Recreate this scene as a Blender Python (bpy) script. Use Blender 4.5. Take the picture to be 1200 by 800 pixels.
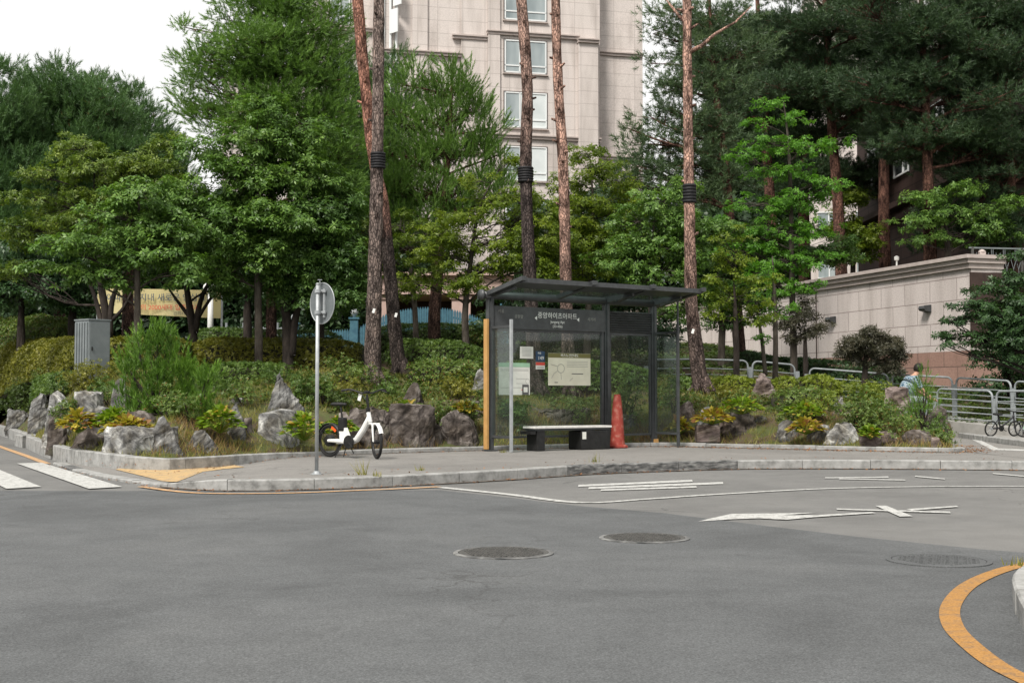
import bpy, bmesh, math, random
import numpy as np
from mathutils import Vector, Matrix, noise, Euler
R = math.radians
random.seed(7); RNG = np.random.default_rng(7)
for o in list(bpy.data.objects): bpy.data.objects.remove(o)
SC = bpy.context.scene; COL = SC.collection

# ------------------------------------------------------------------ camera, light, exposure
F = 1500.0; HOR = 462.0; CH = 1.05; PITCH = math.atan((HOR-400)/F)
cam = bpy.data.cameras.new('camera'); co = bpy.data.objects.new('camera', cam); COL.objects.link(co)
cam.sensor_width = 36; cam.lens = 36*F/1200; cam.clip_start = .1; cam.clip_end = 3000
co.location = (0, 0, CH); co.rotation_euler = (R(90)+PITCH, 0, 0); SC.camera = co
cam.dof.use_dof = False
SUN_EL, SUN_AZ = 50, 208          # degrees; azimuth clockwise from +Y (north)
W = bpy.data.worlds.new('World'); SC.world = W; W.use_nodes = True
nt = W.node_tree; nt.nodes.clear()
wo = nt.nodes.new('ShaderNodeOutputWorld'); bg = nt.nodes.new('ShaderNodeBackground')
sky = nt.nodes.new('ShaderNodeTexSky'); sky.sky_type = 'NISHITA'; sky.sun_disc = False
sky.sun_elevation = R(SUN_EL); sky.sun_rotation = R(SUN_AZ); sky.air_density = 1.0; sky.dust_density = 2.5
tc = nt.nodes.new('ShaderNodeTexCoord'); cn = nt.nodes.new('ShaderNodeTexNoise'); cn.inputs['Scale'].default_value = 1.6
cn.inputs['Detail'].default_value = 5
cr = nt.nodes.new('ShaderNodeMapRange'); cr.inputs[1].default_value = .3; cr.inputs[2].default_value = .7
cr.inputs[3].default_value = .90; cr.inputs[4].default_value = .99
mx = nt.nodes.new('ShaderNodeMix'); mx.data_type = 'RGBA'
mx.inputs[7].default_value = (8.25, 8.2, 8.05, 1)          # overcast cloud layer
nt.links.new(tc.outputs['Generated'], cn.inputs['Vector']); nt.links.new(cn.outputs['Fac'], cr.inputs[0])
nt.links.new(cr.outputs[0], mx.inputs[0]); nt.links.new(sky.outputs[0], mx.inputs[6])
nt.links.new(mx.outputs[2], bg.inputs[0]); bg.inputs[1].default_value = .078
nt.links.new(bg.outputs[0], wo.inputs[0])
sl = bpy.data.lights.new('sun', 'SUN'); sl.energy = 2.9; sl.angle = R(15); sl.color = (1, .95, .88)
so = bpy.data.objects.new('sun', sl); COL.objects.link(so)
_d = Vector((math.sin(R(SUN_AZ))*math.cos(R(SUN_EL)), math.cos(R(SUN_AZ))*math.cos(R(SUN_EL)), math.sin(R(SUN_EL))))
so.rotation_euler = _d.to_track_quat('Z', 'Y').to_euler(); so.location = (0, 0, 30)
vs = SC.view_settings; vs.view_transform = 'Standard'; vs.look = 'None'; vs.gamma = 1; vs.exposure = 0.74
SC.render.engine = 'CYCLES'
SC.cycles.max_bounces = 6; SC.cycles.diffuse_bounces = 3; SC.cycles.glossy_bounces = 3
SC.cycles.transmission_bounces = 4; SC.cycles.transparent_max_bounces = 12; SC.cycles.caustics_reflective = False

# ------------------------------------------------------------------ pixel -> world helpers
def ray(px, py):
    v = Vector(((px-600)/F, 1, (400-py)/F))
    c, s = math.cos(PITCH), math.sin(PITCH)
    return Vector((v.x, v.y*c - v.z*s, v.y*s + v.z*c))
def Wp(px, py, D):
    r = ray(px, py); return Vector((0, 0, CH)) + r*(D/r.y)
def G(px, py, z=0.0):
    r = ray(px, py); return Vector((0, 0, CH)) + r*((z-CH)/r.z)
def catmull(pts, n=8, closed=False):
    P = [np.array(p, float) for p in pts]; out = []
    m = len(P)
    for i in range(m if closed else m-1):
        if closed: a, b, c, d = P[i-1], P[i], P[(i+1) % m], P[(i+2) % m]
        else: a, b, c, d = P[max(i-1, 0)], P[i], P[i+1], P[min(i+2, m-1)]
        for k in range(n):
            t = k/n
            out.append(.5*((2*b)+(-a+c)*t+(2*a-5*b+4*c-d)*t*t+(-a+3*b-3*c+d)*t**3))
    if not closed: out.append(P[-1])
    return out
def sstep(a, b, x):
    t = min(1, max(0, (x-a)/(b-a))); return t*t*(3-2*t)

# ------------------------------------------------------------------ tagging
def tag(o, label=None, cat=None, group=None, kind=None):
    if label: o['label'] = label
    if cat: o['category'] = cat
    if group: o['group'] = group
    if kind: o['kind'] = kind
    return o
def empty(name, loc, rz=0, label=None, cat=None, group=None):
    o = bpy.data.objects.new(name, None); COL.objects.link(o); o.location = loc; o.rotation_euler = (0, 0, rz)
    o.empty_display_size = .2
    return tag(o, label, cat, group)

class MB:
    def __init__(s): s.v = []; s.f = []; s.m = []; s.mi = 0
    def add(s, vs, fs):
        n = len(s.v); s.v += [tuple(v) for v in vs]
        s.f += [tuple(i+n for i in f) for f in fs]; s.m += [s.mi]*len(fs); return s
    def box(s, c, size, rz=0, rot=None):
        x, y, z = [a/2 for a in size]; M = rot or Matrix.Rotation(rz, 3, 'Z'); c = Vector(c)
        vs = [c+M @ Vector((a*x, b*y, d*z)) for d in (-1, 1) for b in (-1, 1) for a in (-1, 1)]
        return s.add(vs, [(0, 2, 3, 1), (4, 5, 7, 6), (0, 1, 5, 4), (2, 6, 7, 3), (0, 4, 6, 2), (1, 3, 7, 5)])
    def bbox(s, c, size, b=.01, rz=0):
        bm = bmesh.new(); bmesh.ops.create_cube(bm, size=1)
        for v in bm.verts: v.co = Vector((v.co.x*size[0], v.co.y*size[1], v.co.z*size[2]))
        bmesh.ops.bevel(bm, geom=bm.edges[:], offset=b, segments=2, affect='EDGES', profile=.6)
        M = Matrix.Rotation(rz, 3, 'Z'); c = Vector(c); bm.verts.index_update()
        s.add([c+M @ v.co for v in bm.verts], [[v.index for v in f.verts] for f in bm.faces]); bm.free(); return s
    def tube(s, pts, rad, n=8, cap=True):
        pts = [Vector(p) for p in pts]; k = len(pts)
        if not hasattr(rad, '__len__'): rad = [rad]*k
        vs = []; prev = None
        for i, p in enumerate(pts):
            t = (pts[min(i+1, k-1)]-pts[max(i-1, 0)]).normalized()
            if prev is None:
                a = Vector((0, 0, 1)) if abs(t.z) < .9 else Vector((1, 0, 0)); u = t.cross(a).normalized()
            else: u = (prev-t*prev.dot(t)).normalized()
            prev = u; w = t.cross(u)
            for j in range(n):
                an = 2*math.pi*j/n; vs.append(p+(u*math.cos(an)+w*math.sin(an))*rad[i])
        fs = [(i*n+j, i*n+(j+1) % n, (i+1)*n+(j+1) % n, (i+1)*n+j) for i in range(k-1) for j in range(n)]
        if cap: fs += [tuple(range(n))[::-1], tuple((k-1)*n+j for j in range(n))]
        return s.add(vs, fs)
    def cyl(s, p0, p1, r, r1=None, n=16): return s.tube([p0, p1], [r, r if r1 is None else r1], n)
    def lathe(s, c, prof, n=20, axis='Z'):
        c = Vector(c); vs = []
        for r, h in prof:
            for j in range(n):
                a = 2*math.pi*j/n
                v = Vector((r*math.cos(a), r*math.sin(a), h))
                if axis == 'Y': v = Vector((v.x, v.z, v.y))
                vs.append(c+v)
        k = len(prof)
        fs = [(i*n+j, i*n+(j+1) % n, (i+1)*n+(j+1) % n, (i+1)*n+j) for i in range(k-1) for j in range(n)]
        fs += [tuple(range(n))[::-1], tuple((k-1)*n+j for j in range(n))]
        return s.add(vs, fs)
    def ring(s, c, r, tr, u, w, n=32, m=8):
        c = Vector(c); u = Vector(u).normalized(); w = Vector(w).normalized(); q = u.cross(w); vs = []
        for i in range(n):
            a = 2*math.pi*i/n; d = u*math.cos(a)+w*math.sin(a)
            for j in range(m):
                b = 2*math.pi*j/m; vs.append(c+d*(r+tr*math.cos(b))+q*tr*math.sin(b))
        return s.add(vs, [(i*m+j, ((i+1) % n)*m+j, ((i+1) % n)*m+(j+1) % m, i*m+(j+1) % m) for i in range(n) for j in range(m)])
    def poly(s, pts): return s.add(pts, [tuple(range(len(pts)))])
    def prism(s, pts, off):
        n = len(pts); off = Vector(off); a = [Vector(p) for p in pts]
        return s.add(a+[p+off for p in a], [tuple(range(n)), tuple(range(2*n-1, n-1, -1))]+[(i, n+i, n+(i+1) % n, (i+1) % n) for i in range(n)])
    def build(s, name, mats, parent=None, origin=None, smooth=False, recalc=True):
        o0 = Vector(origin) if origin is not None else Vector((0, 0, 0))
        me = bpy.data.meshes.new(name); me.from_pydata([Vector(v)-o0 for v in s.v], [], s.f)
        mats = mats if isinstance(mats, (list, tuple)) else [mats]
        for m in mats: me.materials.append(m)
        if len(mats) > 1: me.polygons.foreach_set('material_index', s.m)
        if recalc:
            bm = bmesh.new(); bm.from_mesh(me); bmesh.ops.recalc_face_normals(bm, faces=bm.faces[:]); bm.to_mesh(me); bm.free()
        if smooth: me.polygons.foreach_set('use_smooth', [True]*len(me.polygons))
        me.update(); o = bpy.data.objects.new(name, me); COL.objects.link(o)
        if parent: o.parent = parent
        elif origin is not None: o.location = o0
        return o

def np_mesh(name, verts, k, mats, parent=None, origin=None, midx=None):
    """verts (N*k,3): N separate k-gons"""
    n = len(verts)//k; me = bpy.data.meshes.new(name)
    o0 = np.array(origin if origin is not None else (0, 0, 0), float)
    me.vertices.add(n*k); me.vertices.foreach_set('co', (verts-o0).astype(np.float32).ravel())
    me.loops.add(n*k); me.loops.foreach_set('vertex_index', np.arange(n*k, dtype=np.int32))
    me.polygons.add(n); me.polygons.foreach_set('loop_start', np.arange(0, n*k, k, dtype=np.int32))
    for m in (mats if isinstance(mats, list) else [mats]): me.materials.append(m)
    if midx is not None: me.polygons.foreach_set('material_index', midx.astype(np.int32))
    me.update(calc_edges=True); o = bpy.data.objects.new(name, me); COL.objects.link(o)
    if parent: o.parent = parent
    elif origin is not None: o.location = o0
    return o

# ------------------------------------------------------------------ materials
def mat(name, col, rough=.6, metal=0, spec=.5):
    m = bpy.data.materials.new(name); m.use_nodes = True; b = m.node_tree.nodes['Principled BSDF']
    b.inputs['Base Color'].default_value = (*col, 1); b.inputs['Roughness'].default_value = rough
    b.inputs['Metallic'].default_value = metal; b.inputs['Specular IOR Level'].default_value = spec
    return m
def nodes(m): return m.node_tree.nodes, m.node_tree.links, m.node_tree.nodes['Principled BSDF']
def ramp(N, stops):
    r = N.new('ShaderNodeValToRGB'); e = r.color_ramp.elements
    while len(e) < len(stops): e.new(.5)
    for i, (p, c) in enumerate(stops): e[i].position = p; e[i].color = (*c, 1)
    return r
def noisy(name, stops, scale=5, detail=6, rough=.8, bump=.0, bscale=None, stretch=None, coord='Object', nrough=.6, spec=.3, dist=.0, bdist=.02):
    m = mat(name, stops[0][1], rough, spec=spec); N, L, b = nodes(m)
    t = N.new('ShaderNodeTexCoord'); mp = N.new('ShaderNodeMapping'); L.new(t.outputs[coord], mp.inputs[0])
    if stretch: mp.inputs['Scale'].default_value = stretch[0]; mp.inputs['Rotation'].default_value = stretch[1]
    n = N.new('ShaderNodeTexNoise'); n.inputs['Scale'].default_value = scale; n.inputs['Detail'].default_value = detail
    n.inputs['Roughness'].default_value = nrough; n.inputs['Distortion'].default_value = dist
    L.new(mp.outputs[0], n.inputs['Vector']); r = ramp(N, stops); L.new(n.outputs['Fac'], r.inputs[0]); L.new(r.outputs[0], b.inputs['Base Color'])
    if bump:
        n2 = N.new('ShaderNodeTexNoise'); n2.inputs['Scale'].default_value = bscale or scale*3; n2.inputs['Detail'].default_value = 6
        L.new(mp.outputs[0], n2.inputs['Vector']); bp = N.new('ShaderNodeBump'); bp.inputs['Strength'].default_value = bump
        bp.inputs['Distance'].default_value = bdist; L.new(n2.outputs['Fac'], bp.inputs['Height']); L.new(bp.outputs[0], b.inputs['Normal'])
    return m
def mixc(N, L, fac, a, b, mode='MIX'):
    x = N.new('ShaderNodeMix'); x.data_type = 'RGBA'; x.blend_type = mode
    for i, v in ((0, fac), (6, a), (7, b)):
        if isinstance(v, (int, float)): x.inputs[i].default_value = v
        elif isinstance(v, tuple): x.inputs[i].default_value = (*v, 1)
        else: L.new(v, x.inputs[i])
    return x.outputs[2]
def asphalt(name, base, var, crack=True):
    m = mat(name, base, .92, spec=.25); N, L, b = nodes(m); t = N.new('ShaderNodeTexCoord')
    def nz(s, d, dist=0):
        n = N.new('ShaderNodeTexNoise'); n.inputs['Scale'].default_value = s; n.inputs['Detail'].default_value = d
        n.inputs['Roughness'].default_value = .65; n.inputs['Distortion'].default_value = dist; L.new(t.outputs['Object'], n.inputs['Vector']); return n.outputs['Fac']
    fine = ramp(N, [(.30, tuple(c*.62 for c in base)), (.5, base), (.72, tuple(min(1, c*1.6) for c in base))]); L.new(nz(120, 3), fine.inputs[0])
    big = ramp(N, [(.3, tuple(1-var for _ in range(3))), (.5, (1, 1, 1)), (.72, (1+var*.6, 1+var*.55, 1+var*.5))]); L.new(nz(.35, 4, .6), big.inputs[0])
    c = mixc(N, L, 1.0, fine.outputs[0], big.outputs[0], 'MULTIPLY')
    med = ramp(N, [(.35, (.90, .90, .90)), (.6, (1.04, 1.04, 1.04))]); L.new(nz(2.6, 8, .3), med.inputs[0])
    c = mixc(N, L, 1.0, c, med.outputs[0], 'MULTIPLY')
    st = ramp(N, [(.62, (0, 0, 0)), (.68, (1, 1, 1))]); L.new(nz(1.7, 6, .8), st.inputs[0])
    ms = N.new('ShaderNodeMath'); ms.operation = 'MULTIPLY'; ms.inputs[1].default_value = .30; L.new(st.outputs[0], ms.inputs[0])
    c = mixc(N, L, ms.outputs[0], c, tuple(x*.55 for x in base))
    vc = N.new('ShaderNodeTexVoronoi'); vc.feature = 'DISTANCE_TO_EDGE'; vc.inputs['Scale'].default_value = .42
    nd = N.new('ShaderNodeTexNoise'); nd.inputs['Scale'].default_value = 1.7; nd.inputs['Detail'].default_value = 7; L.new(t.outputs['Object'], nd.inputs['Vector'])
    vm = N.new('ShaderNodeMix'); vm.data_type = 'RGBA'; vm.blend_type = 'LINEAR_LIGHT'; vm.inputs[0].default_value = .55; L.new(t.outputs['Object'], vm.inputs[6]); L.new(nd.outputs['Color'], vm.inputs[7]); L.new(vm.outputs[2], vc.inputs['Vector'])
    vr = ramp(N, [(0, (1, 1, 1)), (.007, (0, 0, 0))]); L.new(vc.outputs['Distance'], vr.inputs[0])
    gate = ramp(N, [(.50, (0, 0, 0)), (.60, (.6, .6, .6))]); L.new(nz(.25, 2), gate.inputs[0])
    mg = N.new('ShaderNodeMath'); mg.operation = 'MULTIPLY'; L.new(vr.outputs[0], mg.inputs[0]); L.new(gate.outputs[0], mg.inputs[1])
    c = mixc(N, L, mg.outputs[0], c, (.035, .034, .032))
    L.new(c, b.inputs['Base Color'])
    bp = N.new('ShaderNodeBump'); bp.inputs['Strength'].default_value = .6; bp.inputs['Distance'].default_value = .004
    L.new(nz(110, 3), bp.inputs['Height']); L.new(bp.outputs[0], b.inputs['Normal'])
    return m
def paint(name, col, under, wear=.5, scale=14):
    m = mat(name, col, .7, spec=.3); N, L, b = nodes(m); t = N.new('ShaderNodeTexCoord')
    n = N.new('ShaderNodeTexNoise'); n.inputs['Scale'].default_value = scale; n.inputs['Detail'].default_value = 10; n.inputs['Roughness'].default_value = .8
    L.new(t.outputs['Object'], n.inputs['Vector']); r = ramp(N, [(wear-.08, under), (wear+.05, col)]); L.new(n.outputs['Fac'], r.inputs[0])
    n2 = N.new('ShaderNodeTexNoise'); n2.inputs['Scale'].default_value = 90; L.new(t.outputs['Object'], n2.inputs['Vector'])
    r2 = ramp(N, [(.35, (.72, .72, .72)), (.6, (1.05, 1.05, 1.05))]); L.new(n2.outputs['Fac'], r2.inputs[0])
    L.new(mixc(N, L, 1.0, r.outputs[0], r2.outputs[0], 'MULTIPLY'), b.inputs['Base Color'])
    return m
def leafmat(name, dark, mid, light, trans=.35, rough=.45, accent=None, nscale=1.3):
    """leaf colours by species: each leaf its own tint, clumps of older and younger growth"""
    m = bpy.data.materials.new(name); m.use_nodes = True; N, L = m.node_tree.nodes, m.node_tree.links
    b = N['Principled BSDF']; out = N['Material Output']
    g = N.new('ShaderNodeNewGeometry'); r = ramp(N, [(0, dark), (.55, mid), (1, light)])
    n = N.new('ShaderNodeTexNoise'); n.inputs['Scale'].default_value = nscale; n.inputs['Detail'].default_value = 2
    tcx = N.new('ShaderNodeTexCoord'); L.new(tcx.outputs['Object'], n.inputs['Vector'])
    ma = N.new('ShaderNodeMath'); ma.operation = 'MULTIPLY_ADD'; L.new(g.outputs['Random Per Island'], ma.inputs[0]); ma.inputs[1].default_value = .55
    mb = N.new('ShaderNodeMath'); mb.operation = 'MULTIPLY_ADD'; L.new(n.outputs['Fac'], mb.inputs[0]); mb.inputs[1].default_value = 1.1; mb.inputs[2].default_value = -.32
    L.new(mb.outputs[0], ma.inputs[2]); L.new(ma.outputs[0], r.inputs[0]); c = r.outputs[0]
    if accent:
        lt = N.new('ShaderNodeMath'); lt.operation = 'LESS_THAN'; lt.inputs[1].default_value = accent[0]
        fr = N.new('ShaderNodeMath'); fr.operation = 'FRACT'; mm = N.new('ShaderNodeMath'); mm.operation = 'MULTIPLY'; mm.inputs[1].default_value = 17.3
        L.new(g.outputs['Random Per Island'], mm.inputs[0]); L.new(mm.outputs[0], fr.inputs[0]); L.new(fr.outputs[0], lt.inputs[0])
        c = mixc(N, L, lt.outputs[0], c, accent[1])
    L.new(c, b.inputs['Base Color']); b.inputs['Roughness'].default_value = rough; b.inputs['Specular IOR Level'].default_value = .35
    t = N.new('ShaderNodeBsdfTranslucent'); L.new(mixc(N, L, 1.0, c, (1.25, 1.35, .6), 'MULTIPLY'), t.inputs[0])
    s = N.new('ShaderNodeMixShader'); s.inputs[0].default_value = trans; L.new(b.outputs[0], s.inputs[1]); L.new(t.outputs[0], s.inputs[2]); L.new(s.outputs[0], out.inputs[0])
    return m
def barkmat(name, low, high, z0, z1, streak=(.02, .015, .012)):
    """pine bark: plated dark bark low down, thin orange bark above"""
    m = mat(name, low, .9, spec=.15); N, L, b = nodes(m); g = N.new('ShaderNodeNewGeometry'); t = N.new('ShaderNodeTexCoord')
    sp = N.new('ShaderNodeSeparateXYZ'); L.new(g.outputs['Position'], sp.inputs[0])
    n0 = N.new('ShaderNodeTexNoise'); n0.inputs['Scale'].default_value = 1.5; n0.inputs['Detail'].default_value = 5; L.new(t.outputs['Object'], n0.inputs['Vector'])
    ad = N.new('ShaderNodeMath'); ad.operation = 'MULTIPLY_ADD'; L.new(n0.outputs['Fac'], ad.inputs[0]); ad.inputs[1].default_value = 2.4; L.new(sp.outputs[2], ad.inputs[2])
    mr = N.new('ShaderNodeMapRange'); mr.inputs[1].default_value = z0+1.2; mr.inputs[2].default_value = z1+1.2; L.new(ad.outputs[0], mr.inputs[0])
    c = mixc(N, L, mr.outputs[0], low, high)
    mp = N.new('ShaderNodeMapping'); mp.inputs['Scale'].default_value = (1, 1, .35); L.new(t.outputs['Object'], mp.inputs[0])
    v = N.new('ShaderNodeTexVoronoi'); v.feature = 'DISTANCE_TO_EDGE'; v.inputs['Scale'].default_value = 17; nv = N.new('ShaderNodeTexNoise'); nv.inputs['Scale'].default_value = 7; nv.inputs['Detail'].default_value = 5; L.new(t.outputs['Object'], nv.inputs['Vector'])
    ll = N.new('ShaderNodeMix'); ll.data_type = 'RGBA'; ll.blend_type = 'LINEAR_LIGHT'; ll.inputs[0].default_value = .045; L.new(mp.outputs[0], ll.inputs[6]); L.new(nv.outputs['Color'], ll.inputs[7]); L.new(ll.outputs[2], v.inputs['Vector']); v.inputs['Scale'].default_value = 24
    vr = ramp(N, [(0, (.30, .29, .28)), (.13, (.90, .90, .90)), (.4, (1.15, 1.12, 1.1))]); L.new(v.outputs['Distance'], vr.inputs[0])
    c = mixc(N, L, 1.0, c, vr.outputs[0], 'MULTIPLY')
    n2 = N.new('ShaderNodeTexNoise'); n2.inputs['Scale'].default_value = 9; n2.inputs['Detail'].default_value = 8; L.new(mp.outputs[0], n2.inputs['Vector'])
    r2 = ramp(N, [(.36, (.28, .26, .25)), (.50, (.95, .95, .95)), (.68, (1.6, 1.55, 1.5))]); L.new(n2.outputs['Fac'], r2.inputs[0])
    L.new(mixc(N, L, 1.0, c, r2.outputs[0], 'MULTIPLY'), b.inputs['Base Color'])
    bp = N.new('ShaderNodeBump'); bp.inputs['Strength'].default_value = .9; bp.inputs['Distance'].default_value = .03
    L.new(vr.outputs[0], bp.inputs['Height']); L.new(bp.outputs[0], b.inputs['Normal']); return m
def rockmat(name, a, b_, c_, rot, scale=2.2):
    m = mat(name, a, .85, spec=.25); N, L, b = nodes(m); t = N.new('ShaderNodeTexCoord'); mp = N.new('ShaderNodeMapping')
    mp.inputs['Rotation'].default_value = rot; mp.inputs['Scale'].default_value = (.20, .6, 1.0); mp.vector_type = 'TEXTURE'; L.new(t.outputs['Object'], mp.inputs[0])
    n = N.new('ShaderNodeTexNoise'); n.inputs['Scale'].default_value = scale; n.inputs['Detail'].default_value = 9; n.inputs['Roughness'].default_value = .72; n.inputs['Distortion'].default_value = .7
    L.new(mp.outputs[0], n.inputs['Vector']); r = ramp(N, [(.30, tuple(x*.4 for x in a)), (.43, a), (.55, b_), (.66, c_)]); L.new(n.outputs['Fac'], r.inputs[0])
    n2 = N.new('ShaderNodeTexNoise'); n2.inputs['Scale'].default_value = 3.5; n2.inputs['Detail'].default_value = 8; L.new(t.outputs['Object'], n2.inputs['Vector'])
    r2 = ramp(N, [(.38, (.5, .47, .42)), (.55, (1, 1, 1)), (.7, (1.2, 1.2, 1.2))]); L.new(n2.outputs['Fac'], r2.inputs[0])
    c = mixc(N, L, 1.0, r.outputs[0], r2.outputs[0], 'MULTIPLY')
    n3 = N.new('ShaderNodeTexNoise'); n3.inputs['Scale'].default_value = 2.1; n3.inputs['Detail'].default_value = 6; L.new(t.outputs['Object'], n3.inputs['Vector'])
    r3 = ramp(N, [(.58, (0, 0, 0)), (.68, (.6, .6, .6))]); L.new(n3.outputs['Fac'], r3.inputs[0])
    L.new(mixc(N, L, r3.outputs[0], c, (.05, .06, .025)), b.inputs['Base Color'])
    bp = N.new('ShaderNodeBump'); bp.inputs['Strength'].default_value = .8; bp.inputs['Distance'].default_value = .04
    L.new(n.outputs['Fac'], bp.inputs['Height']); L.new(bp.outputs[0], b.inputs['Normal']); return m
def cladding(name, c1, c2, mortar, bw, bh, msize=.012, off=.5, coordrot=None):
    """stone panels, laid out in object x (along the wall) and z"""
    m = mat(name, c1, .75, spec=.3); N, L, b = nodes(m); t = N.new('ShaderNodeTexCoord')
    sp = N.new('ShaderNodeSeparateXYZ'); L.new(t.outputs['Object'], sp.inputs[0]); cb = N.new('ShaderNodeCombineXYZ')
    ad = N.new('ShaderNodeMath'); ad.operation = 'ADD'; L.new(sp.outputs[0], ad.inputs[0]); L.new(sp.outputs[1], ad.inputs[1])
    L.new(ad.outputs[0], cb.inputs[0]); L.new(sp.outputs[2], cb.inputs[1])
    br = N.new('ShaderNodeTexBrick'); br.inputs['Scale'].default_value = 1; br.inputs['Brick Width'].default_value = bw; br.inputs['Row Height'].default_value = bh
    br.inputs['Mortar Size'].default_value = msize; br.inputs['Color1'].default_value = (*c1, 1); br.inputs['Color2'].default_value = (*c2, 1)
    br.inputs['Mortar'].default_value = (*mortar, 1); br.offset = off; L.new(cb.outputs[0], br.inputs['Vector'])
    n = N.new('ShaderNodeTexNoise'); n.inputs['Scale'].default_value = 25; n.inputs['Detail'].default_value = 6; L.new(t.outputs['Object'], n.inputs['Vector'])
    r = ramp(N, [(.3, (.82, .82, .82)), (.6, (1.06, 1.06, 1.06))]); L.new(n.outputs['Fac'], r.inputs[0])
    n4 = N.new('ShaderNodeTexNoise'); n4.inputs['Scale'].default_value = .8; n4.inputs['Detail'].default_value = 6
    mp = N.new('ShaderNodeMapping'); mp.inputs['Scale'].default_value = (2.5, 2.5, .4); L.new(t.outputs['Object'], mp.inputs[0]); L.new(mp.outputs[0], n4.inputs['Vector'])
    r4 = ramp(N, [(.3, (.8, .79, .78)), (.55, (1.03, 1.03, 1.03))]); L.new(n4.outputs['Fac'], r4.inputs[0])
    c = mixc(N, L, 1.0, br.outputs['Color'], r.outputs[0], 'MULTIPLY'); c = mixc(N, L, 1.0, c, r4.outputs[0], 'MULTIPLY')
    L.new(c, b.inputs['Base Color']); return m
def glassmat(name, tint=(.82, .88, .86), alpha=.18, rough=.03):
    m = bpy.data.materials.new(name); m.use_nodes = True; N, L = m.node_tree.nodes, m.node_tree.links; N.clear()
    out = N.new('ShaderNodeOutputMaterial'); tr = N.new('ShaderNodeBsdfTransparent'); tr.inputs[0].default_value = (*tint, 1)
    gl = N.new('ShaderNodeBsdfGlossy'); gl.inputs['Roughness'].default_value = rough; df = N.new('ShaderNodeBsdfDiffuse'); df.inputs[0].default_value = (.10, .11, .105, 1)
    lw = N.new('ShaderNodeLayerWeight'); lw.inputs[0].default_value = .5; pw = N.new('ShaderNodeMath'); pw.operation = 'POWER'; pw.inputs[1].default_value = 5; L.new(lw.outputs['Facing'], pw.inputs[0]); fr = N.new('ShaderNodeMath'); fr.operation = 'MULTIPLY_ADD'; fr.inputs[1].default_value = .6; fr.inputs[2].default_value = .045; L.new(pw.outputs[0], fr.inputs[0])
    a = N.new('ShaderNodeMixShader'); a.inputs[0].default_value = alpha; L.new(tr.outputs[0], a.inputs[1]); L.new(df.outputs[0], a.inputs[2])
    s = N.new('ShaderNodeMixShader'); L.new(fr.outputs[0], s.inputs[0]); L.new(a.outputs[0], s.inputs[1]); L.new(gl.outputs[0], s.inputs[2]); L.new(s.outputs[0], out.inputs[0])
    return m

M = {}
M['road'] = asphalt('worn_asphalt', (.148, .147, .142), .20)
M['road_dark'] = asphalt('newer_asphalt', (.097, .101, .103), .30)
M['walk'] = asphalt('walk_pavers', (.19, .183, .172), .15)
M['kerb'] = noisy('granite_kerb', [(.3, (.12, .12, .115)), (.5, (.27, .27, .26)), (.7, (.38, .38, .37))], 6, 8, .85, .3, 60, bdist=.004, nrough=.7)
M['kerbdark'] = noisy('scuffed_kerb', [(.35, (.035, .037, .037)), (.5, (.12, .12, .118)), (.66, (.26, .26, .25))], 7, 8, .85, .3, 60, stretch=((1, 1, 4), (0, 0, 0)), bdist=.004)
M['white'] = paint('white_road_paint', (.50, .50, .48), (.20, .20, .19), .46)
M['yellow'] = paint('yellow_road_paint', (.38, .195, .055), (.23, .145, .08), .46)
M['yellow_faded'] = paint('faded_yellow_paint', (.55, .33, .16), (.24, .20, .16), .47)
M['tactile'] = paint('tactile_yellow', (.50, .34, .16), (.26, .22, .17), .46, 9)
M['soil'] = noisy('garden_soil', [(.3, (.035, .024, .016)), (.45, (.075, .055, .032)), (.55, (.06, .075, .022)), (.7, (.12, .10, .045))], 2.2, 9, .95, .8, 25)
M['iron'] = noisy('cast_iron', [(.3, (.045, .045, .043)), (.7, (.10, .097, .09))], 30, 5, .7, .3, 80, bdist=.005)
M['dark'] = noisy('dark_grey_paint', [(.3, (.032, .035, .037)), (.7, (.060, .064, .067))], 8, 6, .45, .05, spec=.5)
M['black'] = noisy('black_plastic', [(.3, (.008, .008, .008)), (.7, (.022, .022, .022))], 12, 5, .5, .05)
M['silver'] = noisy('galvanised', [(.3, (.30, .32, .33)), (.7, (.45, .47, .48))], 9, 6, .45, .04); nodes(M['silver'])[2].inputs['Metallic'].default_value = .35
M['railpaint'] = noisy('pale_rail_paint', [(.3, (.20, .22, .23)), (.7, (.31, .335, .345))], 9, 6, .45, .04)
M['alu'] = noisy('bench_top', [(.3, (.50, .49, .46)), (.7, (.72, .71, .68))], 12, 5, .45, .04)
M['strip'] = noisy('orange_strip_paint', [(.3, (.38, .21, .07)), (.7, (.52, .30, .11))], 5, 6, .6, .04)
M['cone'] = noisy('faded_red_cone', [(.3, (.19, .032, .024)), (.52, (.30, .048, .034)), (.66, (.36, .14, .105))], 9, 8, .6, .1)
M['cabinet'] = noisy('grey_cabinet_paint', [(.3, (.13, .15, .155)), (.7, (.19, .21, .215))], 4, 7, .55, .05)
M['whiteplastic'] = noisy('white_plastic', [(.3, (.62, .62, .60)), (.7, (.80, .80, .78))], 9, 5, .35, .03)
M['glass'] = glassmat('shelter_glass', (.86, .91, .89), .10)
M['roofglass'] = glassmat('roof_glass', (.66, .74, .72), .10, .25)
M['paper'] = noisy('paper', [(.3, (.62, .62, .57)), (.7, (.74, .74, .69))], 5, 4, .7)
M['cream'] = noisy('cream_paper', [(.3, (.62, .60, .48)), (.7, (.72, .70, .57))], 5, 4, .7)
M['ink'] = mat('dark_ink', (.08, .08, .08)); M['greyink'] = mat('grey_ink', (.30, .30, .28)); M['whiteink'] = mat('white_ink', (.75, .75, .73))
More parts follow.
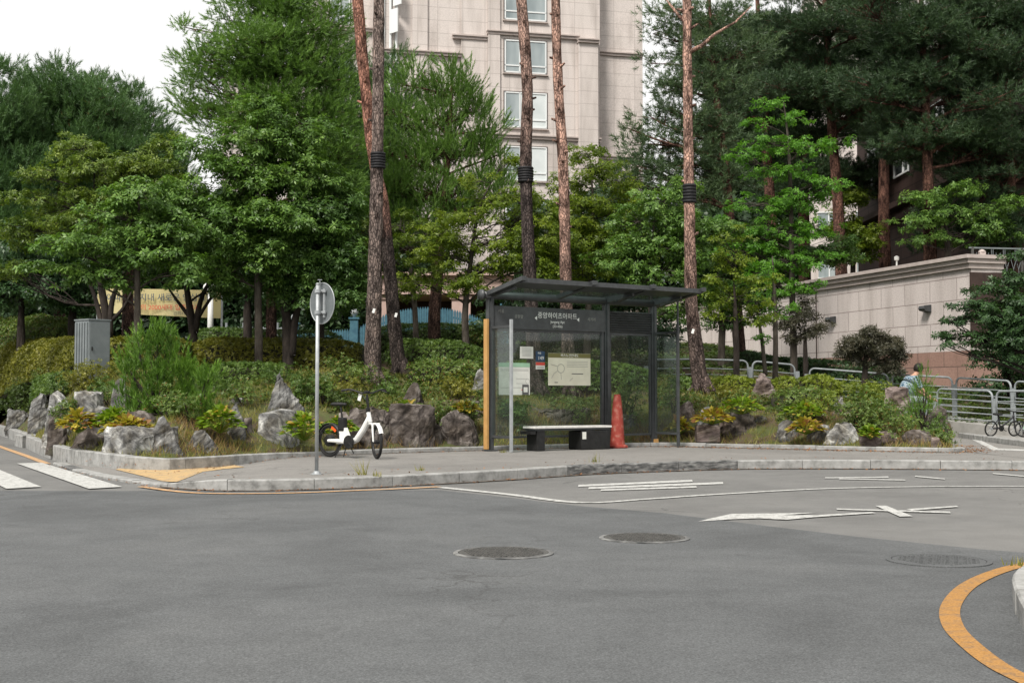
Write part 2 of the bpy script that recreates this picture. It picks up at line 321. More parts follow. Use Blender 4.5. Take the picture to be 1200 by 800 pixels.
M['greenink'] = mat('green_ink', (.16, .36, .22)); M['blueink'] = mat('blue_ink', (.012, .045, .10)); M['redink'] = mat('red_ink', (.55, .05, .03)); M['olive'] = mat('olive_ink', (.14, .13, .035))
M['skin'] = noisy('skin', [(.3, (.45, .25, .17)), (.7, (.52, .31, .22))], 8, 3, .5)
M['hair'] = noisy('black_hair', [(.3, (.008, .006, .005)), (.7, (.02, .015, .012))], 40, 3, .5)
M['trousers'] = noisy('grey_trousers', [(.3, (.22, .25, .28)), (.7, (.32, .35, .38))], 8, 5, .9, .2)
M['bluefence'] = noisy('blue_fence_paint', [(.3, (.035, .10, .145)), (.7, (.07, .17, .22))], 5, 6, .6, .05)
M['pinkstone'] = cladding('pink_granite', (.30, .185, .15), (.34, .215, .175), (.12, .08, .07), 1.2, .6)
M['palestone'] = cladding('pale_granite', (.53, .475, .455), (.555, .50, .475), (.26, .215, .20), 1.2, .6)
M['tower'] = cladding('tower_cladding', (.56, .51, .48), (.58, .525, .495), (.44, .395, .37), 1.25, .72, .020, 0)
M['trim'] = noisy('stone_trim', [(.3, (.38, .32, .295)), (.7, (.48, .42, .39))], 4, 6, .8, .1)
M['pinktrim'] = noisy('pink_stone_trim', [(.3, (.42, .30, .26)), (.7, (.50, .37, .33))], 4, 6, .8, .1)
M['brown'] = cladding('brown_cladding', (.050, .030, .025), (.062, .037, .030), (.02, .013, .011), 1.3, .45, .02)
M['browntrim'] = noisy('brown_trim', [(.3, (.035, .022, .018)), (.7, (.06, .038, .032))], 4, 5, .8)
M['winframe'] = mat('white_window_frame', (.68, .70, .70), .5)
M['pane'] = noisy('window_glass', [(.3, (.16, .20, .21)), (.7, (.42, .47, .48))], .7, 3, .12, stretch=((1, 1, .3), (0, 0, 0)), spec=.8)
M['panedark'] = noisy('dark_window_glass', [(.3, (.02, .024, .026)), (.7, (.05, .06, .06))], .7, 3, .1, spec=.8)
M['blind'] = noisy('pale_blind', [(.3, (.55, .60, .60)), (.7, (.68, .72, .72))], .8, 3, .6)
M['bark'] = noisy('grey_bark', [(.3, (.022, .018, .014)), (.5, (.060, .050, .040)), (.7, (.115, .10, .085))], 9, 8, .95, .7, 25, stretch=((1, 1, .3), (0, 0, 0)))
M['darkbark'] = noisy('dark_bark', [(.3, (.010, .008, .007)), (.5, (.028, .022, .018)), (.7, (.06, .048, .04))], 9, 8, .95, .7, 25, stretch=((1, 1, .3), (0, 0, 0)))
M['pinebark'] = barkmat('pine_bark_mixed', (.075, .055, .046), (.38, .25, .21), 4.0, 6.8)
M['pinebark_grey'] = barkmat('pine_bark_grey', (.14, .112, .10), (.235, .185, .165), 3, 8)
M['pinebark_red'] = barkmat('pine_bark_red', (.10, .076, .068), (.40, .255, .205), 2.4, 4.8)
M['pinebark_t1'] = barkmat('pine_bark_dark_foot', (.055, .044, .040), (.34, .175, .13), 4.4, 6.0)
M['pinebark_t3'] = barkmat('pine_bark_black_plated', (.070, .056, .052), (.36, .24, .20), 5.6, 8.4, )
M['farpinebark'] = barkmat('far_pine_bark', (.09, .055, .045), (.16, .085, .065), 3, 7)
M['band'] = noisy('rubber_band', [(.3, (.006, .006, .007)), (.7, (.018, .018, .02))], 20, 3, .6, .3)
M['oak'] = leafmat('oak_leaves', (0.041, 0.089, 0.019), (0.1, 0.192, 0.037), (0.236, 0.371, 0.081), .30)
M['oak2'] = leafmat('cool_green_leaves', (0.033, 0.076, 0.02), (0.079, 0.154, 0.036), (0.175, 0.287, 0.073), .30)
M['bright'] = leafmat('bright_leaves', (0.048, 0.132, 0.017), (0.109, 0.265, 0.031), (0.211, 0.431, 0.064), .38)
M['yellowgreen'] = leafmat('yellow_green_leaves', (0.053, 0.095, 0.011), (0.143, 0.207, 0.021), (0.285, 0.347, 0.04), .38)
M['olivegreen'] = leafmat('olive_maple_leaves', (0.045, 0.08, 0.012), (0.112, 0.172, 0.026), (0.238, 0.302, 0.049), .32)
M['purple'] = leafmat('dark_maple_leaves', (0.03, 0.034, 0.022), (0.07, 0.068, 0.044), (0.14, 0.125, 0.085), .22)
M['darkleaf'] = leafmat('deep_green_leaves', (0.018, 0.039, 0.018), (0.039, 0.085, 0.029), (0.079, 0.15, 0.049), .25)
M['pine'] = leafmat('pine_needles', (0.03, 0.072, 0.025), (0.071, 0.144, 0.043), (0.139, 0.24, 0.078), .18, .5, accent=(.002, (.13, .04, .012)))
M['pinelight'] = leafmat('young_pine_needles', (0.055, 0.109, 0.022), (0.121, 0.228, 0.043), (0.253, 0.405, 0.089), .22, .5)
M['pinedark'] = leafmat('dark_pine_needles', (0.017, 0.037, 0.018), (0.042, 0.08, 0.033), (0.081, 0.138, 0.054), .15, .5, accent=(.003, (.13, .04, .012)))  # dark needle colour of the right hand pines
M['pinefar'] = leafmat('grey_pine_needles', (0.035, 0.068, 0.031), (0.076, 0.124, 0.054), (0.139, 0.202, 0.087), .15, .5)
M['bushpine'] = leafmat('bush_pine_needles', (0.042, 0.094, 0.015), (0.104, 0.209, 0.025), (0.231, 0.385, 0.052), .22, .5)
M['hedge'] = leafmat('hedge_leaves', (0.032, 0.068, 0.016), (0.084, 0.147, 0.03), (0.18, 0.26, 0.052), .22)
M['hedgeyellow'] = leafmat('box_hedge_leaves', (0.06, 0.07, 0.01), (0.16, 0.165, 0.022), (0.31, 0.29, 0.042), .25)
M['hedgebright'] = leafmat('bright_hedge_leaves', (0.06, 0.09, 0.012), (0.155, 0.2, 0.022), (0.29, 0.34, 0.045), .28)
M['azalea'] = leafmat('azalea_leaves', (0.042, 0.072, 0.019), (0.101, 0.16, 0.032), (0.212, 0.286, 0.066), .25, accent=(.05, (.20, .09, .03)))
M['hosta'] = leafmat('hosta_leaves', (.06, .13, .010), (.17, .26, .022), (.33, .38, .06), .35, accent=(.12, (.40, .28, .06)))
M['hostayellow'] = leafmat('yellowing_hosta', (.16, .15, .02), (.34, .28, .035), (.50, .42, .08), .35, accent=(.22, (.26, .13, .05)))
M['grass'] = leafmat('grass_blades', (0.11, 0.12, 0.025), (0.22, 0.21, 0.05), (0.38, 0.33, 0.11), .3, nscale=.7)
M['straw'] = leafmat('straw_grass', (.12, .075, .025), (.22, .14, .05), (.33, .22, .09), .2, nscale=.7)
M['cover'] = leafmat('ground_cover_leaves', (0.026, 0.048, 0.012), (0.064, 0.105, 0.022), (0.139, 0.187, 0.037), .25)
M['litter'] = leafmat('fallen_leaf_litter', (.10, .035, .012), (.24, .10, .035), (.38, .20, .08), .1)
M['twig'] = mat('hedge_core', (.022, .020, .010), .95)  # one dark colour for the solid core of the hedges
M['rock_grey'] = rockmat('grey_banded_rock', (.08, .08, .08), (.20, .20, .195), (.46, .46, .44), (.5, .9, .4))
M['rock_pale'] = rockmat('pale_banded_rock', (.13, .13, .13), (.28, .28, .27), (.60, .60, .57), (.3, -.55, .9))
M['rock_brown'] = rockmat('brown_rock', (.05, .042, .038), (.115, .098, .088), (.25, .225, .21), (1.2, .5, 1.2))
M['rock_pink'] = rockmat('pinkish_rock', (.11, .085, .078), (.22, .175, .16), (.42, .37, .34), (.6, 1.3, .4))
M['banner'] = noisy('banner_cloth', [(.3, (.46, .38, .17)), (.7, (.56, .50, .28))], .7, 3, .8)
M['far'] = leafmat('far_wood_leaves', (0.014, 0.032, 0.014), (0.027, 0.057, 0.022), (0.049, 0.089, 0.030), .2, nscale=.4)

# ------------------------------------------------------------------ plan of the place
PK = [(-40, 88), (-12.2, 31.0), (-10.0, 26.2), (-8.0, 21.9), (-6.5, 19.0), (-5.5, 17.75), (-4.75, 17.3), (-4.3, 17.75), (-3.75, 18.6), (-3.0, 19.38), (-2.03, 20.3),
      (-.77, 21.2), (.6, 22.15), (2.0, 22.85), (3.0, 22.95), (4.4, 22.15), (5.7, 21.35), (6.7, 20.8), (7.15, 20.7), (7.42, 20.95), (7.45, 21.6), (8.1, 24), (8.8, 26.6)]
PKC = [tuple(p) for p in catmull(PK, 6)]
FK = [(-6.9, 19.3), (-5.98, 17.5), (-5.2, 16.2), (-4.5, 15.2), (-3.95, 14.55), (-3.4, 14.1), (-2.8, 13.98), (-1.73, 14.4), (-.21, 15.6), (1.14, 16.95), (3.14, 18.0), (4.83, 18.1), (7.1, 17.75), (10, 17.1), (16, 15.3)]
FKC = [tuple(p) for p in catmull(FK, 6)]
REAR = [(13.0, 23.0, .12), (11.9, 25.4, .26), (10.9, 28.0, .42), (10.26, 29.7, .52), (9.4, 31.1, .62), (8.0, 32.0, .74), (5.5, 32.3, .92), (3.0, 31.9, 1.0)]
GARDEN = np.array(PKC+[(9.6, 28.2), (10.4, 26.6), (11.0, 25.0), (12.0, 22.6), (30, 10), (90, 10), (90, 140), (-90, 140), (-90, 88)])
def inside(poly, x, y):
    c = np.zeros(x.shape, bool); n = len(poly)
    for i in range(n):
        x0, y0 = poly[i]; x1, y1 = poly[(i+1) % n]
        if y0 == y1: continue
        k = ((y0 > y) != (y1 > y)) & (x < (x1-x0)*(y-y0)/(y1-y0)+x0); c ^= k
    return c
def dist_line(pts, x, y, zs=None):
    best = np.full(x.shape, 1e9); zb = np.zeros(x.shape)
    for i in range(len(pts)-1):
        ax, ay = pts[i][:2]; bx, by = pts[i+1][:2]; dx, dy = bx-ax, by-ay
        t = np.clip(((x-ax)*dx+(y-ay)*dy)/(dx*dx+dy*dy+1e-12), 0, 1)
        d = np.hypot(x-ax-t*dx, y-ay-t*dy); k = d < best; best = np.where(k, d, best)
        if zs is not None: zb = np.where(k, zs[i]+(zs[i+1]-zs[i])*t, zb)
    return (best, zb) if zs is not None else best
PROF_D = [0, .25, .6, 1.2, 2.2, 4, 8, 14, 25, 60, 140]; PROF_Z = [.13, .17, .31, .63, .90, 1.16, 1.80, 2.45, 3.15, 5.2, 8]
PATHC = [(r[0]-.55, r[1]-.55) for r in REAR]
def ss(a, b, x): t = np.clip((np.asarray(x, float)-a)/(b-a), 0, 1); return t*t*(3-2*t)
def terrain(x, y):
    x = np.asarray(x, float); y = np.asarray(y, float)
    d = dist_line(PKC, x, y); ins = inside(GARDEN, x, y)
    z = np.interp(d, PROF_D, PROF_Z)
    zl = np.interp(d, [0, .3, 1, 2, 4, 10, 25, 60, 140], [.13, .32, 1.25, 1.72, 2.1, 2.75, 3.4, 5.2, 8]); wl_ = 1-ss(-8.6, -5.0, x); z = z*(1-wl_)+zl*wl_
    z = z + (.10*np.sin(x*1.7+y*.6)+.08*np.sin(y*1.9-x*.8)+.05*np.sin(x*4.1+1)*np.sin(y*3.3))*ss(.5, 3, d)*.8
    dp, zp = dist_line(PATHC, x, y, [r[2] for r in REAR])
    # beyond the path the ground climbs gently to the wall
    right = ss(6.0, 9.5, x+.0*y)
    zr = zp+np.clip(dp-1, 0, 40)*.13
    beyond = (y > np.interp(x, [3, 5.5, 8, 9.4, 10.26, 10.9, 13], [31.9, 32.3, 32, 31.1, 29.7, 28, 23]))
    z = np.where(beyond, z*(1-right)+np.minimum(z, zr)*right, z)
    w = 1-ss(.85, 2.2, dp)
    z = z*(1-w)+(zp-.05)*w
    z = np.where(ins & (d > .09), z, -.35)
    return z
def th(x, y): return float(terrain(np.array([x]), np.array([y]))[0])
def gp(px, py, d0=14, d1=70):
    """where the sight line through a picture point meets the garden ground"""
    D = np.arange(d0, d1, .05); r = ray(px, py); X = D*r.x/r.y; Z = CH+D*r.z/r.y; T = terrain(X, D)
    k = np.where((Z < T) & (T > 0))[0]
    i = k[0] if len(k) else len(D)-1
    return Vector((X[i], D[i], T[i]))
def at(px, D):
    x = (px-600)/F*D*1.0; return Vector((x, D, th(x, D)))

# ------------------------------------------------------------------ ground, road, pavement, kerbs
mb = MB(); mb.poly([(-900, -300, -.40), (900, -300, -.40), (900, 1500, -.40), (-900, 1500, -.40)])
tag(mb.build('ground', M['soil']), kind='structure')
mb = MB(); mb.poly([(-120, -40, 0), (120, -40, 0), (120, 95, 0), (-120, 95, 0)])
tag(mb.build('road', M['road']), kind='structure')
# newer, darker resurfacing over the near half
edge = [G(-400, 574, .004), G(145, 575, .004), G(515, 574, .004), G(600, 583, .004), G(680, 592.5, .004), G(780, 601, .004), G(900, 616, .004), G(1000, 628, .004), G(1150, 643, .004), G(1300, 655, .004), G(1700, 690, .004)]
mb = MB(); mb.poly([(e.x, e.y, .004) for e in edge]+[(30, -30, .004), (-60, -30, .004)])
tag(mb.build('asphalt_patch', M['road_dark']), kind='structure')
# garden ground
def axis(parts):
    out = []
    for a, b, s in parts: out += list(np.arange(a, b, s))
    return np.array(out)
ax_ = axis([(-90, -30, 3), (-30, -13, .7), (-13, 9.2, .09), (9.2, 16, .3), (16, 91, 3)]); ay_ = axis([(9, 16.4, .6), (16.4, 25, .09), (25, 45, .3), (45, 141, 2)])
X, Y = np.meshgrid(ax_, ay_); Z = terrain(X.ravel(), Y.ravel()).reshape(X.shape)
Z = Z + np.where(Z > 0, RNG.normal(0, .012, Z.shape), 0)
nx, ny = len(ax_), len(ay_); V = np.stack([X.ravel(), Y.ravel(), Z.ravel()], 1)
idx = np.arange(nx*ny).reshape(ny, nx); q = np.stack([idx[:-1, :-1], idx[:-1, 1:], idx[1:, 1:], idx[1:, :-1]], -1).reshape(-1, 4)
me = bpy.data.meshes.new('terrain'); me.from_pydata(V.tolist(), [], q.tolist()); me.materials.append(M['soil'])
me.polygons.foreach_set('use_smooth', [True]*len(me.polygons)); o = bpy.data.objects.new('terrain', me); COL.objects.link(o); tag(o, kind='structure')

def normals2d(pts):
    out = []
    for i in range(len(pts)):
        a = np.array(pts[max(i-1, 0)][:2]); b = np.array(pts[min(i+1, len(pts)-1)][:2]); t = (b-a)/np.linalg.norm(b-a); out.append(np.array([-t[1], t[0]]))
    return out
def walk_z(x): return .03+.09*sstep(-4.2, -3.1, x)
def kerb_line(name, pts, width, ztop, zbot, m, m2=None, gap=1.0, side=1):
    """kerb stones laid end to end along a line; side=+1 puts the width on the left of the walk direction"""
    pts = [np.array(p[:2]) for p in pts]; seg = [0]
    for i in range(1, len(pts)): seg.append(seg[-1]+np.linalg.norm(pts[i]-pts[i-1]))
    total = seg[-1]; mb = MB(); N = normals2d(pts)
    def P(s):
        i = min(max(np.searchsorted(seg, s)-1, 0), len(pts)-2); t = (s-seg[i])/(seg[i+1]-seg[i]); n = N[i]*(1-t)+N[i+1]*t
        return pts[i]+(pts[i+1]-pts[i])*t, n/np.linalg.norm(n)
    s = 0; rr = random.Random(3)
    while s < total-.05:
        e = min(s+gap, total); ss_ = [s+.004+(e-s-.008)*k/4 for k in range(5)]; jz = rr.uniform(-.004, .004); jo = rr.uniform(-.004, .004)
        rings = []
        for q_ in ss_:
            p, n = P(q_); n = n*side; zt = ztop(p[0]) if callable(ztop) else ztop
            zt += jz; b = .012
            c = [(p+n*jo, zbot), (p+n*jo, zt-b), (p+n*(jo+b), zt), (p+n*(width-b), zt), (p+n*width, zt-b), (p+n*width, zbot)]
            rings.append([(u[0], u[1], z) for u, z in c])
        vs = [v for r in rings for v in r]; k = 6
        fs = [(i*k+j, i*k+(j+1) % k, (i+1)*k+(j+1) % k, (i+1)*k+j) for i in range(4) for j in range(k)]+[tuple(range(k)), tuple(4*k+j for j in range(k))]
        px = P((s+e)/2)[0][0]
        mb.mi = 1 if (m2 and ((.6 < px < 3.2 and rr.random() < .8) or rr.random() < .18)) else 0
        mb.add(vs, fs); s = e
    return tag(mb.build(name, [m, m2] if m2 else m), kind='structure')
kerb_line('road_kerb', FKC, .17, lambda x: walk_z(x)+.005, -.2, M['kerb'], M['kerbdark'], .95, 1)
kerb_line('planter_kerb', PKC, .16, lambda x: .185+.05*sstep(-5, -6.5, -(-x)) if False else .185+(.05 if x < -6 else .05*max(0, (-x-4.5)/1.5) if x < -4.5 else 0), -.2, M['kerb'], None, 1.0, 1)
# pavement slab between the two kerbs
import bisect
def resample(pts, n):
    pts = [np.array(p[:2]) for p in pts]; seg = [0]
    for i in range(1, len(pts)): seg.append(seg[-1]+np.linalg.norm(pts[i]-pts[i-1]))
    out = []
    for s in np.linspace(0, seg[-1], n):
        i = min(max(bisect.bisect(seg, s)-1, 0), len(pts)-2); t = (s-seg[i])/(seg[i+1]-seg[i]); out.append(pts[i]+(pts[i+1]-pts[i])*t)
    return out
fr_ = resample([p for p in FKC if p[0] <= 7.6], 60); nn = normals2d(fr_); fr_ = [p+n*.165 for p, n in zip(fr_, nn)]
bk_ = resample([p for p in PKC if p[1] < 19.2 or p[0] > -3.2][:-7] if False else [p for p in PKC if (p[0] > -6.6) and p[1] < 24 and p[0] < 7.44], 60)
mb = MB(); rows = 6; vs = []
for a, b in zip(fr_, bk_):
    for k in range(rows+1):
        p = a+(b-a)*(k/rows); vs.append((p[0], p[1], walk_z(p[0])-.002))
mb.add(vs, [(i*(rows+1)+k, (i+1)*(rows+1)+k, (i+1)*(rows+1)+k+1, i*(rows+1)+k+1) for i in range(59) for k in range(rows)])
# continue to the right of the planter tip, and the raised platform
mb.poly([(fr_[-1][0], fr_[-1][1], .118), (10, 17.27, .118), (16, 15.5, .118), (16, 20.6, .118), (9.1, 21.3, .118), (9.2, 24, .118), (9.8, 28.3, .118), (8.7, 26.6, .118), (8.0, 24, .118), (7.4, 21.4, .118), (7.38, 20.97, .118)])
tag(mb.build('pavement', M['walk'], recalc=False), kind='structure')
# platform and ramped footpath behind
M['path'] = noisy('path_paving', [(.3, (.22, .215, .20)), (.7, (.34, .33, .31))], 3, 8, .9, .2, 40, bdist=.005)
mb = MB(); mb.prism([(9.15, 21.6, .205), (30, 14, .205), (30, 22, .205), (12.9, 23.2, .205), (11.1, 27.2, .205), (10.2, 28.0, .205), (9.85, 27.9, .205)], (0, 0, -.5))
A = catmull(REAR, 6); nn = normals2d(A)
vs = []
for p, n in zip(A, nn):
    for w_, dz in ((-.1, -.6), (-.1, .02), (1.25, .02), (1.25, -.6)): vs.append((p[0]-abs(n[0])*w_, p[1]-abs(n[1])*w_, p[2]+dz))
mb.add(vs, [(i*4+j, i*4+j+1, i*4+j+5, i*4+j+4) for i in range(len(A)-1) for j in range(3)])
tag(mb.build('footpath', M['path']), kind='structure')
kerb_line('platform_kerb', [(14, 19.6), (9.3, 21.4), (9.05, 22.0), (9.35, 25), (9.7, 28.2)], .16, .222, -.2, M['kerb'], None, 1.0, -1)
# drive between planter and platform already road; white edge lines there
def ribbon(name, pts, w, z, m, kind='structure'):
    N = normals2d(pts); mb = MB(); vs = []
    for p, n in zip(pts, N): vs += [(p[0]-n[0]*w/2, p[1]-n[1]*w/2, z), (p[0]+n[0]*w/2, p[1]+n[1]*w/2, z)]
    mb.add(vs, [(i*2, i*2+1, i*2+3, i*2+2) for i in range(len(pts)-1)]); return tag(mb.build(name, m, recalc=False), kind=kind)
def g2(px, py, z=0): p = G(px, py, z); return (p.x, p.y)
wl = catmull([g2(x, y) for x, y in ((515, 571.2), (600, 580), (680, 589.3), (760, 585), (840, 579.6), (960, 573.2), (1080, 570.6), (1200, 570.2), (1400, 571))], 4)
ribbon('lane_line', wl[:9], .13, .0075, M['white']); ribbon('lane_line', wl[8:], .10, .008, M['white'])
yl = catmull([g2(x, y) for x, y in ((165, 570.8), (230, 578.3), (330, 578.6), (420, 575.3), (470, 573.2), (515, 571))], 5); ribbon('kerb_line_marking', yl, .10, .0115, M['yellow_faded'])
ribbon('kerb_line_marking', [(-24, 55)]+[g2(-30, 512), g2(0, 523.5), g2(30, 534), g2(55, 543.5)], .12, .008, M['yellow_faded'])
isl = catmull([g2(1260, 652, 0), g2(1200, 662.5), g2(1163, 673), (g2(1132, 689)), g2(1114, 712), g2(1117, 735), g2(1137, 757), g2(1170, 782), g2(1215, 805), g2(1300, 850)], 6); ribbon('bend_line_marking', isl, .095, .0085, M['yellow'])
M['gutter'] = noisy('gutter_grit', [(.34, (.060, .046, .036)), (.5, (.115, .095, .078)), (.66, (.155, .145, .13))], 7, 9, .95, .6, 60, bdist=.01)
ribbon('gutter_dirt', [(p[0]-n[0]*.035, p[1]-n[1]*.035) for p, n in zip(FKC[24:], normals2d(FKC)[24:])], .10, .0098, M['gutter'])
ribbon('gutter_dirt', [(p[0]-n[0]*.03, p[1]-n[1]*.03) for p, n in zip(PKC[56:122], normals2d(PKC)[56:122])], .07, .1235, M['gutter'])
def marks(name, polys, z, m):
    mb = MB()
    for i, pl in enumerate(polys): mb.poly([(*g2(x, y), z+.0004*i) for x, y in pl])
    return tag(mb.build(name, m, recalc=False), kind='structure')
def ln(x0, y0, x1, y1, t): return [(x0, y0-t/2), (x1, y1-t/2), (x1+1, y1+t/2), (x0-1, y0+t/2)]
k = 2.449
marks('arrow_marking', [[(660+a/k, 570+b/k) for a, b in P_] for P_ in (
    [(388, 102), (420, 94), (483, 80), (600, 79), (628, 84.5), (560, 93), (490, 95.5)], [(600, 79), (727, 76.5), (628, 84.5)], [(560, 93), (628, 84.5), (725, 84), (885, 75), (897, 78), (720, 90), (638, 97.5)],
    [(784, 65), (1110, 74), (1112, 78.5), (786, 68.5)], [(896, 57), (927, 57), (1003, 87.5), (966, 88.5)], [(985, 67), (1128, 57.5), (1135, 60.5), (1000, 71)])], .0082, M['white'])
k = 1.667
marks('lettering_marking', [[(480+a/k, 530+b/k) for a, b in ln(*P_)] for P_ in ((330, 66, 552, 56, 3.9), (350, 70.5, 612, 60.5, 3.9), (374, 74.5, 560, 68, 3.2), (812, 50.5, 935, 49.5, 2.0), (840, 52.5, 968, 55, 1.8), (900, 50, 935, 48.5, 1.6), (988, 47.5, 1045, 53, 1.9), (1140, 42, 1215, 49, 1.8))], .0075, M['white'])
marks('drive_marking', [[(1138, 521), (1146, 521), (1173, 535), (1164, 536)], [(1166, 533.3), (1215, 535.2), (1215, 537.4), (1166, 535.6)]], .122, M['white'])
s1 = [g2(19.5, 543.7), g2(48.7, 542.7), g2(143, 571.3), g2(104, 573.6)]
for kk in range(6):
    mb = MB(); mb.poly([(x-.91*kk, y, .0135) for x, y in s1]); tag(mb.build('crosswalk_stripe', M['white'], recalc=False), kind='structure')
mb = MB()
pl = [(135, 549.5), (150, 546.3), (178, 548.8), (207, 549.6), (240, 546.0), (272, 543.4), (287, 546.6), (262, 549), (238, 552), (229, 555.5), (207, 564), (190, 563), (160, 555.5)]
out = []
for x, y in pl:
    z = .1
    for _ in range(6): p = G(x, y, z); z = walk_z(p.x)+.006
    out.append((p.x, p.y, 0))
tb = bmesh.new(); tb.faces.new([tb.verts.new(p) for p in out]); bmesh.ops.triangulate(tb, faces=tb.faces[:])
for _ in range(4): bmesh.ops.subdivide_edges(tb, edges=[e for e in tb.edges if e.calc_length() > .12], cuts=1, use_grid_fill=True); bmesh.ops.triangulate(tb, faces=tb.faces[:])
for v in tb.verts: v.co.z = walk_z(v.co.x)+.005
tm = bpy.data.meshes.new('tactile_paving'); tb.to_mesh(tm); tb.free(); tm.materials.append(M['tactile']); to = bpy.data.objects.new('tactile_paving', tm); COL.objects.link(to); tag(to, kind='structure')
# kerbed island at the right edge
isk = [(3.6, 8.2), (2.95, 7.3), (2.62, 6.72), (2.44, 6.26), (2.27, 5.74), (2.14, 5.24), (2.1, 4.6), (2.3, 3.5), (2.8, 2.4)]
isk = [tuple(p) for p in catmull(isk, 5)]
kerb_line('island_kerb', isk, .2, .125, -.2, M['kerb'], None, .8, 1)
mb = MB(); NN = normals2d(isk); mb.poly([(p[0]+n[0]*.19, p[1]+n[1]*.19, .118) for p, n in zip(isk, NN)]+[(14, 2.4, .118), (14, 8.2, .118)]); tag(mb.build('traffic_island', M['walk'], recalc=False), kind='structure')
# manholes
def manhole(px, py, r, label, grid=True, m=None):
    p = G(px, py, .004); e = empty('manhole_cover', (p.x, p.y, .004), R(random.uniform(0, 40)), label, 'manhole cover')
    f = MB(); f.lathe((0, 0, 0), [(r, -.002), (r, .007), (r*.94, .009), (r*.90, .009), (r*.90, -.002)], 40); f.build('rim', m or M['kerbdark'], e)
    c = MB(); c.lathe((0, 0, 0), [(r*.885, -.002), (r*.885, .008)], 40)
    g = MB()
    for i in range(-7, 8):
        for j in range(-7, 8):
            x, y = i*r*.115, j*r*.115
            if math.hypot(x, y) < r*.80: g.box((x, y, .0105), (r*.075, r*.05, .004), R(45 if (i+j) % 2 else -45))
    c.build('lid', m or M['iron'], e); g.build('tread_pattern', m or M['iron'], e)
manhole(590, 648, .333, 'round iron manhole cover set in dark asphalt, left of the other iron cover')
manhole(755, 630.5, .33, 'round iron manhole cover just below the long road arrow')
manhole(1100, 657, .32, 'worn manhole cover under thin asphalt beside the yellow bend line', m=M['road_dark'])

# ------------------------------------------------------------------ foliage machinery (numpy)
def unit(a): return a/np.maximum(np.linalg.norm(a, axis=1, keepdims=True), 1e-9)
def leaf_quads(P, d, n, L, w, fold=.18):
    """leaf-shaped faces at P, pointing along d, facing n"""
    s = unit(np.cross(d, n)); n = np.cross(s, d)
    L = L[:, None]; w = w[:, None]
    a = P; c = P+d*L; b = P+d*L*.45+s*w*.5+n*w*fold; e = P+d*L*.45-s*w*.5+n*w*fold
    return np.stack([a, b, c, e], 1).reshape(-1, 3)
def whorls(P, out, k, L, w, rng, up=.8, spread=.5, droop=.25):
    """k leaves fanning from each twig tip"""
    N = len(P); n = unit(out*.5+np.array([0, 0, up])+rng.normal(0, spread, (N, 3)))
    a = rng.uniform(0, 6.283, N); t = unit(np.cross(n, rng.normal(0, 1, (N, 3)))); b = np.cross(n, t); qs = []
    for i in range(k):
        an = a+i*6.283/k+rng.normal(0, .25, N); d = t*np.cos(an)[:, None]+b*np.sin(an)[:, None]-n*droop
        d = unit(d+rng.normal(0, .12, (N, 3))); LL = L*rng.uniform(.65, 1.2, N); off = rng.uniform(0, .3, N)[:, None]*L
        qs.append(leaf_quads(P+d*off, d, n, LL, LL*w))
    return np.concatenate(qs)
def tuft(P, axis, k, AL, NL, w, rng, ang=.75):
    """k needles set along each shoot axis; returns triangles"""
    N = len(P); AL = np.full(N, 1.0)*AL; axis = unit(axis); u = unit(np.cross(axis, rng.normal(0, 1, (N, 3)))); v = np.cross(axis, u); out = []
    for i in range(k):
        a = i*2.4+rng.uniform(0, .8, N); t = (i+.5)/k; base = P+axis*(AL*t)[:, None]
        side = u*np.cos(a)[:, None]+v*np.sin(a)[:, None]; th_ = ang*(1.15-.75*t)
        d = unit(axis*math.cos(th_)+side*math.sin(th_)+rng.normal(0, .1, (N, 3))); q = unit(np.cross(d, rng.normal(0, 1, (N, 3))))*w/2
        out.append(np.stack([base+q, base-q, base+d*(NL*rng.uniform(.7, 1.1, N))[:, None]], 1).reshape(-1, 3))
    return np.concatenate(out)
def clumps(blobs, dens, rng, cr=(.22, .42), flat=.55, shell=.55):
    """split crown lobes (centre, radii) into smaller leaf clumps"""
    out = []
    for c, r in blobs:
        c = np.array(c); r = np.array(r); vol = r[0]*r[1]*r[2]; n = max(4, int(dens*vol**.75))
        u = unit(rng.normal(0, 1, (n, 3)))*(shell+(1-shell)*rng.uniform(0, 1, (n, 1)))**1.0; inner = rng.random(n) < .22; u[inner] *= .5
        m = min(r)
        for q in u: out.append((c+q*r, rng.uniform(*cr)*(.5+.5*min(m, 1.4)), flat, c, q))
    return out
def leaves_in(cl, dens, rng, expo=1.0):
    P, O = [], []
    for c, rad, flat, bc, q in cl:
        n = max(6, int(dens*rad*rad)); g = unit(rng.normal(0, 1, (n, 3)))*rng.uniform(.25, 1, (n, 1))**.5; g[:, 2] = g[:, 2]*flat-.15*(g[:, 0]**2+g[:, 1]**2)
        P.append(c+g*rad); o = unit(g+q*.7); O.append(o)
    return np.concatenate(P), np.concatenate(O)
def limb_path(a, b, rng, bow=.15, n=6):
    a = np.array(a, float); b = np.array(b, float); L = np.linalg.norm(b-a); side = rng.normal(0, 1, 3)*L*.06; out = []
    for i in range(n+1):
        t = i/n; p = a+(b-a)*t; p = p+side*math.sin(math.pi*t)+np.array([0, 0, 1])*bow*L*math.sin(math.pi*t)*(1-t)*.9; out.append(p)
    return out
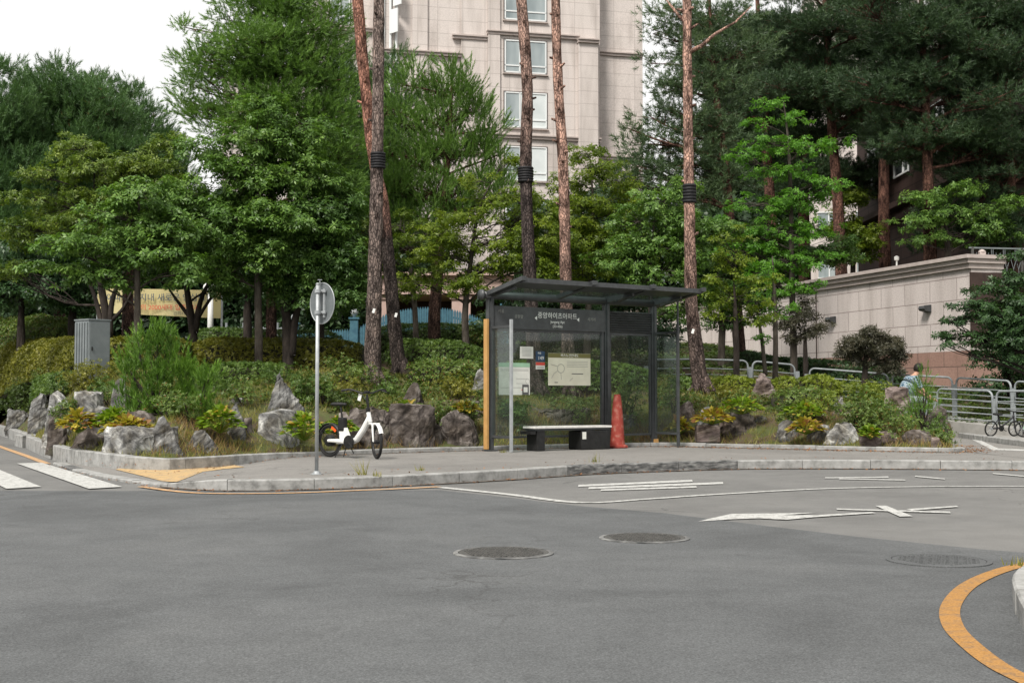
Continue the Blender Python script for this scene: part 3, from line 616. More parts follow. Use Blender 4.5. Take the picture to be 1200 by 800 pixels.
def trunk_tube(mb, path, radii, n=10, rough=.05, seed=0, per=.12):
    pts = catmull(path, 6); rr = np.interp(np.linspace(0, 1, len(pts)), np.linspace(0, 1, len(radii)), radii)
    L = sum(np.linalg.norm(pts[i+1]-pts[i]) for i in range(len(pts)-1)); m = int(min(160, max(10, L/per))); pts2 = [Vector(p) for p in resample3(pts, m)]
    rr2 = np.interp(np.linspace(0, 1, m), np.linspace(0, 1, len(rr)), rr); s = len(mb.v); mb.tube(pts2, list(rr2), n)
    for i in range(m):
        c = pts2[i]
        for j in range(n):
            v = Vector(mb.v[s+i*n+j]); q = noise.noise(Vector((v.x*3+seed, v.y*3, v.z*1.6)))*.6+noise.noise(Vector((v.x*11+seed, v.y*11, v.z*6)))*.4
            mb.v[s+i*n+j] = tuple(c+(v-c)*(1+q*rough*2))
def resample3(pts, n):
    pts = [np.array(p, float) for p in pts]; seg = [0]
    for i in range(1, len(pts)): seg.append(seg[-1]+np.linalg.norm(pts[i]-pts[i-1]))
    out = []
    for s in np.linspace(0, seg[-1], n):
        i = min(max(bisect.bisect(seg, s)-1, 0), len(pts)-2); t = (s-seg[i])/max(seg[i+1]-seg[i], 1e-9); out.append(pts[i]+(pts[i+1]-pts[i])*t)
    return out
def nearest_on(path, p, lo=.2):
    best = None
    P_ = resample3(path, 24)
    for i, q in enumerate(P_):
        if i < lo*24: continue
        dz = p[2]-q[2]; d = np.linalg.norm(np.array(p)-q)+(.8*max(0, -dz+.1)); d += abs(dz-.45*np.hypot(p[0]-q[0], p[1]-q[1]))*.6
        if best is None or d < best[0]: best = (d, i, q)
    return best[1]/24, best[2]
def limbs(mb, path, r0, blobs, cl, rng, lo=.2, twig=True, bow=.12, maxtw=60):
    for c, r in blobs:
        t, q = nearest_on(path, c, lo); rr = min(.06, r0*(1-t*.8)*.42); pth = limb_path(q, c, rng, bow); mb.tube([Vector(p) for p in pth], list(np.linspace(rr, rr*.35, len(pth))), 6)
        if twig:
            mine = [k_ for k_ in cl if k_[3] is c or np.allclose(k_[3], c)]
            for k_ in mine[:maxtw]:
                s = pth[rng.integers(2, len(pth))]; pp = limb_path(s, k_[0], rng, bow*.8, 4); mb.tube([Vector(p) for p in pp], list(np.linspace(rr*.30+.004, .004, 5)), 4, cap=False)
def B(px, py, D, rx, ry, rd=None):
    """crown lobe given by its centre as seen and its size in picture units at depth D"""
    c = Wp(px, py, D); s = D/F; return (tuple(c), (rx*s, (rd if rd is not None else rx)*s, ry*s))
def tree_pack(name, label, cat, base, trunkmesh, crown, bark, group=None):
    e = empty(name, base, 0, label, cat, group); trunkmesh.build('trunk', bark, e, base, smooth=True); return e
def broadleaf(label, base, path, rad, blobs, leaf, bark='bark', L=.095, w=.5, k=6, cd=26, ld=150, cr=(.25, .45), flat=.55, cat='tree', group=None, seed=1, name='broadleaf_tree', up=.8, lo=.25, extra=None, spread=.5, shell=.55):
    rng = np.random.default_rng(seed); path = [tuple(base)]+[tuple(p) for p in path]; e = empty(name, base, 0, label, cat, group)
    cd *= 1.7; ld *= 2.2; cr = (cr[0]*1.15, cr[1]*1.25); blobs = [(c, (r[0]*1.05, r[1]*1.05, r[2]*1.25)) for c, r in blobs]
    t = MB(); trunk_tube(t, path, rad, 9, .05, seed)
    cl = clumps(blobs, cd, rng, cr, flat, shell); limbs(t, path, rad[0], blobs, cl, rng, lo)
    if extra:
        for pth, rr in extra: trunk_tube(t, pth, rr, 7, .05, seed+3)
    t.build('trunk', M[bark], e, base, smooth=True)
    P, O = leaves_in(cl, ld, rng); np_mesh('crown', whorls(P, O, k, L, w, rng, up, spread), 4, M[leaf], e, base); return e
def pine(label, base, path, rad, blobs, leaf='pine', bark='farpinebark', AL=.22, NL=.13, w=.011, k=22, cd=24, sd=34, cr=(.35, .6), flat=.4, group=None, seed=1, rise=.55, lo=.35, name='pine_tree', ang=.75, twigs=True, cat='pine tree', bow=.05, shell=.5, n=9, dm=1.0):
    rng = np.random.default_rng(seed); path = [tuple(base)]+[tuple(p) for p in path]; e = empty(name, base, 0, label, cat, group)
    cd *= 1.6*dm; sd *= 2.0*dm; k = int(k*1.15); cr = (cr[0]*1.1, cr[1]*1.15); blobs = [(c, (r[0]*1.05, r[1]*1.05, r[2]*1.2)) for c, r in blobs]
    t = MB(); trunk_tube(t, path, rad, n, .05, seed); cl = clumps(blobs, cd, rng, cr, flat, shell); limbs(t, path, rad[0], blobs, cl, rng, lo, twigs, bow)
    t.build('trunk', M[bark], e, base, smooth=True)
    P, O = leaves_in(cl, sd, rng); axis = O*np.array([.8, .8, .35])+np.array([0, 0, rise])+rng.normal(0, .28, P.shape)
    np_mesh('crown', tuft(P, axis, k, AL*rng.uniform(.6, 1.25, len(P)), NL, w, rng, ang), 3, M[leaf], e, base); return e
LIST = []

# ------------------------------------------------------------------ shrubs, hedges, clumps
def hedge(label, pts, width, h, leaf='hedge', seed=0, L=.042, dens=2300, group='clipped hedges on the slope', rag=.03, name='clipped_hedge', tops=None):
    """pts: ground line of the hedge; a rounded, slightly uneven box of small leaves over a solid dark core"""
    rng = np.random.default_rng(seed+50); pts = [np.array(p[:2]) for p in pts]; base = (pts[0][0], pts[0][1], th(*pts[0])); n = max(4, int(sum(np.linalg.norm(pts[i+1]-pts[i]) for i in range(len(pts)-1))/.3)); C = resample([tuple(p) for p in catmull(pts, 5)], n); NN = normals2d(C)
    prof = [(a, math.copysign(abs(math.cos(a))**.6, math.cos(a)), abs(math.sin(a))**.62) for a in np.linspace(0, math.pi, 11)]
    e = empty(name, base, 0, label, 'hedge', group); mb = MB(); vs = []; F_ = []; S = []
    for i, (c, q) in enumerate(zip(C, NN)):
        z = th(c[0], c[1]); ztop_ = None if tops is None else float(np.interp(c[0], tops[0], tops[1])); h = h if tops is None else max(.35, ztop_-z+.05); endk = min(1, (min(i, n-1-i)+.35)/1.6)
        for a, cx, cz in prof:
            jit = 1+.07*noise.noise(Vector((c[0]*1.3+cx*2, c[1]*1.3, cz*2+seed*7)))+.06*noise.noise(Vector((c[0]*4+cx*3, c[1]*4, cz*5+seed*7)))
            hh = h*jit*(.75+.25*endk); p = (c[0]+q[0]*cx*width/2*endk**.5*jit, c[1]+q[1]*cx*width/2*endk**.5*jit, z-.05+cz*hh); S.append(p)
            p2 = (c[0]+q[0]*cx*width/2*.80*endk**.5, c[1]+q[1]*cx*width/2*.80*endk**.5, z-.05+cz*hh*.84); vs.append(p2)
    m = len(prof); fs = [(i*m+j, i*m+j+1, (i+1)*m+j+1, (i+1)*m+j) for i in range(n-1) for j in range(m-1)]+[tuple(range(m)), tuple((n-1)*m+j for j in range(m))]
    mb.add(vs, fs); mb.build('twigs', M['twig'], e, base, smooth=True)  # solid dark core under the leaf shell, no separate twigs
    S = np.array(S); fq = np.array(fs[:-2]); a, b, c, d = (S[fq[:, i]] for i in range(4)); area = np.linalg.norm(np.cross(c-a, d-b), axis=1)/2; nr = unit(np.cross(c-a, d-b)); ctr = np.array([0, 0, 1.])
    cen = (a+b+c+d)/4; cc = np.array([C[min(n-1, i//(m-1))] for i in range(len(fq))]); inw = np.c_[cc, cen[:, 2]-h*.4]-cen; flip = (nr*inw).sum(1) > 0; nr[flip] *= -1
    N = int(area.sum()*dens*1.8/6); pick = rng.choice(len(fq), N, p=area/area.sum()); u, v = rng.random((N, 1)), rng.random((N, 1))
    P = (a[pick]*(1-u)+b[pick]*u)*(1-v)+(d[pick]*(1-u)+c[pick]*u)*v; P = P+nr[pick]*rng.normal(0, rag*.6, (N, 1))
    # loose shoots standing out of the cut face
    np_mesh('foliage', whorls(P, nr[pick], 6, L, .55, rng, .55, .6, -.15), 4, M[leaf], e, base); return e
def shrub(label, c, rx, rz, leaf='azalea', L=.05, k=6, seed=0, dens=260, cd=40, name='shrub', group=None, w=.45, cat='shrub', cr=(.22, .4), upr=1.0, lobes=5, ry=None):
    rng = np.random.default_rng(seed+900); c = Vector(c); ry = ry or rx; blobs = []
    for i in range(lobes):
        a = rng.uniform(0, 6.28); f = rng.uniform(.15, .6); s = rng.uniform(.5, .8); blobs.append(((c.x+math.cos(a)*rx*f, c.y+math.sin(a)*ry*f, c.z+rz*rng.uniform(.35, .68)), (rx*s, ry*s, rz*s*.75)))
    e = empty(name, c, 0, label, cat, group); cl = clumps(blobs, cd*2.2, rng, (cr[0]*1.15, cr[1]*1.15), .8, .6); dens *= 2.4; t = MB()
    for k_ in cl[::5]:
        pp = limb_path((c.x+rng.normal(0, .05), c.y+rng.normal(0, .05), c.z-.05), k_[0], rng, .1, 3); t.tube([Vector(p) for p in pp], [.014, .010, .007, .004], 4, cap=False)
    t.build('stems', M['darkbark'], e, c)
    P, O = leaves_in(cl, dens, rng); P[:, 2] = np.maximum(P[:, 2], c.z-.05)
    np_mesh('foliage', whorls(P, O, k, L, w, rng, upr*.6, .5, -.35*upr), 4, M[leaf], e, c); return e
def needle_bush(label, c, shoots, leaf='bushpine', seed=0, k=26, AL=.32, NL=.10, w=.009, name='dwarf_pine', group=None, cat='shrub', rise=1.0, ang=.6):
    """shoots: lobes (centre, radii); upright candles all over"""
    rng = np.random.default_rng(seed+300); c = Vector(c); e = empty(name, c, 0, label, cat, group); cl = clumps(shoots, 62, rng, (.2, .34), .9, .45); t = MB()
    for k_ in cl[::3]:
        pp = limb_path((c.x, c.y, c.z-.05), k_[0], rng, .12, 4); t.tube([Vector(p) for p in pp], [.03, .022, .016, .010, .005], 4, cap=False)
    t.build('stems', M['darkbark'], e, c)
    P, O = leaves_in(cl, 300, rng); P[:, 2] = np.maximum(P[:, 2], c.z-.02); axis = O*np.array([.5, .5, .2])+np.array([0, 0, rise])+rng.normal(0, .2, P.shape)
    np_mesh('foliage', tuft(P, axis, k, AL*rng.uniform(.5, 1.2, len(P)), NL, w, rng, ang), 3, M[leaf], e, c); return e
def hosta(label, c, r, h, leaf='hosta', seed=0, n=70, L=.17, name='hosta_clump'):
    rng = np.random.default_rng(seed+700); c = Vector(c); N = n; a = rng.uniform(0, 6.28, N); f = rng.uniform(0, 1, N)**.6
    P = np.stack([c.x+np.cos(a)*r*f*.85, c.y+np.sin(a)*r*f*.6, c.z+h*(1-.75*f**2)*rng.uniform(.6, 1, N)], 1); P[:, 2] = np.maximum(P[:, 2], terrain(P[:, 0], P[:, 1])+.04)
    out = np.stack([np.cos(a)*(f+.1), np.sin(a)*(f+.1), .45-f*.5], 1); d = unit(out+rng.normal(0, .2, (N, 3))); nr = unit(np.array([0, 0, 1.])+rng.normal(0, .3, (N, 3)))
    LL = L*rng.uniform(.6, 1.2, N); s = unit(np.cross(d, nr)); nr = np.cross(s, d); V = []
    # broad leaf: six points, tip drooping
    for t_, w_, z_ in ((0, 0, 0), (.3, .30, .05), (.65, .27, .04), (1, 0, -.12), (.65, -.27, .04), (.3, -.30, .05)):
        V.append(P+d*(LL*t_)[:, None]+s*(LL*w_)[:, None]+nr*(LL*z_)[:, None])
    e = empty(name, c, 0, label, 'plant', 'hosta clumps among the rocks'); np_mesh('leaves', np.stack(V, 1).reshape(-1, 3), 6, M[leaf], e, c)
    t = MB()
    for p in P[::3]: t.tube([c+Vector((0, 0, -.03)), Vector(p)], [.006, .003], 3, cap=False)
    t.build('stalks', M['hosta'], e, c); return e
def blades(name, P, L, w, m, rng, lean=.45):
    N = len(P); d = unit(rng.normal(0, lean, (N, 3))*np.array([1, 1, .2])+np.array([0, 0, 1.])); s = unit(np.cross(d, rng.normal(0, 1, (N, 3))))*w/2; LL = (L*rng.uniform(.4, 1.2, N))[:, None]
    return tag(np_mesh(name, np.stack([P-s, P+s, P+d*LL], 1).reshape(-1, 3), 3, m), kind='stuff')

# ------------------------------------------------------------------ rocks
def rock(label, px0, px1, pyt, pyb, mt='rock_grey', seed=0, D=None, taper=.0, lean=0, depth=.8, name='boulder', flat=0, group='boulders edging the planting bed', sharp=.16, groove=.5):
    cx = (px0+px1)/2; g = gp(cx, pyb-3) if D is None else Wp(cx, pyb, D); Dd = g.y; s = Dd/F; wd = (px1-px0)*s; h = (pyb-pyt)*s; rng = random.Random(seed*13+5)
    wd *= 1.22; h *= 1.06; c = Vector((g.x, Dd+wd*depth*.28, g.z-.08)); bm = bmesh.new()
    for i in range(26):
        a = rng.uniform(0, 6.283); z = rng.uniform(0, 1)**.8; rr = (1-z*taper)*(1-(.30+1.1*rng.random())*z**2*(1-flat*.8)*.62)*rng.uniform(.82, 1.04)
        bm.verts.new((math.cos(a)*rr*wd/2+lean*z*wd, math.sin(a)*rr*wd/2*depth, z*h*1.04 if not flat else min(z*1.3, 1)*h*1.03))
    bm.verts.new((lean*wd+rng.uniform(-.05, .05)*wd, 0, h*1.06))
    for i in range(7): a = i*.9; bm.verts.new((math.cos(a)*wd*.48, math.sin(a)*wd*.46*depth, -.12))
    r = bmesh.ops.convex_hull(bm, input=bm.verts[:]); bmesh.ops.delete(bm, geom=[v for v in bm.verts if not v.link_faces], context='VERTS')
    bmesh.ops.triangulate(bm, faces=bm.faces[:])
    for q in range(5):
        bmesh.ops.subdivide_edges(bm, edges=[e for e in bm.edges if e.calc_length() > .035], cuts=1, use_grid_fill=True, smooth=.0); bmesh.ops.triangulate(bm, faces=bm.faces[:])
    bmesh.ops.smooth_vert(bm, verts=bm.verts[:], factor=.15, use_axis_x=True, use_axis_y=True, use_axis_z=True)
    bm.normal_update(); off = Vector((seed*3.1, seed*1.7, 0)); rot = Euler((rng.uniform(-.9, .9), rng.uniform(-.9, .9), rng.uniform(0, 3))).to_matrix()
    for v in bm.verts:
        p = rot @ v.co; q = Vector((p.x*5, p.y*2.4, p.z*2.0))+off
        gr = Vector((v.co.x*11+v.co.z*lean*4, v.co.y*11, v.co.z*1.3))+off
        d = noise.noise(p*2.4+off)*.10*(1-groove*.5)+abs(noise.noise(p*5+off))*-.08*(1-groove*.5)-abs(noise.noise(gr))*.07*groove-abs(noise.noise(gr*2.3))*.03*groove+noise.noise(q*1.1)*.030+noise.noise(q*2.6)*.018+noise.noise(p*14+off)*.018
        f1, f2 = noise.voronoi(p*3.2+off)[0][:2]; d += (1-groove)*-.05*math.exp(-(f2-f1)*16)+.02*(noise.voronoi(q*1.2)[0][0]-.4)
        v.co += v.normal*d*min(1, .25+wd*.7)*sharp*5.5
    me = bpy.data.meshes.new(name); bm.to_mesh(me); bm.free(); me.materials.append(M[mt]); o = bpy.data.objects.new(name, me); COL.objects.link(o)
    o.location = c
    return tag(o, label, 'rock', group)
rock('low dark upright stone at the far left end of the garden edge', 5, 34, 481, 505, 'rock_grey', 1)
rock('tall furrowed grey stone leaning between two others at the left bend of the kerb', 30, 58, 464, 510, 'rock_grey', 2, taper=.25)
rock('rounded pale topped stone behind the left bend of the kerb', 48, 82, 459, 512, 'rock_pale', 3, taper=.15, D=21.4)
rock('smooth dark grey stone standing in front of the furrowed left stones', 52, 78, 474, 519, 'rock_brown', 4, taper=.3, D=20.7)
rock('pale flat topped stone below the grey utility cabinet', 86, 118, 455, 480, 'rock_pale', 5, flat=1, D=20.3)
rock('dark grooved stone above the yellow hosta left of the dwarf pine', 90, 127, 467, 492, 'rock_grey', 6, D=20.2)
rock('low brown grey boulder right behind the kerb, left of the big pale one', 76, 128, 499, 531, 'rock_brown', 7, depth=.6)
rock('big pale banded boulder with a hollow top behind the curved kerb', 122, 200, 501, 535, 'rock_pale', 8, flat=1, depth=.55, sharp=.12)
rock('narrow slanting grey stone leaning on the big pale boulder', 176, 212, 491, 534, 'rock_grey', 9, taper=.4, lean=-.1, depth=.5)
rock('brown stone half buried below the dwarf pine', 146, 184, 478, 500, 'rock_brown', 10, D=19.3)
rock('low grooved grey boulder on the kerb right of the dwarf pine', 217, 257, 503, 532, 'rock_grey', 11, depth=.7)
rock('small upright dark stone between ferns right of the dwarf pine', 262, 290, 472, 520, 'rock_grey', 12, D=19.3, taper=.35)
rock('slanting grey stone tucked behind the dwarf pine', 126, 150, 440, 470, 'rock_grey', 13, D=21.0, taper=.5)
rock('tall pointed furrowed stone like a tree stump on the grass', 308, 366, 436, 500, 'rock_grey', 14, taper=.8, lean=-.22, D=20.9, depth=.7, groove=1.0)
rock('square pale block at the foot of the tall pointed stone', 300, 345, 482, 521, 'rock_pale', 15, flat=1, depth=.7, sharp=.09)
rock('low scattered pale stone on the dry grass strip', 262, 288, 460, 475, 'rock_pale', 16, D=21.2)
rock('low dark stone behind the saddle of the white bicycle', 382, 420, 480, 527, 'rock_brown', 17, D=20.6)
rock('wide dark stone behind the bicycle handlebar', 405, 462, 474, 505, 'rock_brown', 18, D=21.0)
rock('low brown stone under the bicycle frame at the kerb', 405, 452, 500, 524, 'rock_brown', 19, D=20.6)
rock('large blocky dark boulder right of the bicycle', 448, 505, 473, 526, 'rock_brown', 20, flat=1, depth=.6, D=21.05, sharp=.11)
rock('tilted slab of grooved stone at the foot of the two pines', 467, 497, 445, 470, 'rock_brown', 21, taper=.4, lean=.1, D=22.8)
rock('dark mossy boulder left of the shelter edge strip', 514, 562, 478, 524, 'rock_brown', 22, D=21.5)
rock('small grey stone above the shrub left of the shelter', 553, 574, 428, 446, 'rock_grey', 23, D=25)
rock('dark boulder behind the lower left glass of the shelter', 572, 622, 480, 517, 'rock_brown', 24, D=23.4)
rock('brown boulder behind the bench', 628, 690, 478, 516, 'rock_brown', 25, D=23.6, flat=1)
rock('grey boulder behind the traffic cone and narrow glass pane', 700, 758, 484, 515, 'rock_grey', 26, D=23.8)
rock('pinkish upright boulder just right of the shelter side glass', 791, 822, 469, 510, 'rock_pink', 27, D=24.0)
rock('grooved grey boulder standing behind the small stone block', 815, 846, 476, 517, 'rock_grey', 28, D=23.2, taper=.2)
rock('large slanting brown boulder under yellow hosta on the right side', 850, 898, 474, 515, 'rock_brown', 29, D=23.1, taper=.45, lean=-.12)
rock('small grey stone filling the gap beside the slanting brown boulder', 880, 907, 484, 506, 'rock_grey', 30, D=23.3)
rock('tall peaked lichen covered stone in front of the hedge', 877, 917, 436, 470, 'rock_pink', 31, taper=.6, D=25.4, lean=-.06)
rock('low rounded grey boulder on the kerb, left of the striped one', 911, 940, 494, 520, 'rock_grey', 32)
rock('small dark boulder touching the striped pale one', 947, 975, 499, 521, 'rock_grey', 33)
rock('striped wedge shaped boulder with pale bands on the right kerb', 962, 1015, 493, 523, 'rock_pale', 34, taper=.5, depth=.55)
rock('grooved grey stone sticking out of the bush above the striped boulder', 974, 998, 460, 483, 'rock_grey', 35, D=23.6, taper=.3)
rock('pink brown stone low on the right kerb', 1026, 1057, 506, 522, 'rock_pink', 36)
rock('dark reddish boulder near the right tip of the bed', 1055, 1096, 503, 523, 'rock_brown', 37)
rock('rounded brown boulder at the right tip of the bed', 1087, 1114, 491, 521, 'rock_brown', 38)
rock('grey stone peeping from the sapling on the right', 1058, 1072, 478, 495, 'rock_grey', 39, D=23.2)
rock('squared dark stone behind the striped boulder', 975, 1003, 476, 497, 'rock_pink', 41, D=22.9)
rock('low wide grey boulder between the square pale block and the bicycle wheel', 343, 372, 500, 522, 'rock_grey', 50, D=20.4)
rock('broad dark stone under the shrubs left of the square pale block', 268, 300, 488, 523, 'rock_brown', 51, D=19.6, taper=.3)
rock('weathered brown stone wedged between the blocky boulder and the mossy one', 500, 520, 490, 524, 'rock_brown', 52, D=21.4)
rock('dark stone half hidden above the mossy boulder', 535, 566, 466, 494, 'rock_brown', 53, D=22.8)
rock('long low stone at the back of the left rock group', 96, 140, 476, 498, 'rock_grey', 54, D=19.5)
rock('leaning reddish stone left of the slanting brown boulder', 838, 862, 482, 515, 'rock_pink', 55, D=23.2, taper=.3, lean=.15)
rock('low dark boulder under the feathery hedge right of the peaked stone', 905, 935, 478, 502, 'rock_brown', 56, D=23.4)
rock('low pinkish boulder between the striped and the reddish ones', 1008, 1034, 500, 522, 'rock_pink', 57, D=21.4)
rock('brown stone behind the two low right boulders', 940, 968, 482, 508, 'rock_brown', 58, D=22.8)
rock('dark wedge stone in the gap below the reddish tipped shrub', 990, 1022, 478, 500, 'rock_grey', 59, D=23.0, taper=.4)
rock('small stone at the kerb left of the rounded tip boulder', 1092, 1104, 508, 523, 'rock_pink', 60, D=21.0)
SEAT = rock('large pinkish boulder that the person sits on', 1040, 1068, 452, 482, 'rock_pink', 40, D=27.0, flat=1)
p = gp(827.5, 517); o = MB(); o.bbox((0, 0, .15), (.42, .3, .30), .02); bl = o.build('stone_block', M['rock_pink'], None)
bl.location = (p.x, 23.0, .2); tag(bl, 'small squared stone block set on the kerb right of the shelter', 'stone block')

# ------------------------------------------------------------------ bus shelter
A0 = G(574, 528.2, .12); A1 = G(766, 522.4, .12); SL = (A1-A0).length; ang = math.atan2(A1.y-A0.y, A1.x-A0.x)
S = empty('bus_shelter', (A0.x, A0.y, .12), ang, 'dark grey glass bus shelter with a raised flat roof and papers on its glass', 'bus shelter')
Lm = 2.46; H = 2.55
def zloc(py, D): return CH+(HOR-py)/F*D-.12
for i, u in enumerate((0, Lm, SL)):
    m = MB(); m.bbox((u, 0, (H)/2), (.11, .09, H), .008); m.box((u, -.06, H/2), (.05, .03, H-.06)); m.mi = 0; m.bbox((u, 0, .012), (.2, .18, .024), .004); m.build('post', M['dark'], S)
# rear beam (round) and roof
m = MB(); m.cyl((-.16, 0, H+.02), (SL+.12, 0, H+.02), .065, n=20); m.cyl((-.19, 0, H+.02), (-.15, 0, H+.02), .09, n=20); bm_ = m.build('rear_beam', M['dark'], S, smooth=True)
def roofz(v): return H+.06+.145*v       # v: metres forward of the posts
RU = [(-.10, Lm*.5-.03), (Lm*.5-.03, Lm+.06), (Lm+.06, SL+.28)]
RU = [(-.06, 1.38), (1.38, 2.66), (2.66, SL+.26)]
for a, b in RU:
    m = MB(); rows_ = [(-.18, roofz(-.18)), (.96, roofz(.96))]
    pts = [(a+.03, .18, rows_[0][1]), (b-.03, .18, rows_[0][1]), (b-.03, -.96, rows_[1][1]), (a+.03, -.96, rows_[1][1])]
    m.prism(pts, (0, 0, .012)); m.build('roof_panel', M['roofglass'], S)
    m = MB()
    m.prism([(a, -.95, roofz(.95)-.055), (b, -.95, roofz(.95)-.055), (b, -1.02, roofz(1.02)-.05), (a, -1.02, roofz(1.02)-.05)], (0, 0, .075)); m.build('fascia', M['dark'], S)
    # opaque front third of each panel, as the photo shows
    m = MB(); m.prism([(a+.03, -.52, roofz(.52)-.022), (b-.03, -.52, roofz(.52)-.022), (b-.03, -.945, roofz(.945)-.022), (a+.03, -.945, roofz(.945)-.022)], (0, 0, .016)); m.build('roof_soffit', M['dark'], S)
for u in (-.06, 1.38, 2.66, SL+.26):
    m = MB(); w = .045
    m.prism([(u-w, .22, roofz(-.22)-.07), (u+w, .22, roofz(-.22)-.07), (u+w, -1.07, roofz(1.07)-.03), (u-w, -1.07, roofz(1.07)-.03)], (0, 0, .07)); m.build('roof_rafter', M['dark'], S)
for u in (0, Lm, SL):
    m = MB(); m.prism([(u-.02, .05, H-.02), (u-.02, -.75, roofz(.75)-.10), (u-.02, -.75, roofz(.75)-.05), (u-.02, .05, H+.10)], (.04, 0, 0)); m.build('bracket', M['dark'], S)
# header with stop name
hz0, hz1 = 2.02, 2.40
m = MB(); m.bbox(((Lm)/2, -.012, (hz0+hz1)/2), (Lm-.11, .07, hz1-hz0), .006); hd = m.build('header_panel', M['dark'], S)
def text(body, size, loc, parent, m, name='lettering', rot=(R(90), 0, 0), align='CENTER'):
    c = bpy.data.curves.new(name, 'FONT'); c.body = body; c.size = size; c.align_x = align; c.align_y = 'CENTER'; c.extrude = .001
    o = bpy.data.objects.new(name, c); COL.objects.link(o); bpy.context.view_layer.update()
    me = bpy.data.meshes.new_from_object(o.evaluated_get(bpy.context.evaluated_depsgraph_get())); bpy.data.objects.remove(o)
    me.materials.clear(); me.materials.append(m); o = bpy.data.objects.new(name, me); COL.objects.link(o); o.parent = parent; o.location = loc; o.rotation_euler = rot; return o
yf = -.051
text('중앙하이츠아파트', .115, (1.36, yf, 2.265), hd, M['whiteink']); text('Jungang Apt', .062, (1.36, yf, 2.165), hd, M['whiteink']); text('(23-436)', .06, (1.36, yf, 2.09), hd, M['whiteink'])
text('공원앞', .065, (.55, yf, 2.23), hd, M['greyink']); text('사거리', .065, (2.1, yf, 2.23), hd, M['greyink']); text('서울', .07, (.19, yf, 2.31), hd, M['greyink'])
m = MB()
for u in (.90, 1.80): m.prism([(u-.025, yf, 2.22), (u+.025, yf, 2.255), (u+.025, yf, 2.185)], (0, -.002, 0))
m.build('arrow', M['whiteink'], hd)
m = MB(); mid = (Lm+SL)/2; wd = SL-Lm-.11
m.box((mid, .01, (hz0+hz1)/2), (wd, .02, hz1-hz0))
for i in range(9): m.box((mid, -.012, hz0+.03+i*.042), (wd, .035, .018), 0, Matrix.Rotation(R(30), 3, 'X'))
m.build('louvre_panel', M['dark'], S)
def framed_glass(u0, u1, z0, z1, y=0, fr=.035, nm='glass_pane'):
    m = MB(); m.box(((u0+u1)/2, y, z0+fr/2), (u1-u0, .04, fr)); m.box(((u0+u1)/2, y, z1-fr/2), (u1-u0, .04, fr)); m.box((u0+fr/2, y, (z0+z1)/2), (fr, .04, z1-z0-2*fr)); m.box((u1-fr/2, y, (z0+z1)/2), (fr, .04, z1-z0-2*fr))
    f = m.build('glass_frame', M['dark'], S); g = MB(); g.box(((u0+u1)/2, y, (z0+z1)/2), (u1-u0-2*fr, .010, z1-z0-2*fr)); g.build(nm, M['glass'], f); return f
framed_glass(.065, Lm-.065, .20, hz0-.004); framed_glass(Lm+.065, SL-.065, .20, hz0-.004)
m = MB(); m.box((Lm-.10, -.01, 1.15), (.05, .05, 1.75)); m.build('mullion', M['dark'], S)
# side screens: perpendicular, with an end post
for u, vl, lab in ((0, -.62, 0), (SL, -.66, 0)):
    m = MB(); m.box((u, vl/2-.03, 2.03), (.035, -vl-.06, .04)); m.build('screen_rail', M['dark'], S); m = MB(); m.box((u, vl/2-.03, .24), (.035, -vl-.06, .04)); m.build('screen_rail', M['dark'], S)
    m = MB(); m.bbox((u, vl, 1.07), (.045, .045, 2.14), .006); m.build('screen_post', M['silver'] if u == 0 else M['dark'], S)
    m = MB(); m.box((u, vl/2-.03, 1.135), (.010, -vl-.10, 1.74)); m.build('side_glass', M['glass'], S)
m = MB(); m.bbox((SL, -.66, 2.35), (.03, .03, .5), .004); m.build('roof_stay', M['dark'], S)
m = MB(); m.bbox((-.085, -.02, 1.10), (.045, .10, 2.14), .006); m.build('edge_strip', M['strip'], S)
m = MB(); m.bbox((SL-.03, -.10, .07), (.09, .04, .12), .006); m.build('orange_foot', M['strip'], S)
# papers stuck on the big pane: u from px
def uu(px):
    a = A0; d = (A1-A0)/SL; t = (px-600)/F
    return (t*a.y-a.x)/(d.x-t*d.y)
def sheet(name, px0, px1, py0, py1, m, y=-.009, th_=.003, label=None):
    u0, u1 = uu(px0), uu(px1); D = A0.y+(A1.y-A0.y)/SL*(u0+u1)/2; z1, z0 = zloc(py0, D), zloc(py1, D); q = MB(); q.box(((u0+u1)/2, y, (z0+z1)/2), (u1-u0, th_, z1-z0)); o = q.build(name, m, S)
    if label: o['label'] = label
    return o, u0, u1, z0, z1
def lines(par, u0, u1, zs, h, m, y): 
    q = MB()
    for z in zs: q.box(((u0+u1)/2, y, z), (u1-u0, .001, h))
    q.build('printed_lines', m, par)
o, a, b, c, d = sheet('notice', 609, 624.5, 406, 420, M['paper'], label='white text notice'); lines(o, a+.04, b-.04, [d-.03-.022*i for i in range(7)], .006, M['greyink'], -.0115)
o, a, b, c, d = sheet('route_sign', 627.5, 638, 411.5, 423.5, M['blueink'], label='dark blue route number sign'); text('149', .085, ((a+b)/2+.01, -.0125, c+.055), o, M['whiteink']); text('마을', .04, ((a+b)/2-.02, -.0125, d-.035), o, M['whiteink'])
o, a, b, c, d = sheet('sticker', 627.5, 638, 424.3, 432.5, M['paper'], label='small red and white sticker'); q = MB(); q.box(((a+b)/2, -.0115, d-.028), (b-a, .002, .05)); q.build('red_band', M['redink'], o); lines(o, a+.02, b-.02, [c+.02, c+.04], .008, M['greyink'], -.0115)
o, a, b, c, d = sheet('route_map', 642, 691.5, 414, 451.5, M['cream'], label='cream route map with olive heading')
q = MB(); q.box(((a+b)/2, -.0118, d-.04), (b-a, .003, .075)); hb = q.build('heading_band', M['olive'], o); text('버스노선안내도', .06, ((a+b)/2, -.0145, d-.04), hb, M['whiteink'])
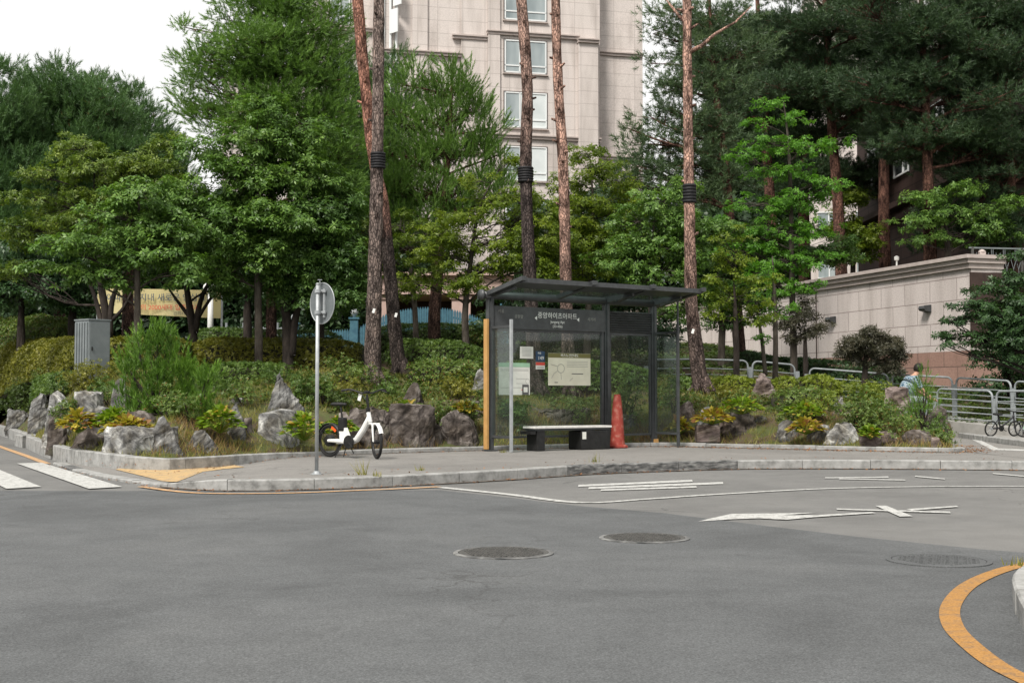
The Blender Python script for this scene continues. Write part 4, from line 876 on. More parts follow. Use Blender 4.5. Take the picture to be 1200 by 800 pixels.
q = MB(); q.ring((a+.27, -.0115, c+.29), .075, .004, (1, 0, 0), (0, 0, 1), 24, 4)
for pp in ([(a+.07, c+.12), (a+.12, c+.2), (a+.2, c+.25)], [(a+.05, c+.36), (a+.19, c+.33)], [(a+.28, c+.1), (a+.27, c+.21)], [(a+.46, c+.08), (a+.53, c+.13)]):
    for (x0, z0), (x1, z1) in zip(pp, pp[1:]): q.cyl((x0, -.0115, z0), (x1, -.0115, z1), .0035, n=4)
q.build('route_drawing', M['greyink'], o); lines(o, a+.40, b-.06, [d-.14-.03*i for i in range(4)], .007, M['greyink'], -.0115); q = MB(); q.box(((a+b)/2+.17, -.0115, c+.20), (.25, .001, .014)); q.build('route_bar', M['ink'], o)
q = MB(); q.box((a+.17, -.0115, c+.05), (.07, .001, .014)); q.build('printed_mark', M['ink'], o)
o, a, b, c, d = sheet('timetable', 584, 620.5, 425, 462.5, M['paper'], label='white timetable with a pale green heading')
q = MB(); q.box(((a+b)/2, -.0118, d-.035), (b-a, .003, .07)); q.build('heading_band', noisy('pale_green_ink', [(.3, (.26, .45, .30)), (.7, (.34, .52, .38))], 3, 3, .7), o)
lines(o, a+.03, b-.03, [d-.11, d-.13, c+.12], .006, M['greyink'], -.0115); q = MB()
for z in (c+.19, c+.27): q.box((b-.16, -.0115, z), (.24, .001, .005))
q.ring((b-.05, -.0115, c+.23), .04, .0025, (1, 0, 0), (0, 0, 1), 16, 4); q.build('route_drawing', M['greyink'], o)
q = MB(); q.box((b-.14, -.0115, c+.085), (.07, .001, .018)); q.build('printed_mark', M['redink'], o)
o, a, b, c, d = sheet('small_leaflet', 611.5, 619, 450.5, 462.5, M['ink'], -.0145, label='small dark bordered leaflet'); q = MB(); q.box(((a+b)/2, -.017, (c+d)/2), ((b-a)*.62, .001, (d-c)*.5)); q.build('white_field', M['paper'], o)

# ------------------------------------------------------------------ bench, litter box, cone
p0 = G(606, 527, .12); d_ = Vector((math.cos(ang), math.sin(ang), 0)); nv = Vector((math.sin(ang), -math.cos(ang), 0))
def loc(u, v): return Vector((A0.x, A0.y, .12))+d_*u+nv*v
bl_ = loc(.52, .38); BL = 1.62
e = empty('bench', bl_, ang, 'low bench with a pale metal seat and black legs inside the shelter', 'bench')
m = MB()
for i in range(4): m.bbox((BL/2, -.135+i*.09, .385), (BL, .078, .035), .006)
m.build('seat', M['alu'], e); m = MB(); m.bbox((BL/2, 0, .35), (BL-.04, .30, .035), .004); m.build('seat_frame', M['dark'], e)
for x in (.06, 1.08): m = MB(); m.bbox((x+.08, 0, .167), (.16, .30, .334), .01); m.build('leg', M['black'], e)
m = MB(); m.box((-.02, .0, .30), (.10, .3, .05)); m.build('end_bracket', M['black'], e)
q = loc(1.72, .36); e = empty('storage_box', q, ang, 'black box with a small white label under the right half of the bench', 'box')
m = MB(); m.bbox((.08, 0, .16), (.62, .36, .315), .012); m.build('body', M['black'], e); m = MB(); m.box((-.17, -.182, .24), (.08, .003, .12)); m.build('paper_label', M['paper'], e)
q = loc(2.50, .26); e = empty('traffic_cone', q, ang, 'tall faded red traffic cone beside the bench', 'traffic cone')
m = MB(); m.lathe((0, 0, 0), [(.135, .045), (.13, .07), (.125, .10), (.118, .2), (.108, .4), (.095, .6), (.078, .78), (.062, .89), (.055, .905), (.035, .91)], 28); m.build('cone_body', M['cone'], e, smooth=True)
m = MB(); m.lathe((0, 0, 0), [(.165, 0), (.178, .015), (.175, .04), (.15, .055), (.135, .06)], 28)
for i in range(4): m.bbox((.13*math.cos(i*1.57+.78), .13*math.sin(i*1.57+.78), .02), (.10, .10, .036), .008, i*1.57+.78)
m.build('cone_base', M['cone'], e, smooth=False)
m = MB(); m.lathe((0, 0, 0), [(.052, .906), (.056, .912), (.052, .93), (.03, .932)], 20); m.build('cone_cap', M['cone'], e)

# ------------------------------------------------------------------ bus stop sign
q = G(371, 555.5, .12); e = empty('bus_stop_sign', (q.x, q.y, .12), 0, 'round road sign seen from behind on a thin galvanised pole', 'sign')
m = MB(); m.cyl((0, 0, 0), (0, 0, 2.22), .022, n=14); m.lathe((0, 0, 2.22), [(.028, 0), (.02, .012), (.005, .018)], 14); m.build('pole', M['silver'], e, smooth=True)
m = MB(); m.lathe((0, 0, 0), [(.07, 0), (.07, .008), (.04, .012), (.032, .04)], 20)
for i in range(4): m.cyl((.052*math.cos(i*1.57+.7), .052*math.sin(i*1.57+.7), .004), (.052*math.cos(i*1.57+.7), .052*math.sin(i*1.57+.7), .022), .007, n=6)
m.build('base_plate', M['silver'], e)
yaw = R(-46); dz = 2.0; dr = .24; ux = Vector((math.cos(yaw), math.sin(yaw), 0)); fn = Vector((-math.sin(yaw), math.cos(yaw), 0)); rot = Matrix.Rotation(yaw, 3, 'Z')
cc = Vector((.045, .06, dz)); vs = []
def disc(c, r, t0, t1, prof=None, n=40):
    mb = MB(); vs = []
    for t in (t0, t1):
        for j in range(n): a = 2*math.pi*j/n; vs.append(c+ux*math.cos(a)*r+Vector((0, 0, 1))*math.sin(a)*r+fn*t)
    mb.add(vs, [(j, (j+1) % n, n+(j+1) % n, n+j) for j in range(n)]+[tuple(range(n))[::-1], tuple(range(n, 2*n))]); return mb
M['signback'] = noisy('sign_back', [(.3, (.10, .115, .12)), (.7, (.17, .185, .19))], 7, 6, .55, .05)
dk = disc(cc, dr, 0, .004).build('disc', M['signback'], e); m = MB(); m.ring(cc, dr, .006, ux, (0, 0, 1), 44, 6); m.build('rim', M['silver'], dk, smooth=True)
m = MB(); m.box(tuple(cc+ux*.06-fn*.012), (.03, .02, .34), 0, rot); m.build('stiffener', M['silver'], e)
for z in (.14, -.11): m = MB(); m.bbox(tuple(cc+ux*-.0-fn*.025+Vector((0, 0, z))), (.20, .022, .035), .004, yaw); m.cyl(tuple(cc+ux*.04-fn*.05+Vector((0, 0, z))), tuple(cc+ux*.04-fn*.02+Vector((0, 0, z))), .012, n=8); m.cyl((0, 0, dz+z-.02), (0, 0, dz+z+.02), .036, n=12); m.build('clamp', M['silver'], e)
m = MB(); m.cyl((.02, .03, dz+.24), (.02, .03, dz+.275), .006, n=6); m.box((.02, .03, dz+.275), (.05, .03, .006)); m.build('finial', M['silver'], e)

# ------------------------------------------------------------------ shared electric bicycle
q = G(386.5, 535.2, .12); YB = R(-38)
e = empty('electric_bicycle', (q.x, q.y, .12), YB, 'white step-through electric bicycle with black battery parked before the rocks', 'bicycle')
wr = .245; WB = .97
M['rubber'] = noisy('tyre_rubber', [(.3, (.010, .010, .010)), (.7, (.022, .022, .022))], 30, 3, .8, .2)
M['orange'] = mat('orange_reflector', (.75, .10, .015), .4)
def wheel(cx, rz, hubr, name='wheel', cy=0):
    w = empty(name, (cx, cy, wr)); w.rotation_euler = (0, 0, rz); w.parent = e
    m = MB(); m.ring((0, 0, 0), wr-.022, .022, (1, 0, 0), (0, 0, 1), 44, 10); m.build('tyre', M['rubber'], w, smooth=True)
    m = MB(); m.ring((0, 0, 0), wr-.05, .010, (1, 0, 0), (0, 0, 1), 40, 6)
    for i in range(18):
        a = i*math.pi*2/18; m.cyl((math.cos(a)*hubr*.8, .015*(-1)**i, math.sin(a)*hubr*.8), (math.cos(a+.25*(-1)**i)*(wr-.05), 0, math.sin(a+.25*(-1)**i)*(wr-.05)), .0016, n=4)
    m.build('rim', M['black'], w); m = MB(); m.lathe((0, 0, 0), [(hubr*.6, -.05), (hubr, -.035), (hubr, .035), (hubr*.6, .05)], 24, 'Y'); m.cyl((0, -.075, 0), (0, .075, 0), .010, n=8); m.build('hub', M['black'], w)
wheel(0, 0, .085); ST = R(-30); wheel(WB, ST, .03)
m = MB()
m.tube([(.02, -.055, .245), (.2, -.055, .245), (.42, -.05, .23), (.5, -.03, .24)], [.022, .03, .035, .03], 8); m.tube([(.02, .055, .245), (.2, .055, .245), (.42, .05, .23), (.5, .03, .24)], [.022, .03, .035, .03], 8)
m.prism([(.16, -.04, .27), (.48, -.04, .27), (.50, -.04, .21), (.18, -.04, .20)], (0, .08, 0))
m.tube([(.44, 0, .22), (.56, 0, .27), (.70, 0, .42), (.80, 0, .56), (.815, 0, .60)], [.035, .045, .047, .045, .04], 12)
m.prism([(.22, -.03, .40), (.34, -.03, .44), (.44, -.03, .25), (.24, -.03, .25)], (0, .06, 0)); m.cyl((.34, 0, .26), (.275, 0, .52), .024, n=12)
m.cyl((.84, 0, .50), (.795, 0, .67), .032, n=14)
m.build('frame', M['whiteplastic'], e, smooth=False)
m = MB(); m.bbox((.265, 0, .49), (.12, .09, .20), .02); m.build('battery', M['black'], e)
m = MB(); m.cyl((.275, 0, .50), (.22, 0, .755), .014, n=10); m.cyl((.285, 0, .50), (.275, 0, .55), .02, n=10); m.build('seat_post', M['black'], e)
m = MB(); s0 = len(m.v)
prof = [(-.13, .065, .02), (-.10, .085, .03), (-.03, .075, .03), (.04, .04, .027), (.11, .025, .022), (.14, .015, .015)]
vs = []
for x, w, h in prof:
    for j in range(12): a = 2*math.pi*j/12; vs.append((x+.20, math.cos(a)*w, .785+math.sin(a)*h))
m.add(vs, [(i*12+j, i*12+(j+1) % 12, (i+1)*12+(j+1) % 12, (i+1)*12+j) for i in range(5) for j in range(12)]+[tuple(range(12)), tuple(60+j for j in range(12))]); m.build('saddle', M['black'], e, smooth=True)
m = MB(); m.lathe((.47, -.075, .235), [(.03, -.02), (.095, -.015), (.10, .0), (.095, .012), (.03, .02)], 28, 'Y'); m.build('chain_guard', M['black'], e, smooth=False)
for s, a in ((-1, .6), (1, .6+math.pi)): m = MB(); m.cyl((.47, s*.085, .235), (.47+.13*math.cos(a), s*.11, .235-.13*math.sin(a)), .009, n=8); m.bbox((.47+.13*math.cos(a), s*.145, .235-.13*math.sin(a)), (.08, .07, .02), .004); m.build('pedal', M['black'], e)
# rear mudguard with orange reflector, kickstand
m = MB(); pts = [(wr+.025)*0 for _ in range(1)]
arc = [R(a) for a in range(20, 175, 8)]; vs = []
for a in arc:
    for y, dr_ in ((-.032, -.012), (-.02, .0), (.02, .0), (.032, -.012)): vs.append((math.cos(a)*(wr+.02+dr_), y, wr+math.sin(a)*(wr+.02+dr_)))
m.add(vs, [(i*4+j, i*4+j+1, (i+1)*4+j+1, (i+1)*4+j) for i in range(len(arc)-1) for j in range(3)]); m.cyl((0, -.06, wr), (-.20, -.035, wr+.17), .004, n=6); m.build('mudguard', M['black'], e, recalc=False)
m = MB(); vs = []
for a in [R(x) for x in (42, 52, 62, 72)]: vs += [(math.cos(a)*(wr-.06), -.030, wr+math.sin(a)*(wr-.06)), (math.cos(a)*(wr-.02), -.030, wr+math.sin(a)*(wr-.02))]
m.add(vs, [(i*2, i*2+1, i*2+3, i*2+2) for i in range(3)]); m.add([(v[0], v[1]-.004, v[2]) for v in vs], [(i*2, i*2+2, i*2+3, i*2+1) for i in range(3)]); m.build('reflector', M['orange'], e)
m = MB(); m.cyl((.33, -.05, .22), (.27, -.16, .005), .009, n=8); m.cyl((.33, .05, .22), (.40, .10, .06), .007, n=8); m.cyl((.33, .03, .22), (.31, -.02, .01), .008, n=8); m.build('kickstand', M['black'], e)
# fork and bars turn together
fk = Matrix.Rotation(ST, 3, 'Z'); fo = Vector((WB, 0, 0)); piv = Vector((.87, 0, 0))
def fw(x, y, z): v = fk @ Vector((x, y, 0)); return Vector((WB+v.x, v.y, z))
hd_ = Vector((.84, 0, .50)); m = MB()
for s in (-1, 1): m.tube([Vector((.84, 0, .50)), fw(-.06, s*.05, .50), fw(-.03, s*.055, .40), fw(0, s*.055, wr)], [.018, .018, .016, .012], 8)
vs = []
for a in [R(x) for x in range(30, 150, 10)]:
    for y, dr_ in ((-.032, -.012), (0, .004), (.032, -.012)): v = fw(math.cos(a)*(wr+.02+dr_), y, wr+math.sin(a)*(wr+.02+dr_)); vs.append(v)
m.add(vs, [(i*3+j, i*3+j+1, (i+1)*3+j+1, (i+1)*3+j) for i in range(11) for j in range(2)]); m.build('fork', M['whiteplastic'], e, recalc=False)
def hb(x, y, z): v = fk @ Vector((x, y, 0)); return Vector((.775+v.x, v.y, z))
m = MB(); m.cyl((.80, 0, .65), (.765, 0, .93), .018, n=10); m.bbox((.785, 0, .70), (.05, .05, .08), .01)
m.tube([hb(-.14, -.30, .99), hb(-.08, -.22, 1.0), hb(.0, -.08, .95), hb(.0, .08, .95), hb(-.08, .22, 1.0), hb(-.14, .30, .99)], .012, 8)
m.cyl(hb(-.20, -.33, .985), hb(-.10, -.25, 1.0), .018, n=10); m.cyl(hb(-.20, .33, .985), hb(-.10, .25, 1.0), .018, n=10)
m.tube([hb(-.02, -.22, .985), hb(.03, -.28, .96), hb(-.04, -.33, .95)], .005, 6); m.tube([hb(-.02, .22, .985), hb(.03, .28, .96), hb(-.04, .33, .95)], .005, 6); m.tube([hb(.02, -.1, .95), hb(.10, -.05, .85), hb(.06, 0, .68)], .005, 6)
m.bbox(hb(-.02, 0, .965), (.08, .06, .04), .01); m.build('handlebar', M['black'], e)
m = MB(); c_ = hb(-.06, -.10, .885); m.box(c_, (.06, .012, .095), R(10), Matrix.Rotation(R(15), 3, 'Y')); m.build('number_tag', M['whiteplastic'], e)
m = MB()
for y in (-.09, 0, .09): m.tube([(.86, y, .52), (.99, y*1.1, .54), (1.02, y*1.2, .66)], .004, 5)
m.build('front_rack', M['black'], e)

# ------------------------------------------------------------------ utility cabinet
D = 24.6; x = (108-600)/F*D; g = Vector((x, D, th(x, D))); ch0 = (HOR-376)/F*D+CH-g.z; e = empty('utility_cabinet', g, R(50), 'grey metal utility cabinet with ribbed side standing in the shrubs', 'cabinet')
ch = ch0; w1 = 24*g.y/F/.85; w2 = 16*g.y/F/.55
m = MB(); m.bbox((0, 0, ch/2), (w1, w2, ch), .012); m.build('body', M['cabinet'], e)
m = MB(); m.bbox((0, 0, ch+.012), (w1+.03, w2+.03, .03), .006); m.build('lid', M['cabinet'], e)
for i in range(5): m = MB(); m.bbox((-w1/2-.012, -w2/2+w2*(i+.6)/5.3, ch/2), (.03, w2/5.3*.62, ch*.93), .006); m.build('side_rib', M['cabinet'], e)
m = MB(); m.bbox((0, -w2/2-.006, ch/2), (w1*.93, .014, ch*.94), .004); d0 = m.build('door', M['cabinet'], e); m = MB(); m.bbox((-w1*.36, -w2/2-.022, ch*.55), (.022, .02, .07), .004); m.build('handle', M['black'], d0)

# ------------------------------------------------------------------ handrails beside the ramp
def railrun(label, posts, HR=.92, group='pale steel handrails along the ramp', ext=0):
    e = empty('handrail', posts[0], 0, label, 'handrail', group); o0 = Vector(posts[0])
    for p in posts:
        i = posts.index(p); a = Vector(posts[max(i-1, 0)]); b = Vector(posts[min(i+1, len(posts)-1)]); t = (b-a); rz = math.atan2(t.y, t.x)
        m = MB(); m.bbox((p[0], p[1], p[2]+HR*.41), (.13, .035, HR*.84), .006, rz); m.bbox((p[0], p[1], p[2]+.01), (.2, .12, .02), .004, rz); m.build('post', M['railpaint'], e, o0)
    for a, b in zip(posts, posts[1:]):
        a = Vector(a); b = Vector(b); t = (b-a); L = t.length; t.normalize(); a2 = a+t*.06; b2 = b-t*.06; U = Vector((0, 0, 1)); r = .14
        m = MB(); pts = [a2+U*.45]
        for k_ in range(6): an = R(90*k_/5); pts.append(a2+t*(r-r*math.cos(an))+U*(HR-r+r*math.sin(an)))
        for k_ in range(6): an = R(90-90*k_/5); pts.append(b2-t*(r-r*math.cos(an))+U*(HR-r+r*math.sin(an)))
        pts.append(b2+U*.45); m.tube(pts, .024, 8)
        m.build('top_rail', M['railpaint'], e, o0, smooth=True); m = MB()
        for z in (.14, .28, .42, .55, .70): m.cyl(a2+U*z, b2+U*z, .013, n=6)
        m.build('bars', M['railpaint'], e, o0)
railrun('pale steel handrail nearest the road, with the bicycles at its foot', [(9.55, 28.9, .26), (10.3, 27.35, .2), (10.95, 25.7, .2), (11.6, 24.0, .2)])
railrun('long pale steel handrail behind the seated person, below the stone wall', [(7.45, 32.3, .80), (9.25, 31.3, .62), (10.26, 29.7, .52), (10.95, 28.0, .42), (11.75, 26.0, .30)])
railrun('short pale steel handrail seen between the two right hand trunks', [(3.3, 31.4, .98), (4.55, 31.6, 1.0), (5.9, 31.7, .96), (7.1, 31.9, .86)])

# ------------------------------------------------------------------ person seated at the ramp
P0 = Wp(1059, 468, 27.6); e = empty('person', (P0.x, P0.y, th(P0.x, P0.y)), 0, 'person in a blue checked shirt and grey trousers sitting bent forward on a boulder', 'person')
zb = P0.z; zg = th(P0.x, P0.y); sc_ = .92
M['plaid'] = noisy('checked_shirt', [(.40, (.04, .09, .14)), (.47, (.26, .33, .37)), (.55, (.32, .38, .42)), (.60, (.04, .10, .15))], 17, 2, .9, .1)
def skin(name, verts, edges, rad, m_, parent, sub=2):
    me = bpy.data.meshes.new(name); me.from_pydata(verts, edges, []); o = bpy.data.objects.new(name, me); COL.objects.link(o)
    md = o.modifiers.new('skin', 'SKIN'); md.use_smooth_shade = True
    for i, v in enumerate(me.skin_vertices[0].data): v.radius = (rad[i], rad[i]) if not isinstance(rad[i], tuple) else rad[i]; v.use_root = (i == 0)
    sb = o.modifiers.new('sub', 'SUBSURF'); sb.levels = sub; sb.render_levels = sub
    bpy.context.view_layer.update(); me2 = bpy.data.meshes.new_from_object(o.evaluated_get(bpy.context.evaluated_depsgraph_get())); bpy.data.objects.remove(o)
    me2.name = name; me2.materials.clear(); me2.materials.append(m_); o = bpy.data.objects.new(name, me2); COL.objects.link(o); o.parent = parent; return o
hip = Vector((0, 0, zb-zg)); hz = hip.z
# local frame: +x towards the right (facing), y away; body bent forward
bodyv = [(0, 0, hz+.02), (.06, 0, hz+.20), (.14, 0, hz+.36), (.21, 0, hz+.47), (.27, 0, hz+.54), (.31, 0, hz+.60), (.35, 0, hz+.66),
         (.19, -.17, hz+.45), (.33, -.20, hz+.22), (.50, -.15, hz+.08), (.56, -.13, hz+.03), (.19, .17, hz+.45), (.34, .20, hz+.22), (.52, .14, hz+.09), (.58, .12, hz+.04),
         (.05, -.10, hz-.01), (.42, -.12, hz+.0), (.40, -.12, hz-.38), (.52, -.12, hz-.42), (.05, .10, hz-.01), (.43, .12, hz+.0), (.41, .12, hz-.38), (.53, .12, hz-.42)]
bodye = [(0, 1), (1, 2), (2, 3), (3, 4), (4, 5), (5, 6), (3, 7), (7, 8), (8, 9), (9, 10), (3, 11), (11, 12), (12, 13), (13, 14), (0, 15), (15, 16), (16, 17), (17, 18), (0, 19), (19, 20), (20, 21), (21, 22)]
br = [(.12, .14), (.09, .12), (.08, .11), (.05, .07), .045, .075, .085, .055, .042, .032, .026, .055, .042, .032, .026, .085, .062, .045, .04, .085, .062, .045, .04]
skin('body', bodyv, bodye, br, M['skin'], e)
sv = bodyv[:4]+[bodyv[7], bodyv[8], bodyv[11], bodyv[12]]; skin('shirt', sv, [(0, 1), (1, 2), (2, 3), (3, 4), (4, 5), (3, 6), (6, 7)], [(.145, .165), (.15, .175), (.165, .205), (.16, .20), .10, .06, .095, .06], M['plaid'], e)
tv = [bodyv[0], bodyv[15], bodyv[16], bodyv[17], bodyv[19], bodyv[20], bodyv[21]]; skin('trousers', tv, [(0, 1), (1, 2), (2, 3), (0, 4), (4, 5), (5, 6)], [(.145, .165), .1, .075, .06, .1, .075, .06], M['trousers'], e)
m = MB(); m.lathe((0, 0, 0), [(.01, .115), (.05, .105), (.085, .07), (.102, .02), (.10, -.03), (.085, -.07), (.06, -.085)], 18)
ho = m.build('hair', M['hair'], e, smooth=True); ho.location = (.325, 0, hz+.675); ho.rotation_euler = (0, R(18), 0)
fm = MB(); hc = Vector((.405, 0, hz+.645)); fm.tube([hc+Vector((.015, 0, .015)), hc+Vector((.048, 0, -.02)), hc+Vector((.02, 0, -.03))], [.008, .014, .008], 6)
for s in (-1, 1):
    fm.lathe((.33, s*.088, hz+.65), [(.018, -.006), (.024, 0), (.016, .008)], 10, 'Y')
fm.build('nose_and_ears', M['skin'], e, smooth=True)
for s in (-1, 1): m = MB(); m.lathe(hc+Vector((.018, s*.034, .022)), [(.004, -.006), (.011, 0), (.004, .006)], 8, 'Y'); m.build('eye', M['hair'], e, smooth=True)
m = MB(); m.tube([hc+Vector((.012, -.025, -.055)), hc+Vector((.025, 0, -.057)), hc+Vector((.012, .025, -.055))], .005, 5); m.build('mouth', M['redink'], e)
for hnd, s in ((Vector(bodyv[10]), -1), (Vector(bodyv[14]), 1)):
    fv = [tuple(hnd)]; fe = []; fr = [.026]
    for j in range(4):
        y = (j-1.5)*.021; L = (.075, .085, .08, .065)[j]; b0 = len(fv)
        fv += [tuple(hnd+Vector((.05, y, -.015))), tuple(hnd+Vector((.05+L*.5, y*1.2, -.035))), tuple(hnd+Vector((.05+L*.8, y*1.2, -.075)))]; fe += [(0, b0), (b0, b0+1), (b0+1, b0+2)]; fr += [.011, .009, .008]
    b0 = len(fv); fv += [tuple(hnd+Vector((.02, -s*.035, -.02))), tuple(hnd+Vector((.055, -s*.05, -.045)))]; fe += [(0, b0), (b0, b0+1)]; fr += [.012, .009]
    skin('hand', fv, fe, fr, M['skin'], e, 1)
for s in (-.12, .12): m = MB(); m.bbox((.50, s, hz-.43), (.25, .09, .08), .03); m.build('shoe', M['black'], e)

# ------------------------------------------------------------------ parked small bicycles at the right edge
def small_bike(label, x, y, z, rz, c1, lean):
    e = empty('small_bicycle', (x, y, z), rz, label, 'bicycle', 'small bicycles left by the handrail'); e.rotation_euler = (lean, 0, rz)
    mm = noisy('bike_paint', [(.3, tuple(a*.7 for a in c1)), (.7, c1)], 9, 3, .4)
    for cx in (0, .58):
        m = MB(); m.ring((cx, 0, .16), .145, .016, (1, 0, 0), (0, 0, 1), 28, 8); w_ = m.build('wheel', M['rubber'], e, smooth=True); m = MB()
        for i in range(10): a = i*.628; m.cyl((cx, 0, .16), (cx+.14*math.cos(a), 0, .16+.14*math.sin(a)), .003, n=4)
        m.cyl((cx, -.04, .16), (cx, .04, .16), .015, n=8); m.build('spokes', M['silver'], w_)
    m = MB(); m.tube([(0, 0, .16), (.22, 0, .17), (.48, 0, .36), (.53, 0, .42)], .018, 8); m.tube([(.22, 0, .17), (.15, 0, .42)], .016, 8); m.tube([(.53, 0, .42), (.58, 0, .16)], .015, 8); m.tube([(0, 0, .16), (.17, 0, .36)], .011, 6); m.build('frame', mm, e)
    m = MB(); m.bbox((.13, 0, .45), (.18, .10, .04), .018); m.build('saddle', M['black'], e)
    m = MB(); m.tube([(.50, -.2, .52), (.52, -.05, .50), (.52, .05, .50), (.50, .2, .52)], .012, 6); m.cyl((.53, 0, .40), (.52, 0, .50), .012, n=6); m.build('handlebar', M['black'], e)
    m = MB(); m.lathe((.22, -.04, .17), [(.02, -.01), (.06, -.006), (.06, .006), (.02, .01)], 16, 'Y'); m.cyl((.22, -.05, .17), (.30, -.09, .12), .008, n=6); m.build('crank', M['black'], e)
small_bike('small black bicycle left of the handrail post, wheel towards the planter', 9.55, 25.6, .21, R(20), (.03, .03, .035), R(8))
small_bike('small green bicycle leaning beside the nearest handrail post', 10.05, 25.2, .21, R(-5), (.08, .45, .14), R(-14))
small_bike('small pale blue bicycle at the right edge of the view', 10.0, 24.5, .21, R(12), (.25, .50, .58), R(12))
small_bike('small orange seated bicycle behind the green one', 10.45, 25.9, .21, R(4), (.60, .28, .08), R(-6))

# ------------------------------------------------------------------ retaining wall with lamps, terrace, iron fence
CX, CY = 12.22, 34.0; wdir = Vector((-.307, 1, 0)).normalized(); wn = Vector((-wdir.y, wdir.x, 0)); wang = math.atan2(wdir.y, wdir.x); ZT = CH+(HOR-298)/F*34
WE = empty('retaining_wall', (CX, CY, 0), wang, 'long pale granite retaining wall with darker pink base and moulded coping', 'wall')
LW = 44
m = MB(); m.box((LW/2, -.5, (2.22+ZT-.36)/2), (LW, 1.0, ZT-.36-2.22)); m.build('panel_face', M['palestone'], WE)
m = MB(); m.box((LW/2+.003, -.5, 1.0), (LW-.02, 1.03, 2.43)); m.build('base_course', M['pinkstone'], WE)
m = MB(); m.box((LW/2, -.47, ZT-.29), (LW+.08, 1.10, .14)); m.box((LW/2, -.45, ZT-.16), (LW+.20, 1.20, .12)); m.box((LW/2, -.43, ZT-.05), (LW+.30, 1.30, .10)); m.build('coping', M['trim'], WE)
m = MB(); m.box((.012, -.5, (ZT-.36+1.4)/2+.4), (.05, 1.02, 2.0))  # dark sheet puts the shade of the wall's end face into its colour
for x in (7.9, 17, 26): m.box((x, .006, 3.0), (.03, .03, ZT-.36-1.2))
m.build('joints_and_shaded_end', M['browntrim'], WE)
def wall_at(px, py):
    r = ray(px, py); t = (wn.x*CX+wn.y*CY)/(wn.x*r.x+wn.y*r.y); return Vector((0, 0, CH))+r*t
for px, py, lb in ((977, 374.5, 'dark box shaped wall lamp on the stone wall above the drooping maple'), (1088, 361.5, 'dark box shaped wall lamp on the stone wall nearest its corner')):
    p = wall_at(px, py); le = empty('wall_lamp', p, wang, lb, 'wall lamp', 'lamps along the stone wall')
    m = MB(); m.prism([(-.15, .01, -.10), (.15, .01, -.10), (.15, .01, .10), (-.15, .01, .10)], (0, .03, 0)); m.build('back_plate', M['dark'], le)
    m = MB(); m.prism([(-.14, .04, .09), (-.14, .22, .07), (-.14, .24, -.01), (-.14, .20, -.06), (-.14, .04, -.10)], (.28, 0, 0)); m.build('hood', M['dark'], le)
mb = MB(); e2 = Vector((CX, CY, 0))+wdir*LW; b1 = Vector((CX, CY, 0))-wn*.5
mb.poly([(b1.x, b1.y, ZT-.45), (60, 46, ZT-.45), (60, 140, ZT+1.5), (e2.x+.5, e2.y+3, ZT-.45)]); tag(mb.build('terrace', M['soil'], recalc=False), kind='structure')
# lower wall on the right of the corner with the iron fence on it
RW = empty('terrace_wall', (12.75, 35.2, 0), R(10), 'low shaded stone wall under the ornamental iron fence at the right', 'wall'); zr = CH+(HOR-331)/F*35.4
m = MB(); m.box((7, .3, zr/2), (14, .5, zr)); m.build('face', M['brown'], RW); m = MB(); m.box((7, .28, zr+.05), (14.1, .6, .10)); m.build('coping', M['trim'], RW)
IF = empty('iron_fence', (12.75, 35.2, zr+.10), R(10), 'ornamental iron fence with branching bars on the right hand wall', 'fence')
fh = .88; m = MB()
for x in np.arange(.1, 6.5, 1.5): m.bbox((x, .25, fh/2), (.06, .06, fh+.05), .006)
m.build('posts', M['iron'], IF); m = MB(); m.box((3.2, .25, fh), (6.4, .04, .04)); m.box((3.2, .25, .08), (6.4, .04, .04)); m.build('rails', M['cabinet'], IF); m = MB()
for i in range(34):
    x = .25+i*.18; a = .07*(-1)**i
    m.tube([(x, .25, .08), (x+a*.2, .25, .3), (x+a, .25, .5), (x+a*.9, .25, fh)], .009, 5); m.tube([(x+a*.2, .25, .3), (x-a*.9, .25, .55), (x-a*.3, .25, .75)], .008, 5)
m.build('branching_bars', M['cabinet'], IF)
p = wall_at(1044, 303); m = MB(); m.lathe((0, 0, 0), [(.05, 0), (.05, .02), (.025, .03), (.025, .22), (.07, .24), (.075, .33), (.03, .36)], 14); o = m.build('path_light', M['whiteplastic']); o.location = (p.x+.2, p.y+.1, ZT-.002); tag(o, 'small white light fitting standing on top of the stone wall', 'light')
p = Wp(1139+12, 291, 35.4); m = MB(); m.bbox((0, 0, .35), (.16, .16, .7), .01); m.lathe((0, 0, .7), [(.10, 0), (.10, .03), (.03, .08)], 12); o = m.build('fence_post', M['trim']); o.location = (12.9, 35.0, zr+.1); tag(o, 'short grey stone post where the iron fence meets the wall corner', 'post')

